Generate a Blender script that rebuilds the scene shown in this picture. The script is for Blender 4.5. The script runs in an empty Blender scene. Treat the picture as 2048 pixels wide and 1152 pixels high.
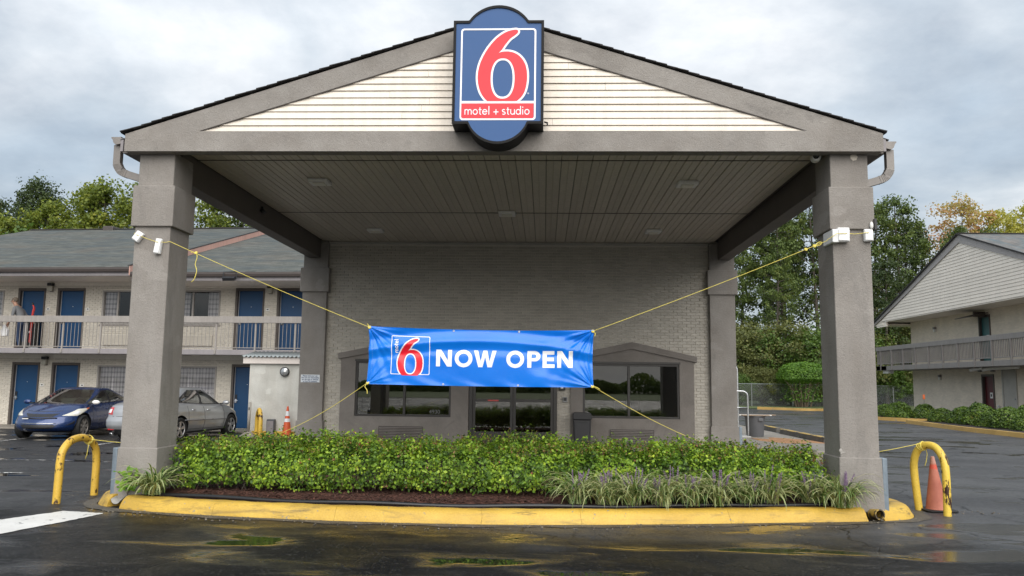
import bpy, bmesh, math, random
import numpy as np
from mathutils import Matrix, Vector
R = math.radians
rng = np.random.default_rng(7)
random.seed(7)
scene = bpy.context.scene
COL = scene.collection

# ------------------------------------------------------------------ camera, sky, sun, exposure
cam_d = bpy.data.cameras.new('camera'); cam = bpy.data.objects.new('camera', cam_d); COL.objects.link(cam)
cam_d.sensor_width = 36.0; cam_d.lens = 1594.246 / 2048 * 36.0; cam_d.clip_start = 0.05; cam_d.clip_end = 3000
cam.matrix_world = Matrix(((0.999119, -0.007379, 0.041305, 0.589), (0.040141, -0.118562, -0.992135, -10.7),
                           (0.012218, 0.992919, -0.118161, 1.787), (0, 0, 0, 1)))
scene.camera = cam
SUN_EL, SUN_AZ = 38.0, 168.0          # azimuth clockwise from +Y (behind the camera, to the right)
world = bpy.data.worlds.new('World'); scene.world = world; world.use_nodes = True
nt = world.node_tree; N = nt.nodes; L = nt.links
bg = N['Background']; bg.inputs['Strength'].default_value = 0.1
sky = N.new('ShaderNodeTexSky'); sky.sky_type = 'NISHITA'; sky.sun_disc = False
sky.sun_elevation = R(SUN_EL); sky.sun_rotation = R(SUN_AZ); sky.air_density = 1.2; sky.dust_density = 2.0
tc = N.new('ShaderNodeTexCoord'); sep = N.new('ShaderNodeSeparateXYZ'); L.new(tc.outputs['Generated'], sep.inputs[0])
def wmath(op, a, b=None, clamp=False):
    n = N.new('ShaderNodeMath'); n.operation = op; n.use_clamp = clamp
    for i, v in enumerate((a, b)):
        if v is None: continue
        if isinstance(v, (int, float)): n.inputs[i].default_value = v
        else: L.new(v, n.inputs[i])
    return n.outputs[0]
zz = wmath('ADD', wmath('ABSOLUTE', sep.outputs['Z']), 0.22)
cmb = N.new('ShaderNodeCombineXYZ'); L.new(wmath('DIVIDE', sep.outputs['X'], zz), cmb.inputs[0]); L.new(wmath('DIVIDE', sep.outputs['Y'], zz), cmb.inputs[1])
n1 = N.new('ShaderNodeTexNoise'); n1.inputs['Scale'].default_value = 1.15; n1.inputs['Detail'].default_value = 9; n1.inputs['Roughness'].default_value = 0.55
n1.inputs['Distortion'].default_value = 0.35
mp = N.new('ShaderNodeMapping'); mp.inputs['Location'].default_value = (5.9, 0.6, 0); L.new(cmb.outputs[0], mp.inputs[0]); L.new(mp.outputs[0], n1.inputs['Vector'])
n2 = N.new('ShaderNodeTexNoise'); n2.inputs['Scale'].default_value = 3.2; n2.inputs['Detail'].default_value = 8; n2.inputs['Roughness'].default_value = 0.6
L.new(mp.outputs[0], n2.inputs['Vector'])
ramp = N.new('ShaderNodeValToRGB'); L.new(n1.outputs[0], ramp.inputs[0])
e = ramp.color_ramp.elements
e[0].position = 0.36; e[0].color = (1.85, 2.16, 2.5, 1); e[1].position = 0.72; e[1].color = (3.7, 3.72, 3.75, 1)
m_ = ramp.color_ramp.elements.new(0.50); m_.color = (2.3, 2.53, 2.76, 1)
r2 = N.new('ShaderNodeValToRGB'); L.new(n2.outputs[0], r2.inputs[0])
r2.color_ramp.elements[0].position = 0.3; r2.color_ramp.elements[0].color = (0.80, 0.82, 0.85, 1)
r2.color_ramp.elements[1].position = 0.7; r2.color_ramp.elements[1].color = (1.2, 1.19, 1.17, 1)
mul = N.new('ShaderNodeMix'); mul.data_type = 'RGBA'; mul.blend_type = 'MULTIPLY'; mul.inputs[0].default_value = 1
L.new(ramp.outputs[0], mul.inputs[6]); L.new(r2.outputs[0], mul.inputs[7])
mx = N.new('ShaderNodeMix'); mx.data_type = 'RGBA'; mx.inputs[0].default_value = 0.92
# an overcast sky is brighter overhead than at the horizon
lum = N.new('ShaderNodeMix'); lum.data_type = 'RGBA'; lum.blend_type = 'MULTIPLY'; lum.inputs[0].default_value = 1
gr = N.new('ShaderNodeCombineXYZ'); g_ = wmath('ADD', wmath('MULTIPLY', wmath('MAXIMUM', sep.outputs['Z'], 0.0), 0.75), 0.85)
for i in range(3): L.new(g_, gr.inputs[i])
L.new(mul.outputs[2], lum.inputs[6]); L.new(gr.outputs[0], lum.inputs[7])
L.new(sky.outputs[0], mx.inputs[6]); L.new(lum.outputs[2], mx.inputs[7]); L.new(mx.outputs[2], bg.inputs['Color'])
sun_d = bpy.data.lights.new('sun', 'SUN'); sun_d.energy = 1.5; sun_d.angle = R(70); sun_d.color = (1.0, 0.95, 0.88)
sun = bpy.data.objects.new('sun', sun_d); COL.objects.link(sun)
sd = Vector((math.sin(R(SUN_AZ)) * math.cos(R(SUN_EL)), math.cos(R(SUN_AZ)) * math.cos(R(SUN_EL)), math.sin(R(SUN_EL))))
sun.rotation_euler = sd.to_track_quat('Z', 'Y').to_euler(); sun.location = (10, -20, 30)
vs = scene.view_settings; vs.view_transform = 'Standard'; vs.look = 'None'; vs.gamma = 1; vs.use_curve_mapping = False
vs.exposure = 1.32

# ------------------------------------------------------------------ helpers
class NT:
    """small node-tree writer"""
    def __init__(s, name):
        s.m = bpy.data.materials.new(name); s.m.use_nodes = True; s.t = s.m.node_tree; s.n = s.t.nodes; s.l = s.t.links
        s.b = s.n['Principled BSDF']; s.out = s.n['Material Output']
    def node(s, typ, **kw):
        n = s.n.new(typ)
        for k, v in kw.items(): setattr(n, k, v)
        return n
    def link(s, a, b): s.l.new(a, b)
    def math(s, op, a, b=None, c=None, clamp=False):
        n = s.n.new('ShaderNodeMath'); n.operation = op; n.use_clamp = clamp
        for i, v in enumerate((a, b, c)):
            if v is None: continue
            if isinstance(v, (int, float)): n.inputs[i].default_value = v
            else: s.l.new(v, n.inputs[i])
        return n.outputs[0]
    def noise(s, scale, detail=4, rough=0.55, vec=None, dist=0.0):
        n = s.n.new('ShaderNodeTexNoise'); n.inputs['Scale'].default_value = scale; n.inputs['Detail'].default_value = detail
        n.inputs['Roughness'].default_value = rough; n.inputs['Distortion'].default_value = dist
        s.l.new(vec if vec is not None else s.co(), n.inputs['Vector']); return n.outputs[0]
    def co(s, kind='Object'):
        if not hasattr(s, '_c'): s._c = s.n.new('ShaderNodeTexCoord')
        return s._c.outputs[kind]
    def scaled(s, sc, kind='Object', rot=(0, 0, 0)):
        n = s.n.new('ShaderNodeMapping'); n.inputs['Scale'].default_value = sc; n.inputs['Rotation'].default_value = rot
        s.l.new(s.co(kind), n.inputs[0]); return n.outputs[0]
    def ramp(s, fac, stops):
        n = s.n.new('ShaderNodeValToRGB'); s.l.new(fac, n.inputs[0]); e = n.color_ramp.elements
        while len(e) < len(stops): e.new(0.5)
        for i, (p, c) in enumerate(stops):
            e[i].position = p; e[i].color = (*c, 1) if len(c) == 3 else c
        return n.outputs[0]
    def mix(s, fac, a, b, typ='MIX'):
        n = s.n.new('ShaderNodeMix'); n.data_type = 'RGBA'; n.blend_type = typ
        for i, v in ((0, fac), (6, a), (7, b)):
            if isinstance(v, (int, float)): n.inputs[i].default_value = v
            elif isinstance(v, tuple): n.inputs[i].default_value = (*v, 1)
            else: s.l.new(v, n.inputs[i])
        return n.outputs[2]
    def rnd(s):
        g = s.n.new('ShaderNodeNewGeometry'); o = s.n.new('ShaderNodeObjectInfo')
        return s.math('FRACT', s.math('ADD', g.outputs['Random Per Island'], o.outputs['Random']))
    def bump(s, h, strength=0.3, dist=0.01, prev=None):
        n = s.n.new('ShaderNodeBump'); n.inputs['Strength'].default_value = strength; n.inputs['Distance'].default_value = dist
        s.l.new(h, n.inputs['Height'])
        if prev is not None: s.l.new(prev, n.inputs['Normal'])
        s.l.new(n.outputs[0], s.b.inputs['Normal']); return n.outputs[0]
    def set(s, **kw):
        for k, v in kw.items():
            k = {'col': 'Base Color', 'rough': 'Roughness', 'metal': 'Metallic', 'spec': 'Specular IOR Level', 'coat': 'Coat Weight', 'coat_r': 'Coat Roughness', 'trans': 'Transmission Weight'}.get(k, k)
            i = s.b.inputs[k]
            if isinstance(v, tuple): i.default_value = (*v, 1)
            elif isinstance(v, (int, float)): i.default_value = v
            else: s.l.new(v, i)
        return s

def dk(c, f): return tuple(x * f for x in c)
def M(name, col, rough=0.6, var=0.12, vs_=2.0, bump=0.0, bs=60.0, metal=0.0, spec=0.5, piece=0.0, streak=0.0, coat=0.0, fine=0.06, fs=35.0):
    """general painted / bare surface: broad and fine colour wear, relief, piece-to-piece variation"""
    s = NT(name)
    c = s.mix(1.0, s.ramp(s.noise(vs_, 6), [(0.25, dk(col, 1 - var)), (0.75, dk(col, 1 + var))]), s.ramp(s.noise(fs, 3), [(0.3, (1 - fine,) * 3), (0.7, (1 + fine,) * 3)]), 'MULTIPLY')
    if streak:
        c = s.mix(1.0, c, s.ramp(s.noise(1.0, 5, vec=s.scaled((9, 9, 0.8))), [(0.35, (1 - streak,) * 3), (0.62, (1.0,) * 3)]), 'MULTIPLY')
    if piece:
        c = s.mix(1.0, c, s.ramp(s.rnd(), [(0, (1 - piece,) * 3), (1, (1 + piece,) * 3)]), 'MULTIPLY')
    s.set(col=c, rough=s.math('ADD', s.math('MULTIPLY', s.noise(vs_ * 4, 3), 0.16), rough - 0.08), metal=metal, spec=spec)
    if coat: s.set(coat=coat, coat_r=0.04)
    if bump: s.bump(s.noise(bs, 4), bump, 0.012)
    return s.m

class MB:
    """collects shapes into one mesh"""
    def __init__(s): s.v = []; s.f = []; s.mi = []; s.cur = 0
    def add(s, v, f):
        o = len(s.v); s.v += [tuple(p) for p in v]; s.f += [tuple(i + o for i in q) for q in f]; s.mi += [s.cur] * len(f); return s
    def box(s, x0, x1, y0, y1, z0, z1, rot=None, piv=None):
        v = [(x0, y0, z0), (x1, y0, z0), (x1, y1, z0), (x0, y1, z0), (x0, y0, z1), (x1, y0, z1), (x1, y1, z1), (x0, y1, z1)]
        if rot is not None:
            p = Vector(piv if piv is not None else ((x0 + x1) / 2, (y0 + y1) / 2, (z0 + z1) / 2)); v = [p + rot @ (Vector(q) - p) for q in v]
        return s.add(v, [(0, 3, 2, 1), (4, 5, 6, 7), (0, 1, 5, 4), (1, 2, 6, 5), (2, 3, 7, 6), (3, 0, 4, 7)])
    def tube(s, path, r, n=10, cap=True, flat=None):
        P = [Vector(p) for p in path]; rr = r if hasattr(r, '__len__') else [r] * len(P)
        T = [(P[min(i + 1, len(P) - 1)] - P[max(i - 1, 0)]).normalized() for i in range(len(P))]
        u = T[0].orthogonal().normalized() if flat is None else Vector(flat); rings = []; v = []
        for i, p in enumerate(P):
            u = (u - T[i] * u.dot(T[i])).normalized(); w = T[i].cross(u)
            for k in range(n):
                a = 2 * math.pi * k / n; v.append(p + (u * math.cos(a) + w * math.sin(a)) * rr[i])
        f = [(i * n + k, i * n + (k + 1) % n, (i + 1) * n + (k + 1) % n, (i + 1) * n + k) for i in range(len(P) - 1) for k in range(n)]
        if cap: f += [tuple(range(n))[::-1], tuple((len(P) - 1) * n + k for k in range(n))]
        return s.add(v, f)
    def rect_tube(s, path, a, b, side):
        """rectangular section a (along side) by b"""
        P = [Vector(p) for p in path]; side = Vector(side).normalized(); v = []
        T = [(P[min(i + 1, len(P) - 1)] - P[max(i - 1, 0)]).normalized() for i in range(len(P))]
        for p, t in zip(P, T):
            w = t.cross(side).normalized()
            for sx, sy in ((-1, -1), (1, -1), (1, 1), (-1, 1)): v.append(p + side * sx * a / 2 + w * sy * b / 2)
        f = [(i * 4 + k, i * 4 + (k + 1) % 4, (i + 1) * 4 + (k + 1) % 4, (i + 1) * 4 + k) for i in range(len(P) - 1) for k in range(4)]
        f += [(3, 2, 1, 0), tuple((len(P) - 1) * 4 + k for k in range(4))]
        return s.add(v, f)
    def lathe(s, prof, n=24, axis='z', c=(0, 0, 0)):
        v = []
        for r, h in prof:
            for k in range(n):
                a = 2 * math.pi * k / n; x, y = r * math.cos(a), r * math.sin(a)
                p = (x, y, h) if axis == 'z' else (x, h, y) if axis == 'y' else (h, x, y)
                v.append((p[0] + c[0], p[1] + c[1], p[2] + c[2]))
        f = [(i * n + k, i * n + (k + 1) % n, (i + 1) * n + (k + 1) % n, (i + 1) * n + k) for i in range(len(prof) - 1) for k in range(n)]
        return s.add(v, f)
    def prism(s, poly, y0, y1, plane='xz'):
        """polygon (convex or simple) extruded; plane xz along y, yz along x, xy along z"""
        n = len(poly)
        def q(a, b, h): return (a, h, b) if plane == 'xz' else (h, a, b) if plane == 'yz' else (a, b, h)
        v = [q(a, b, y0) for a, b in poly] + [q(a, b, y1) for a, b in poly]
        return s.add(v, [tuple(range(n)), tuple(range(2 * n - 1, n - 1, -1))] + [(i, i + n, (i + 1) % n + n, (i + 1) % n) for i in range(n)])
    def sphere(s, c, r, n=10, sq=(1, 1, 1)):
        prof = [(max(1e-4, math.sin(math.pi * i / n)), -math.cos(math.pi * i / n)) for i in range(n + 1)]; v = []
        m = n * 2
        for a, h in prof:
            for k in range(m):
                t = 2 * math.pi * k / m; v.append((c[0] + r * sq[0] * a * math.cos(t), c[1] + r * sq[1] * a * math.sin(t), c[2] + r * sq[2] * h))
        return s.add(v, [(i * m + k, i * m + (k + 1) % m, (i + 1) * m + (k + 1) % m, (i + 1) * m + k) for i in range(n) for k in range(m)])
    def mesh(s, name, mats=(), smooth=False, fixn=False):
        me = bpy.data.meshes.new(name); me.from_pydata(s.v, [], s.f)
        for m in (mats if isinstance(mats, (list, tuple)) else [mats]): me.materials.append(m)
        if any(s.mi): me.polygons.foreach_set('material_index', s.mi)
        if fixn:
            bm = bmesh.new(); bm.from_mesh(me); bmesh.ops.recalc_face_normals(bm, faces=bm.faces); bm.to_mesh(me); bm.free()
        if smooth: me.polygons.foreach_set('use_smooth', [True] * len(me.polygons))
        me.update(); return me
    def build(s, name, mats, parent=None, smooth=False, bevel=0, fixn=True, label=None, seg=2):
        o = link(name, s.mesh(name, mats, smooth, fixn), parent, label)
        if bevel: bev(o, bevel, seg)
        return o

def link(name, me, parent=None, label=None, loc=None, rotz=None):
    o = bpy.data.objects.new(name, me); COL.objects.link(o)
    if parent is not None: o.parent = parent
    if label: o['label'] = label
    if loc is not None: o.location = loc
    if rotz is not None: o.rotation_euler = (0, 0, rotz)
    return o
def bev(o, w, seg=2):
    b = o.modifiers.new('bevel', 'BEVEL'); b.width = w; b.segments = seg; b.limit_method = 'ANGLE'; b.angle_limit = R(35)
    return o
def auto_smooth(o, ang=35):
    me = o.data; me.polygons.foreach_set('use_smooth', [True] * len(me.polygons))
    bm = bmesh.new(); bm.from_mesh(me)
    for ed in bm.edges:
        ed.smooth = not (len(ed.link_faces) == 2 and ed.calc_face_angle(0) > R(ang))
    bm.to_mesh(me); bm.free(); return o
def thing(name, label, cat, loc=(0, 0, 0), rotz=0, group=None):
    o = bpy.data.objects.new(name, None); COL.objects.link(o); o.location = loc; o.rotation_euler = (0, 0, rotz); o.empty_display_size = 0.2
    return tag(o, label, cat, group)
def tag(o, label, cat, group=None):
    o['label'] = label; o['category'] = cat
    if group: o['group'] = group
    return o
def struct(o, kind='structure', label=None, cat=None):
    o['kind'] = kind
    if label: o['label'] = label
    if cat: o['category'] = cat
    return o
def dup(root, loc, rotz=0, label=None, group=None, scale=None):
    def cp(o, par):
        c = o.copy(); COL.objects.link(c)
        if par is not None: c.parent = par
        for ch in o.children: cp(ch, c)
        return c
    r = cp(root, None); r.location = loc; r.rotation_euler = (0, 0, rotz)
    if label: r['label'] = label
    if group: r['group'] = group
    if scale is not None: r.scale = scale
    return r
def np_mesh(name, v, f, mats=(), mi=None, smooth=False):
    v = np.asarray(v, np.float32); f = np.asarray(f, np.int32); k = f.shape[1]
    me = bpy.data.meshes.new(name); me.vertices.add(len(v)); me.vertices.foreach_set('co', v.ravel())
    me.loops.add(f.size); me.loops.foreach_set('vertex_index', f.ravel())
    me.polygons.add(len(f)); me.polygons.foreach_set('loop_start', np.arange(0, f.size, k, dtype=np.int32)); me.polygons.foreach_set('loop_total', np.full(len(f), k, np.int32))
    for m in (mats if isinstance(mats, (list, tuple)) else [mats]): me.materials.append(m)
    if mi is not None: me.polygons.foreach_set('material_index', np.asarray(mi, np.int32))
    if smooth: me.polygons.foreach_set('use_smooth', np.ones(len(f), bool))
    me.update(calc_edges=True); me.validate(); return me
def smooth_pts(P, n=8, closed=True):
    P = [np.array(p, float) for p in P]; m = len(P); out = []
    for i in range(m if closed else m - 1):
        g = (lambda k: P[k % m]) if closed else (lambda k: P[min(max(k, 0), m - 1)])
        p0, p1, p2, p3 = g(i - 1), g(i), g(i + 1), g(i + 2)
        for j in range(n):
            t = j / n; out.append(0.5 * (2 * p1 + (p2 - p0) * t + (2 * p0 - 5 * p1 + 4 * p2 - p3) * t * t + (3 * p1 - p0 - 3 * p2 + p3) * t ** 3))
    if not closed: out.append(P[-1])
    return np.array(out)
def inside(px, py, poly):
    """even-odd test of arrays of points"""
    poly = np.asarray(poly, float); r = np.zeros(px.shape, bool); j = len(poly) - 1
    for i in range(len(poly)):
        xi, yi = poly[i]; xj, yj = poly[j]
        if yi != yj: r ^= ((yi > py) != (yj > py)) & (px < (xj - xi) * (py - yi) / (yj - yi) + xi)
        j = i
    return r
def flat_shape(name, contours, depth, mats, parent, loc=(0, 0, 0), rot=(R(90), 0, 0), label=None):
    """filled plate from 2D contours (holes by even-odd), thickness depth, facing -Y by default"""
    cu = bpy.data.curves.new(name, 'CURVE'); cu.dimensions = '2D'; cu.fill_mode = 'BOTH'; cu.extrude = depth / 2
    for c in contours:
        sp = cu.splines.new('POLY'); sp.points.add(len(c) - 1); sp.use_cyclic_u = True
        for p, q in zip(sp.points, c): p.co = (q[0], q[1], 0, 1)
    o = bpy.data.objects.new(name, cu); COL.objects.link(o); dg = bpy.context.evaluated_depsgraph_get()
    me = bpy.data.meshes.new_from_object(o.evaluated_get(dg)); bpy.data.objects.remove(o); bpy.data.curves.remove(cu)
    me.name = name; me.materials.clear(); me.materials.append(mats)
    r = link(name, me, parent, label); r.location = loc; r.rotation_euler = rot; return r
def text_mesh(name, body, size, mats, parent, loc, rot=(R(90), 0, 0), bold=0.0, align='CENTER', spacing=1.0, sx=1.0):
    cu = bpy.data.curves.new(name, 'FONT'); cu.body = body; cu.size = size; cu.align_x = align; cu.extrude = 0.0008; cu.offset = bold; cu.space_line = spacing
    o = bpy.data.objects.new(name, cu); COL.objects.link(o); dg = bpy.context.evaluated_depsgraph_get()
    me = bpy.data.meshes.new_from_object(o.evaluated_get(dg)); bpy.data.objects.remove(o); bpy.data.curves.remove(cu)
    me.materials.clear(); me.materials.append(mats); me.name = name
    r = link(name, me, parent); r.location = loc; r.rotation_euler = rot; r.scale = (sx, 1, 1); return r
def S01(t): t = min(max(t, 0.0), 1.0); return t * t * (3 - 2 * t)
def gz(x, y):
    """height of the lot"""
    return 0.1 + 0.26 * S01((y - 1.5) / 14) * S01((x + 3.5) / 6)

# ------------------------------------------------------------------ materials
STUCCO = (0.30, 0.28, 0.26)
def stucco(name, col, rel=0.65):
    s = NT(name)
    c = s.mix(1.0, s.ramp(s.noise(1.3, 7, 0.6), [(0.28, dk(col, 0.86)), (0.72, dk(col, 1.1))]), s.ramp(s.noise(0.55, 4, 0.6, dist=1.0), [(0.38, (0.91, 0.90, 0.89)), (0.6, (1.04,) * 3)]), 'MULTIPLY')
    c = s.mix(1.0, c, s.ramp(s.noise(1.0, 6, vec=s.scaled((4, 4, 0.7))), [(0.34, (0.93, 0.92, 0.91)), (0.6, (1, 1, 1))]), 'MULTIPLY')
    g = s.noise(38, 5, 0.7, dist=1.2); st = s.ramp(s.noise(1.1, 7, 0.65, vec=s.scaled((1.6, 1.6, 0.55)), dist=0.8), [(0.58, (0, 0, 0)), (0.66, (0.55,) * 3)]); c = s.mix(st, c, dk(col, 0.72)); pt = s.ramp(s.noise(0.9, 5, 0.5, vec=s.scaled((1, 1, 1.6))), [(0.62, (0, 0, 0)), (0.635, (0.5,) * 3)]); c = s.mix(pt, c, dk(col, 1.13)); c = s.mix(1.0, c, s.ramp(g, [(0.34, (0.92,) * 3), (0.62, (1.045,) * 3)]), 'MULTIPLY')
    s.set(col=c, rough=0.86, spec=0.25)
    h = s.math('ADD', g, s.math('MULTIPLY', s.noise(9, 3), 0.5)); s.bump(h, rel, 0.02); return s.m
m_stucco = stucco('taupe_stucco', STUCCO)
m_stucco2 = stucco('grey_stucco_trim', (0.235, 0.215, 0.198), 0.5)
m_shedwall = stucco('pale_shed_stucco', (0.58, 0.58, 0.545), 0.5)
m_siding = M('cream_vinyl', (0.82, 0.745, 0.65), 0.5, 0.05, 1.2, 0.05, 30, piece=0.03, streak=0.1)
m_siding2 = M('pale_vinyl', (0.87, 0.79, 0.69), 0.5, 0.06, 1.2, 0.05, 30, piece=0.03, streak=0.06)
m_soffit = M('beige_soffit_metal', (0.66, 0.60, 0.51), 0.45, 0.07, 1.0, 0.03, 20, piece=0.06, streak=0.1)
m_beam = M('dark_taupe_trim', (0.12, 0.105, 0.095), 0.6, 0.1, 2)
m_gutter = M('taupe_gutter', (0.23, 0.21, 0.195), 0.42, 0.08, 3, spec=0.5, streak=0.12)
m_gutter_dk = M('dark_gutter', (0.075, 0.062, 0.058), 0.4, 0.1, 3)
m_fascia = M('grey_fascia', (0.27, 0.25, 0.26), 0.55, 0.08, 2, streak=0.1)
m_pink = M('pinkish_rake', (0.56, 0.33, 0.27), 0.6, 0.08, 1.5, streak=0.12)
m_shingle_edge = M('dark_shingle', (0.035, 0.032, 0.032), 0.85, 0.2, 6, 0.5, 90)
m_brick = M('painted_brick', (0.45, 0.42, 0.37), 0.72, 0.05, 3, 0.25, 110, piece=0.10)
m_mortar = M('pale_mortar', (0.66, 0.62, 0.55), 0.9, 0.08, 5, 0.5, 120)
m_brick2 = M('cream_brick', (0.60, 0.56, 0.49), 0.72, 0.05, 2, 0.2, 110, piece=0.08, streak=0.04)
m_mortar2 = M('cream_mortar', (0.78, 0.735, 0.66), 0.9, 0.06, 5, 0.4, 120)
def brick_tex(name, col, col2):
    s = NT(name); b = s.node('ShaderNodeTexBrick'); b.inputs['Scale'].default_value = 1.0
    b.inputs['Brick Width'].default_value = 0.203; b.inputs['Row Height'].default_value = 0.0677; b.inputs['Mortar Size'].default_value = 0.006
    b.inputs['Color1'].default_value = (*col, 1); b.inputs['Color2'].default_value = (*dk(col, 0.88), 1); b.inputs['Mortar'].default_value = (*col2, 1)
    s.link(s.scaled((1, 1, 1), rot=(R(-90), 0, 0)), b.inputs['Vector'])
    c = s.mix(1.0, b.outputs[0], s.ramp(s.noise(1.2, 6), [(0.3, (0.88,) * 3), (0.7, (1.06,) * 3)]), 'MULTIPLY')
    s.set(col=c, rough=0.8); s.bump(b.outputs['Fac'], -0.5, 0.006); return s.m
def glass(name, tint=(0.55, 0.6, 0.58), refl=0.12, rough=0.012, pass_=0.8):
    s = NT(name); s.n.remove(s.b); g = s.node('ShaderNodeBsdfGlossy'); g.inputs['Roughness'].default_value = rough; g.inputs['Color'].default_value = (1, 1, 1, 1)
    t = s.node('ShaderNodeBsdfTransparent'); t.inputs['Color'].default_value = (*dk(tint, pass_), 1)
    lw = s.node('ShaderNodeLayerWeight'); lw.inputs['Blend'].default_value = 0.25
    f = s.math('ADD', s.math('MULTIPLY', lw.outputs['Fresnel'], 0.9), refl, clamp=True)
    m = s.node('ShaderNodeMixShader'); s.link(f, m.inputs[0]); s.link(t.outputs[0], m.inputs[1]); s.link(g.outputs[0], m.inputs[2]); s.link(m.outputs[0], s.out.inputs[0])
    return s.m
m_glass = glass('tinted_window_glass', (0.62, 0.62, 0.57), 0.11)
m_room_glass = glass('room_window_glass', (0.95, 0.95, 0.95), 0.015, 0.012, 0.95)
m_carglass = glass('car_glass', (0.85, 0.93, 0.88), 0.24)
m_frame = M('bronze_frame', (0.028, 0.025, 0.023), 0.4, 0.1, 5)
m_doorframe = M('brown_door_frame', (0.085, 0.07, 0.06), 0.5, 0.12, 4)
m_bluedoor = M('blue_door_paint', (0.0015, 0.048, 0.14), 0.42, 0.1, 1.5, fine=0.03)
m_reddoor = M('dark_red_door', (0.10, 0.012, 0.016), 0.5, 0.25, 4)
m_tealdoor = M('teal_door', (0.03, 0.12, 0.12), 0.5, 0.15, 3)
m_whitedoor = M('offwhite_door', (0.42, 0.40, 0.36), 0.5, 0.1, 3)
m_white = M('white_paint', (0.78, 0.77, 0.74), 0.5, 0.06, 4)
m_black = M('black_plastic', (0.014, 0.014, 0.016), 0.45, 0.15, 5)
m_steel = M('brushed_steel', (0.55, 0.56, 0.57), 0.3, 0.1, 6, metal=0.9)
m_galv = M('galvanised_plate', (0.23, 0.28, 0.33), 0.42, 0.2, 3, metal=0.35, streak=0.3)
m_rail = M('railing_paint', (0.31, 0.285, 0.265), 0.5, 0.1, 2, streak=0.15)
m_rail_dk = M('railing_paint_dark', (0.25, 0.23, 0.218), 0.5, 0.1, 2, streak=0.15)
m_concrete = M('concrete', (0.25, 0.225, 0.19), 0.6, 0.18, 1.2, 0.4, 70, streak=0.1)
m_soil = M('dark_soil', (0.03, 0.022, 0.017), 0.95, 0.3, 4, 1.0, 50)
m_rubber = M('rubber', (0.012, 0.012, 0.012), 0.7, 0.2, 8)
def worn_yellow(name, col, worn, thr=0.66, sc=6.0, rough=0.45, streaky=(1, 1, 1)):
    s = NT(name); v = s.scaled(streaky)
    c = s.mix(1.0, s.ramp(s.noise(2.2, 6), [(0.28, dk(col, 0.8)), (0.7, dk(col, 1.08))]), s.ramp(s.noise(60, 3), [(0.3, (0.88,) * 3), (0.7, (1.06,) * 3)]), 'MULTIPLY')
    w = s.ramp(s.noise(sc, 8, 0.68, vec=v), [(thr, (0, 0, 0)), (thr + 0.03, (1, 1, 1))])
    s.set(col=s.mix(w, c, worn), rough=s.math('ADD', s.math('MULTIPLY', s.noise(9, 4), 0.3), rough - 0.15), spec=0.45)
    s.bump(s.math('SUBTRACT', s.noise(45, 5), s.math('MULTIPLY', w, 0.3)), 0.35, 0.008); return s.m
m_kerb0 = worn_yellow('yellow_kerb_paint', (0.56, 0.355, 0.058), (0.27, 0.18, 0.055), 0.60, 3, 0.45, (0.35, 0.35, 2.2))
def kerb_paint():
    s = NT('yellow_kerb_paint'); c = s.mix(1.0, s.ramp(s.noise(1.6, 6), [(0.28, (0.50, 0.31, 0.045)), (0.7, (0.64, 0.42, 0.07))]), s.ramp(s.noise(55, 4, 0.7), [(0.3, (0.84,) * 3), (0.7, (1.08,) * 3)]), 'MULTIPLY')
    scuff = s.ramp(s.noise(1.3, 8, 0.7, vec=s.scaled((0.8, 3.5, 7.0)), dist=0.6), [(0.52, (0, 0, 0)), (0.68, (0.8,) * 3)]); c = s.mix(scuff, c, (0.21, 0.14, 0.045))
    tyre = s.ramp(s.noise(0.8, 7, 0.7, vec=s.scaled((1.2, 5.0, 9.0))), [(0.60, (0, 0, 0)), (0.67, (0.75,) * 3)]); c = s.mix(tyre, c, (0.05, 0.045, 0.035))
    chip = s.ramp(s.noise(13, 7, 0.7), [(0.635, (0, 0, 0)), (0.66, (1, 1, 1))]); c = s.mix(chip, c, (0.30, 0.27, 0.22))
    s.set(col=c, rough=s.math('ADD', s.math('MULTIPLY', s.noise(9, 4), 0.3), 0.32), spec=0.45); s.bump(s.math('SUBTRACT', s.noise(40, 5, 0.65), s.math('MULTIPLY', chip, 0.6)), 0.5, 0.01); return s.m
m_kerb = kerb_paint()
m_kerb2 = worn_yellow('old_yellow_kerb_paint', (0.56, 0.36, 0.11), (0.3, 0.26, 0.2), 0.60, 2.5, 0.7)
m_hoop = worn_yellow('yellow_pipe_paint', (0.72, 0.46, 0.065), (0.05, 0.025, 0.015), 0.56, 9, 0.42, (1, 1, 0.6))
m_hoop2 = worn_yellow('rusty_yellow_pipe_paint', (0.78, 0.55, 0.08), (0.035, 0.012, 0.008), 0.585, 5, 0.4, (1, 1, 0.5))
m_rope = M('yellow_rope', (0.88, 0.74, 0.16), 0.6, 0.1, 20, 0.6, 400)
m_foam = M('white_foam', (0.82, 0.82, 0.82), 0.7, 0.04, 8, 0.3, 40)
m_mulch = M('brown_mulch', (0.085, 0.034, 0.023), 0.95, 0.4, 8, 1.0, 60, piece=0.6)
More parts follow.
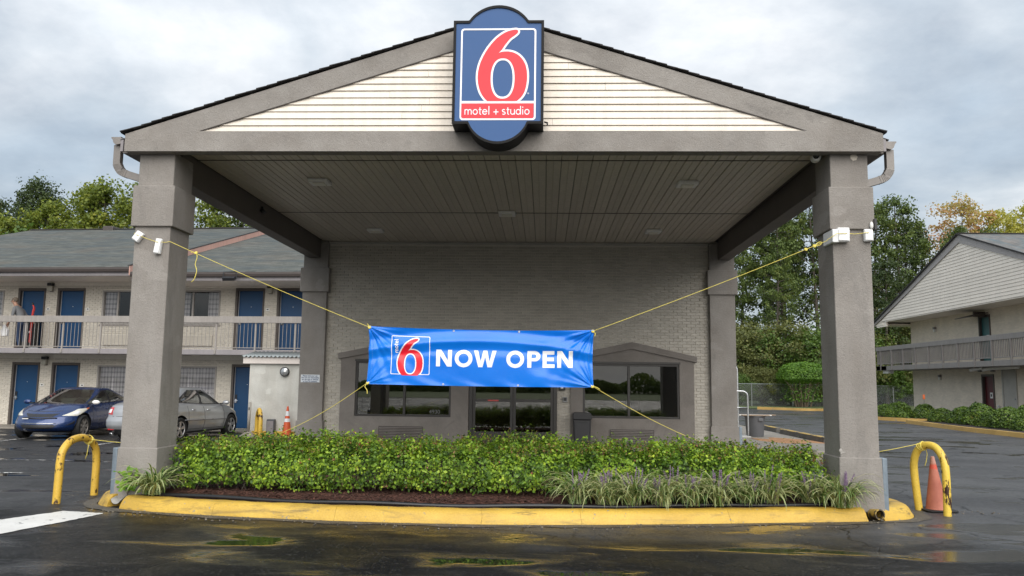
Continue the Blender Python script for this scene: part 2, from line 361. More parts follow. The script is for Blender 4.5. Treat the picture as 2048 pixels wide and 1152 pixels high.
# ------------------------------------------------------------------ ground
def asphalt():
    s = NT('wet_asphalt')
    big = s.noise(0.16, 5, 0.6); mid = s.noise(0.9, 6, 0.6, dist=0.6); fine = s.noise(140, 3, 0.7)
    c = s.mix(1.0, s.ramp(big, [(0.3, (0.050, 0.050, 0.052)), (0.7, (0.080, 0.080, 0.081))]), s.ramp(fine, [(0.3, (0.6,) * 3), (0.75, (1.5,) * 3)]), 'MULTIPLY')
    drag = s.noise(0.5, 6, 0.6, vec=s.scaled((0.35, 1.6, 1)))
    c = s.mix(1.0, c, s.ramp(drag, [(0.35, (0.72,) * 3), (0.62, (1.15,) * 3)]), 'MULTIPLY')
    dusty = s.ramp(s.noise(0.33, 7, 0.62, vec=s.scaled((0.6, 1.5, 1))), [(0.58, (0, 0, 0)), (0.68, (1, 1, 1))])
    c = s.mix(s.math('MULTIPLY', dusty, 0.35), c, (0.13, 0.118, 0.10))
    sz = s.node('ShaderNodeSeparateXYZ'); s.link(s.co(), sz.inputs[0])
    seal = s.ramp(s.math('ADD', s.math('MULTIPLY', sz.outputs['X'], 0.125), s.math('MULTIPLY', s.noise(0.3, 4), 0.5)), [(0.15, (0.42,) * 3), (0.85, (1,) * 3)]); c = s.mix(1.0, c, seal, 'MULTIPLY')
    soak = s.math('ADD', s.math('MULTIPLY', s.math('SUBTRACT', s.noise(0.35, 5, 0.6, vec=s.scaled((0.6, 1.2, 1))), 0.5), 5.0), s.math('MULTIPLY', s.math('ADD', sz.outputs['Y'], 2.0), 0.55))
    wet = s.ramp(soak, [(0.0, (1, 1, 1)), (0.55, (0.55,) * 3), (1.0, (0.0,) * 3)])
    c = s.mix(wet, c, s.mix(1.0, c, (0.2, 0.2, 0.195), 'MULTIPLY'))
    # cracks
    wv = s.node('ShaderNodeVectorMath', operation='ADD'); nz = s.node('ShaderNodeTexNoise'); nz.inputs['Scale'].default_value = 1.1; nz.inputs['Detail'].default_value = 8
    s.link(s.co(), nz.inputs['Vector']); sc = s.node('ShaderNodeVectorMath', operation='SCALE'); sc.inputs['Scale'].default_value = 1.3
    s.link(nz.outputs['Color'], sc.inputs[0]); s.link(s.co(), wv.inputs[0]); s.link(sc.outputs[0], wv.inputs[1])
    vo = s.node('ShaderNodeTexVoronoi', feature='DISTANCE_TO_EDGE'); vo.inputs['Scale'].default_value = 0.36; s.link(wv.outputs[0], vo.inputs['Vector'])
    vo2 = s.node('ShaderNodeTexVoronoi', feature='DISTANCE_TO_EDGE'); vo2.inputs['Scale'].default_value = 1.5; s.link(wv.outputs[0], vo2.inputs['Vector'])
    k1 = s.ramp(vo.outputs['Distance'], [(0.003, (1, 1, 1)), (0.008, (0, 0, 0))])
    k2 = s.math('MULTIPLY', s.ramp(vo2.outputs['Distance'], [(0.004, (1, 1, 1)), (0.012, (0, 0, 0))]), s.ramp(s.noise(0.4, 3), [(0.54, (0, 0, 0)), (0.6, (1, 1, 1))]))
    crack = s.math('MAXIMUM', s.math('MULTIPLY', k1, s.ramp(s.noise(0.5, 2), [(0.36, (0, 0, 0)), (0.44, (1, 1, 1))])), k2)
    c = s.mix(crack, c, (0.008, 0.008, 0.008))
    # standing water and damp film
    pud = s.ramp(s.noise(0.62, 5, 0.52, vec=s.scaled((0.75, 1.9, 1)), dist=0.4), [(0.565, (0, 0, 0)), (0.60, (1, 1, 1))])
    sheet = s.ramp(s.noise(0.62, 5, 0.52, vec=s.scaled((0.75, 1.9, 1)), dist=0.4), [(0.50, (0, 0, 0)), (0.575, (1, 1, 1))])
    gut = s.math('MULTIPLY', s.math('SUBTRACT', 1.0, s.math('ABSOLUTE', s.math('MULTIPLY', s.math('ADD', sz.outputs['Y'], 1.35), 0.95)), clamp=True), s.ramp(s.noise(1.6, 5, 0.6, vec=s.scaled((0.6, 1.6, 1))), [(0.38, (0.1,) * 3), (0.6, (1,) * 3)]))
    gut = s.math('MULTIPLY', gut, s.math('SUBTRACT', 1.0, s.math('MULTIPLY', s.math('ABSOLUTE', sz.outputs['X']), 0.16), clamp=True)); sheet = s.math('MAXIMUM', sheet, s.math('MULTIPLY', gut, 1.6, clamp=True))
    film = s.mix(s.math('MULTIPLY', sheet, wet), s.ramp(mid, [(0.36, (0.62,) * 3), (0.62, (0.38,) * 3)]), (0.13,) * 3)
    pudd = s.math('MULTIPLY', pud, s.ramp(s.noise(0.09, 2), [(0.3, (0.35,) * 3), (0.6, (1,) * 3)]))
    film = s.math('ADD', film, s.math('MULTIPLY', s.math('SUBTRACT', s.noise(34, 5, 0.75), 0.5), 0.4), clamp=True); rough = s.mix(pudd, film, (0.025,) * 3)
    c = s.mix(s.math('MULTIPLY', pudd, 0.72), c, (0.008, 0.009, 0.008))
    c = s.mix(1.0, c, s.ramp(s.noise(48, 4, 0.7), [(0.35, (0.7,) * 3), (0.66, (1.35,) * 3)]), 'MULTIPLY')
    vs2 = s.node('ShaderNodeTexVoronoi'); vs2.inputs['Scale'].default_value = 42; s.link(s.co(), vs2.inputs['Vector']); sv = s.node('ShaderNodeSeparateColor'); s.link(vs2.outputs['Color'], sv.inputs[0])
    stone = s.math('MULTIPLY', s.math('MULTIPLY', s.math('GREATER_THAN', sv.outputs[0], 0.86), s.math('LESS_THAN', vs2.outputs['Distance'], 0.5)), s.math('SUBTRACT', 1.0, pudd)); c = s.mix(s.math('MULTIPLY', stone, 0.2), c, (0.17, 0.165, 0.155))
    s.set(col=c, rough=rough, spec=s.mix(pudd, s.mix(s.math('MULTIPLY', sheet, wet), s.mix(wet, (0.26,) * 3, (0.10,) * 3), (0.30,) * 3), (0.5,) * 3))
    h = s.math('MULTIPLY', s.math('SUBTRACT', s.math('ADD', fine, s.math('MULTIPLY', s.noise(40, 4, 0.7), 1.6)), s.math('MULTIPLY', crack, 3.0)), s.math('SUBTRACT', 1.0, pudd))
    s.bump(h, 0.32, 0.010); return s.m
m_asphalt = asphalt()
def ground_sheet():
    def axis(a, b, f0, f1, st):
        r = list(np.arange(f0, f1 + .01, st)); x = f0; d = st
        while x > a: d *= 1.5; x -= d; r.insert(0, max(x, a))
        x = f1; d = st
        while x < b: d *= 1.5; x += d; r.append(min(x, b))
        return r
    xs, ys = axis(-500, 500, -20, 36, 1.0), axis(-400, 900, -12, 56, 0.5)
    v = [(x, y, gz(x, y)) for y in ys for x in xs]; n = len(xs)
    f = [(j * n + i, j * n + i + 1, (j + 1) * n + i + 1, (j + 1) * n + i) for j in range(len(ys) - 1) for i in range(n - 1)]
    return struct(link('asphalt_lot', np_mesh('asphalt_lot', v, f, m_asphalt, smooth=True)))
ground_sheet()

def ribbon_patch(name, outline, mat, dz=0.004, n=10, kind='structure'):
    """flat sheet following the lot, from a left and a right edge polyline"""
    A, B_ = outline; v = []
    for (ax, ay), (bx, by) in zip(A, B_):
        for k in range(n + 1):
            t = k / n; x, y = ax + (bx - ax) * t, ay + (by - ay) * t; v.append((x, y, gz(x, y) + dz))
    f = [(i * (n + 1) + k, i * (n + 1) + k + 1, (i + 1) * (n + 1) + k + 1, (i + 1) * (n + 1) + k) for i in range(len(A) - 1) for k in range(n)]
    return struct(link(name, np_mesh(name, v, f, mat)), kind)
def worn_white(name, thr):
    s = NT(name); w = s.ramp(s.noise(7, 8, 0.7), [(thr, (0, 0, 0)), (thr + 0.05, (1, 1, 1))])
    c = s.ramp(s.noise(1.5, 6), [(0.3, (0.58, 0.57, 0.54)), (0.7, (0.75, 0.74, 0.71))])
    s.set(col=s.mix(w, c, (0.05, 0.05, 0.05)), rough=0.5); s.bump(s.noise(90, 4), 0.3, 0.006); return s.m
m_line = worn_white('road_paint', 0.59)
m_line_old = worn_white('faded_road_paint', 0.5)
def jag(pts, amp=0.012, n=14):
    out = []
    for i in range(len(pts) - 1):
        for k in range(n):
            t = k / n; out.append((pts[i][0] + (pts[i + 1][0] - pts[i][0]) * t + random.uniform(-amp, amp), pts[i][1] + (pts[i + 1][1] - pts[i][1]) * t + random.uniform(-amp, amp)))
    return out + [pts[-1]]
ribbon_patch('white_stripe', (jag([(-6.6, -1.95), (-5.84, -1.25), (-5.487, -0.56), (-4.93, -0.66)]), jag([(-6.1, -2.9), (-5.267, -2.10), (-5.05, -1.35), (-4.90, -0.70)])), m_line, 0.005)
for (x0, y0, x1, y1) in ((-10.75, 9.0, -10.95, 14.6), (-13.75, 9.4, -13.9, 14.6), (-8.0, 10.6, -8.1, 14.6)):
    ribbon_patch('parking_line', (jag([(x0, y0), (x1, y1)], 0.008, 20), jag([(x0 + .1, y0), (x1 + .1, y1)], 0.008, 20)), m_line_old, 0.004, 2)
for (x0, y0, x1, y1) in ((-12.2, 3.1, -8.6, 3.25), (-11.0, 5.4, -9.0, 5.45)):
    ribbon_patch('faded_line', (jag([(x0, y0), (x1, y1)], 0.02, 20), jag([(x0, y0 + .12), (x1, y1 + .12)], 0.02, 20)), worn_white('worn_paint_%d' % int(y0), 0.44), 0.004, 2)

# ------------------------------------------------------------------ planter island with yellow kerb
KP = smooth_pts([(-5.3, 2.1), (-5.50, 1.2), (-5.53, 0.5), (-5.38, 0.03), (-4.95, -0.27), (-4.3, -0.5), (-2.9, -0.77), (-1.3, -0.92), (0.2, -0.91), (1.9, -0.70), (3.8, -0.35), (4.83, -0.14), (5.36, 0.12), (5.55, 0.62), (5.48, 1.3), (5.3, 2.1)], 14, closed=False)
def offset_curve(P, d):
    T = np.gradient(P, axis=0); T /= np.linalg.norm(T, axis=1)[:, None]; Nn = np.stack([-T[:, 1], T[:, 0]], 1); return P + Nn * d
PROF = [(0.0, -0.03), (0.006, 0.012), (0.03, 0.055), (0.055, 0.105), (0.085, 0.138), (0.125, 0.154), (0.2, 0.157), (0.27, 0.152), (0.29, 0.14), (0.29, -0.03)]
def kerb_run(P, name, mat, parent=None, prof=PROF, base=None):
    v = []; n = len(prof)
    offs = [offset_curve(P, d) for d, h in prof]
    for i in range(len(P)):
        for j, (d, h) in enumerate(prof):
            w = 0.004 * math.sin(P[i][0] * 7 + j) + 0.003 * math.sin(P[i][0] * 23 + j * 2)
            x, y = offs[j][i]; v.append((x + w, y + w, (gz(*P[i]) if base is None else base) + h + w * 0.6))
    f = [(i * n + k, i * n + k + 1, (i + 1) * n + k + 1, (i + 1) * n + k) for i in range(len(P) - 1) for k in range(n - 1)]
    f += [tuple(range(n))[::-1], tuple((len(P) - 1) * n + k for k in range(n))]
    mb = MB(); mb.add(v, f); o = mb.build(name, mat, parent, fixn=True); auto_smooth(o, 50); return o
planter = thing('planter_kerb', 'yellow painted concrete kerb curving round the planting bed', 'kerb', (0, 0, 0))
struct(planter)
cuts = [-9, -5.16, -4.93, -3.55, -1.95, -0.15, 1.05, 2.9, 4.70, 4.93, 9]
s_ = np.concatenate([[0], np.cumsum(np.linalg.norm(np.diff(KP, axis=0), axis=1))])
front = KP[:, 1] < 0.9
for a, b in zip(cuts[:-1], cuts[1:]):
    if (a, b) in ((-5.16, -4.93), (4.70, 4.93)): continue
    if a == -9: seg = KP[(np.arange(len(KP)) < len(KP) // 2) & ((KP[:, 0] < b) | (KP[:, 1] > 0.3))]
    elif b == 9: seg = KP[(np.arange(len(KP)) > len(KP) // 2) & ((KP[:, 0] > a) | (KP[:, 1] > 0.5))]
    else: seg = KP[(KP[:, 0] > a + 0.004) & (KP[:, 0] < b - 0.004) & (KP[:, 1] < 0.6)]
    xs = np.linspace(seg[0][0], seg[-1][0], 40)
    if a != -9 and b != 9:
        seg = np.stack([np.linspace(a + 0.0015, b - 0.0015, 40), np.interp(np.linspace(a + 0.0015, b - 0.0015, 40), KP[KP[:, 1] < .6][:, 0], KP[KP[:, 1] < .6][:, 1])], 1)
    kerb_run(seg, 'kerb_section', m_kerb, planter, base=0.1)
P1, P2 = offset_curve(KP, -0.012), offset_curve(KP, -0.17); mk = slice(14, len(KP) - 14)
ribbon_patch('gutter_strip', (P1[mk].tolist(), [(x + 0.03 * math.sin(x * 5) + 0.02 * math.sin(x * 17), y + 0.035 * math.sin(x * 4.1) + 0.02 * math.sin(x * 13)) for x, y in P2[mk]]), M('gritty_gutter', (0.085, 0.075, 0.06), 0.6, 0.35, 5, 0.9, 90, fine=0.4, fs=60), 0.005, 3)
IN = offset_curve(KP, 0.285)
def fy(x, d=0.0):
    P = IN[(IN[:, 1] < 0.95)]; return float(np.interp(x, P[:, 0], P[:, 1])) + d
def mulch():
    v = []; f = []; nx, ny = 130, 22
    for i in range(nx):
        x = -5.2 + 10.4 * i / (nx - 1); y0 = fy(x, -0.02)
        for j in range(ny):
            y = y0 + (2.3 - y0) * j / (ny - 1); z = 0.225 + 0.05 * S01((y - y0) / 0.35) + random.uniform(-0.008, 0.008); v.append((x, y, z))
    f = [(i * ny + j, (i + 1) * ny + j, (i + 1) * ny + j + 1, i * ny + j + 1) for i in range(nx - 1) for j in range(ny - 1)]
    for _ in range(15000):
        x = random.uniform(-5.1, 5.1); y = fy(x) + random.random() ** 1.6 * 0.95; z = 0.232 + 0.05 * S01((y - fy(x)) / 0.35) + random.uniform(0, 0.014)
        l, w, a, t = random.uniform(0.012, 0.045), random.uniform(0.004, 0.010), random.uniform(0, 6.28), random.uniform(-0.5, 0.5)
        ca, sa = math.cos(a), math.sin(a); k = len(v)
        for p, q in ((-l, -w), (l, -w), (l, w), (-l, w)): v.append((x + p * ca - q * sa, y + p * sa + q * ca, z + p * t * 0.5 + 0.004))
        f.append((k, k + 1, k + 2, k + 3))
    struct(link('mulch', np_mesh('mulch', v, f, m_mulch)), 'stuff')
mulch()
mb = MB(); P = offset_curve(KP, 0.335); P = P[(P[:, 0] > -4.75) & (P[:, 0] < 4.6) & (P[:, 1] < 0.9)]
mb.tube([(x, y, 0.268 + 0.008 * math.sin(x * 3)) for x, y in P], 0.028, 8)
tag(mb.build('bed_edging', M('black_edging', (0.012, 0.012, 0.014), 0.35, 0.1), smooth=True), 'long black plastic edging tube lying inside the yellow kerb', 'garden edging')
# drains through the kerb
d = thing('drain_chute', 'open grey half pipe draining through the left gap of the yellow kerb', 'drain pipe', (-5.03, 0.0, 0.15))
mb = MB(); n = 12; path = [(0.26, 0.24, 0.10), (0.15, 0.14, 0.095), (0.05, 0.02, 0.065), (0.0, -0.07, 0.03), (-0.02, -0.15, 0.0)]; v = []
for i, p in enumerate(path):
    t = Vector(path[min(i + 1, 4)]) - Vector(path[max(i - 1, 0)]); sd_ = Vector((t.y, -t.x, 0)).normalized()
    for k in range(n): a = math.pi * (1 + k / (n - 1)); q = Vector(p) + sd_ * 0.075 * math.cos(a) + Vector((0, 0, 1)) * (0.065 * math.sin(a) + 0.05); v.append(q)
mb.add(v, [(i * n + k, i * n + k + 1, (i + 1) * n + k + 1, (i + 1) * n + k) for i in range(4) for k in range(n - 1)])
o = mb.build('chute', M('grey_pvc', (0.30, 0.29, 0.27), 0.5, 0.2, 6), d, smooth=True); sl = o.modifiers.new('wall', 'SOLIDIFY'); sl.thickness = 0.006
d = thing('drain_pipe', 'round yellow stained drain pipe poking out of the kerb beside the right column', 'drain pipe', (4.815, -0.13, 0.185))
mb = MB(); mb.lathe([(0.052, 0.09), (0.052, -0.09), (0.066, -0.09), (0.066, 0.09)], 20, 'y', (0, 0, 0)); o = mb.build('pipe', worn_yellow('stained_pipe', (0.45, 0.3, 0.06), (0.06, 0.045, 0.03), 0.5), d, smooth=False); auto_smooth(o)
o.rotation_euler = (R(-7), 0, R(8)); mb = MB(); mb.box(-0.07, 0.07, -0.06, 0.09, -0.095, -0.06); mb.build('wet_outlet', M('wet_concrete', (0.03, 0.025, 0.015), 0.15, 0.2, 9), d, bevel=0.01)

# ------------------------------------------------------------------ entrance canopy
PX = -0.0987
portico = thing('entrance_canopy', 'large taupe stucco drive-under canopy with gabled siding front', 'canopy', (PX, 0, 0.2))
def off(mb, t): mb.v = [(x - t[0], y - t[1], z - t[2]) for x, y, z in mb.v]; return mb
PO = (PX, 0, 0.2)
def column(cx, y0, w, dp, zb, zt, wc, wb, hb, guard):
    h, c, b = w / 2, wc / 2, wb / 2; ec = (wc - w) / 2
    mb = MB(); mb.box(cx - h, cx + h, y0, y0 + dp, zb, zt); sh = off(mb, PO).build('column', m_stucco, portico, bevel=0.012)
    mb = MB(); mb.box(cx - c, cx + c, y0 - ec, y0 + dp + ec, 3.883, 4.461); off(mb, PO).build('capital', m_stucco, sh, bevel=0.012)
    eb = (wb - w) / 2
    mb = MB(); mb.box(cx - b, cx + b, y0 - eb, y0 + dp + eb, zb - 0.05, hb); m = off(mb, PO)
    m.v = [((x + (0.012 * (1 if x + PX > cx else -1) if z + 0.2 < 0.5 else 0)), y - (0.012 if (z + 0.2 < 0.5 and y < y0 + 0.1) else 0), z) for x, y, z in m.v]
    m.build('base', m_stucco, sh, bevel=0.012)
    if guard:
        mb = MB(); x0 = cx + guard * (b + 0.004); x1 = cx + guard * (b + 0.07)
        mb.box(min(x0, x1), max(x0, x1), y0 - 0.012, y0 + dp, zb - 0.06, hb - 0.005)
        g = off(mb, PO).build('corner_guard', m_galv, sh, bevel=0.008)
    return sh
column(-4.867, 0, 0.503, 0.593, 0.24, 4.95, 0.591, 0.542, 0.86, -1)
column(4.69, 0, 0.503, 0.593, 0.24, 4.95, 0.591, 0.542, 0.88, 1)
column(-4.889, 7.95, 0.585, 0.25, 0.42, 5.1, 0.688, 0.632, 0.851, 0)
column(4.722, 7.95, 0.585, 0.25, 0.42, 5.1, 0.688, 0.632, 0.851, 1)
# chipped patch on the right column
mb = MB(); mb.sphere((4.446, 0.002, 0.965), 0.022, 6, (0.9, 0.3, 1.2)); mb.sphere((4.472, 0.001, 0.94), 0.016, 6, (1.4, 0.25, 0.7)); mb.sphere((4.452, 0.001, 0.93), 0.013, 6, (1, 0.3, 0.8)); off(mb, PO).build('chipped_stucco', M('bare_plaster', (0.34, 0.32, 0.30), 0.9, 0.15, 20), portico)
fr = flat_shape('front_fascia', [[(-5.27, 4.92), (5.10, 4.92), (5.10, 5.165), (PX, 6.835), (-5.27, 5.165)], [(-4.235, 5.205), (PX, 6.555), (4.10, 5.205)]], 0.2, m_stucco, portico, loc=(-PX, -0.05, -0.2))
bev(fr, 0.01)
for sgn in (-1, 1):   # trim bead along the inner edge of the rake
    mb = MB(); x1 = -4.235 if sgn < 0 else 4.10
    mb.rect_tube([(x1, -0.13, 5.21), (PX, -0.13, 6.56)], 0.03, 0.025, (0, 1, 0)); off(mb, PO).build('rake_bead', m_gutter_dk, portico)
k = 0; z0 = 5.19
while z0 < 6.52:
    z1 = min(z0 + 0.0985, 6.60)
    def xl(z, s): return (PX + (-4.35 - PX) * max(0.01, 1 - (z - 5.19) / 1.42)) if s < 0 else (PX + (4.2 - PX) * max(0.01, 1 - (z - 5.19) / 1.42))
    mb = MB(); zm = z0 + 0.055
    pts = [(-0.130, z0 + 0.006), (-0.124, zm), (-0.119, zm + 0.008), (-0.113, z1), (-0.08, z1), (-0.08, z0 + 0.006)]
    jx = xl(zm, -1) + (xl(zm, 1) - xl(zm, -1)) * random.choice((0.22, 0.31, 0.44, 0.58, 0.69, 0.8)) + random.uniform(-.2, .2)
    for e0, e1 in ((lambda z: xl(z, -1), lambda z: jx - 0.0015), (lambda z: jx + 0.0015, lambda z: xl(z, 1))):
        mb = MB(); dy = random.uniform(-0.002, 0.002); v = [(e0(z), y + dy, z) for y, z in pts] + [(e1(z), y + dy, z) for y, z in pts]; n = 6
        mb.add(v, [tuple(range(n)), tuple(range(2 * n - 1, n - 1, -1))] + [(i, i + n, (i + 1) % n + n, (i + 1) % n) for i in range(n)])
        off(mb, PO).build('siding_board', m_siding, portico)
    z0 += 0.0995
mb = MB(); mb.prism([(-4.5, 5.1), (4.3, 5.1), (PX, 6.7)], -0.075, -0.03); off(mb, PO).build('gable_backing', m_gutter_dk, portico)
# roof
def roof_slope(sgn, xe, ze, y0, y1):
    mb = MB(); nC = 36; ax, az = PX, 6.872; bx, bz = xe, ze
    for i in range(nC):
        t0, t1 = i / nC, (i + 1.25) / nC; t1 = min(t1, 1.0)
        xa, za = bx + (ax - bx) * t0, bz + (az - bz) * t0; xb, zb = bx + (ax - bx) * t1, bz + (az - bz) * t1
        j = random.uniform(-0.012, 0.012)
        mb.add([(xa, y0 + j, za + 0.018), (xb, y0 + j, zb + 0.005), (xb, y0 + j, zb - 0.006), (xa, y0 + j, za + 0.004), (xa, y1, za + 0.018), (xb, y1, zb + 0.005), (xb, y1, zb - 0.006), (xa, y1, za + 0.004)],
               [(0, 1, 2, 3), (7, 6, 5, 4), (0, 4, 5, 1), (3, 2, 6, 7), (0, 3, 7, 4), (1, 5, 6, 2)])
    mb.prism([(bx, bz + 0.004), (ax, az - 0.002), (ax, az - 0.012), (bx, bz - 0.008)], y0 + 0.02, y1); mb.prism([(bx + sgn * 0.11, bz - 0.036), (bx - sgn * 0.01, bz + 0.003), (bx - sgn * 0.01, bz - 0.012), (bx + sgn * 0.11, bz - 0.05)], 0.05, y1)
    off(mb, PO).build('roof_slope', m_shingle_edge, portico)
roof_slope(-1, -5.335, 5.185, -0.175, 14.0); roof_slope(1, 5.15, 5.182, -0.175, 14.0)
mb = MB(); mb.prism([(PX - .22, 6.81), (PX, 6.885), (PX + .22, 6.81)], -0.17, 14.0); off(mb, PO).build('ridge_cap', m_shingle_edge, portico, bevel=0.01)
# side beams, eaves, ceiling
for x0, x1 in ((-5.06, -4.78), (4.63, 4.91)):
    mb = MB(); mb.box(x0, x1, 0.58, 7.96, 4.70, 5.16); off(mb, PO).build('side_beam', m_beam, portico, bevel=0.01)
for x0, x1 in ((-5.44, -5.40), (5.18, 5.22)):
    mb = MB(); mb.box(x0, x1, 0.052, 8.3, 4.98, 5.165); off(mb, PO).build('eave_board', m_fascia, portico)
for x0, x1 in ((-5.398, -5.062), (4.912, 5.178)):
    mb = MB(); mb.box(x0, x1, 0.052, 8.3, 4.95, 4.97); off(mb, PO).build('eave_soffit', m_beam, portico)
mb = MB(); mb.box(-5.2, 5.03, 0.06, 8.4, 5.165, 5.19); off(mb, PO).build('ceiling_backing', m_beam, portico)
PW = 0.2325; x0 = -4.775; NPAN = 40
def panel_mesh(ln):
    mb = MB()
    pr = [(0.006, 0.03), (0.006, 0.006), (0.016, 0), (0.108, 0), (0.114, 0.008), (0.12, 0), (0.218, 0), (0.228, 0.006), (0.228, 0.03)]
    v = [(a, 0.004, b) for a, b in pr] + [(a, ln - 0.004, b) for a, b in pr]; n = len(pr)
    mb.add(v, [(i, i + 1, i + 1 + n, i + n) for i in range(n - 1)] + [tuple(range(n)), tuple(range(n, 2 * n))[::-1]]); return mb.mesh('ceiling_panel', m_soffit, fixn=True)
for ya, yb in ((0.06, 1.02), (1.02, 4.76), (4.76, 8.07)):
    me = panel_mesh(yb - ya)
    for i in range(NPAN):
        link('ceiling_panel', me, portico, loc=(x0 + i * PW + 0.02 - PX, ya, 5.125 - 0.2 + random.uniform(-0.0015, 0.0015)))
for y in (1.02, 4.76):
    mb = MB(); mb.box(-4.77, 4.62, y - 0.012, y + 0.012, 5.116, 5.124); off(mb, PO).build('ceiling_joint', m_beam, portico)
mb = MB(); mb.box(-4.6, 4.43, 8.03, 8.07, 5.06, 5.10); off(mb, PO).build('wall_moulding', M('pale_trim', (0.42, 0.40, 0.37), 0.5), portico)
# gutters and downpipes
def gutter(sgn, xf, zt):
    pr = [(0, 0), (0.012, 0.0), (0.012, -0.095), (0.075, -0.11), (0.105, -0.085), (0.125, -0.03), (0.14, -0.02), (0.14, 0), (0.128, 0), (0.128, -0.012), (0.112, -0.025), (0.092, -0.072), (0.07, -0.1), (0.02, -0.088), (0.02, 0.006), (0, 0.006)]
    mb = MB(); mb.prism([(xf + sgn * a, zt + b) for a, b in pr], 0.07, 8.3); mb.prism([(xf + sgn * a, zt + b) for a, b in ((0.0, 0.0), (0.0, -0.095), (0.075, -0.112), (0.105, -0.087), (0.126, -0.03), (0.142, -0.02), (0.142, 0))], 0.064, 0.07)
    g = off(mb, PO).build('gutter', m_gutter, portico)
    x = xf + sgn * 0.075; c = smooth_pts([(x, 0.16, zt - 0.1), (x, 0.16, zt - 0.28), (x - sgn * 0.005, 0.16, zt - 0.38), (x - sgn * 0.045, 0.16, zt - 0.455), (x - sgn * 0.11, 0.16, zt - 0.505), (x - sgn * 0.36, 0.16, zt - 0.585)], 6, False)
    mb = MB(); mb.rect_tube(c, 0.085, 0.1, (0, 1, 0))
    T = np.gradient(c, axis=0)
    for i in range(12, 26):   # crimp ribs on the elbow
        p = c[i]; t = Vector(T[i]).normalized(); mb.rect_tube([Vector(p) - t * 0.005, Vector(p) + t * 0.005], 0.094, 0.109, (0, 1, 0))
    off(mb, PO).build('downpipe', m_gutter, portico)
gutter(-1, -5.445, 5.19); gutter(1, 5.222, 5.122)
# adhesive patch and torn lamp on the right column
mb = MB()
for k in range(7): a = k * 0.9; mb.sphere((4.759 + 0.028 * math.cos(a), -0.004, 4.882 + 0.03 * math.sin(a)), 0.022, 5, (1, 0.15, 1))
mb.sphere((4.759, -0.005, 4.882), 0.03, 5, (1, 0.12, 1)); off(mb, PO).build('glue_patch', M('cream_glue', (0.62, 0.56, 0.48), 0.8), portico)
# five ceiling lamps
lamp0 = None
LL = [((-3.199, 2.236), 'square ceiling lamp at the left, nearest the front of the canopy'), ((2.93, 2.324), 'square ceiling lamp at the right, nearest the front of the canopy'),
      ((-0.17, 4.708), 'square ceiling lamp in the middle of the canopy ceiling'), ((-3.166, 6.521), 'square ceiling lamp at the back left, close to the brick wall'), ((2.931, 6.497), 'square ceiling lamp at the back right, close to the brick wall')]
for (x, y), lb in LL:
    if lamp0 is None:
        lamp0 = thing('ceiling_lamp', lb, 'lamp', (x, y, 5.12), 0, 'canopy ceiling lamps')
        mb = MB(); mb.prism([(-0.165, -0.165), (0.165, -0.165), (0.165, 0.165), (-0.165, 0.165)], -0.055, 0.0, 'xy'); o = mb.build('housing', M('lamp_white', (0.88, 0.87, 0.85), 0.4, 0.03), lamp0, bevel=0.012)
        mb = MB(); mb.box(-0.10, 0.10, -0.10, 0.10, -0.072, -0.056); mb.build('diffuser', M('lamp_lens', (0.85, 0.82, 0.72), 0.3, 0.05), lamp0, bevel=0.012)
        mb = MB(); mb.box(0.165, 0.187, -0.05, 0.05, -0.04, -0.008); mb.build('clip', m_steel, lamp0)
    else: dup(lamp0, (x, y, 5.12), 0, lb)
# cameras
sc_ = thing('security_camera', 'white dome security camera under the fascia beside the right column', 'camera', (4.305, 0.16, 4.925))
mb = MB(); mb.lathe([(0.001, -0.06), (0.055, -0.06), (0.068, -0.04), (0.068, 0.05), (0.05, 0.09), (0.001, 0.09)], 24, 'y'); o = mb.build('housing', m_white, sc_, smooth=False); auto_smooth(o)
mb = MB(); mb.sphere((0, -0.055, 0.005), 0.045, 8); mb.build('lens', M('camera_lens', (0.01, 0.01, 0.012), 0.05, 0), sc_, smooth=True)
mb = MB(); mb.box(-0.02, 0.02, 0.09, 0.2, -0.015, 0.015); mb.box(-0.03, 0.03, 0.0, 0.06, 0.066, 0.19); mb.build('bracket', m_white, sc_)
sc_.rotation_euler = (0, 0, R(-12))
sc2 = thing('security_camera', 'small dark camera on the inner face of the left canopy beam', 'camera', (-4.74, 3.9, 4.95))
mb = MB(); mb.lathe([(0.001, -0.08), (0.035, -0.08), (0.04, -0.05), (0.04, 0.06), (0.001, 0.07)], 14, 'y'); mb.build('housing', m_black, sc2, smooth=True)
mb = MB(); mb.box(-0.045, -0.01, -0.02, 0.03, 0.0, 0.09); mb.build('bracket', m_black, sc2)
bl = thing('broken_lamp', 'broken white lamp hanging at the outer edge of the right column capital', 'lamp', (4.965, -0.05, 3.93))
mb = MB(); mb.sphere((-0.035, -0.02, 0.0), 0.04, 8, (0.6, 0.5, 1.25)); mb.build('shade', m_white, bl, smooth=True)
mb = MB(); mb.box(0.0, 0.035, -0.03, 0.06, -0.06, 0.09); mb.tube([(0.02, 0, -0.05), (0.03, -0.01, -0.1), (0.0, -0.02, -0.13)], 0.006, 6); mb.build('bracket', m_black, bl, bevel=0.006)
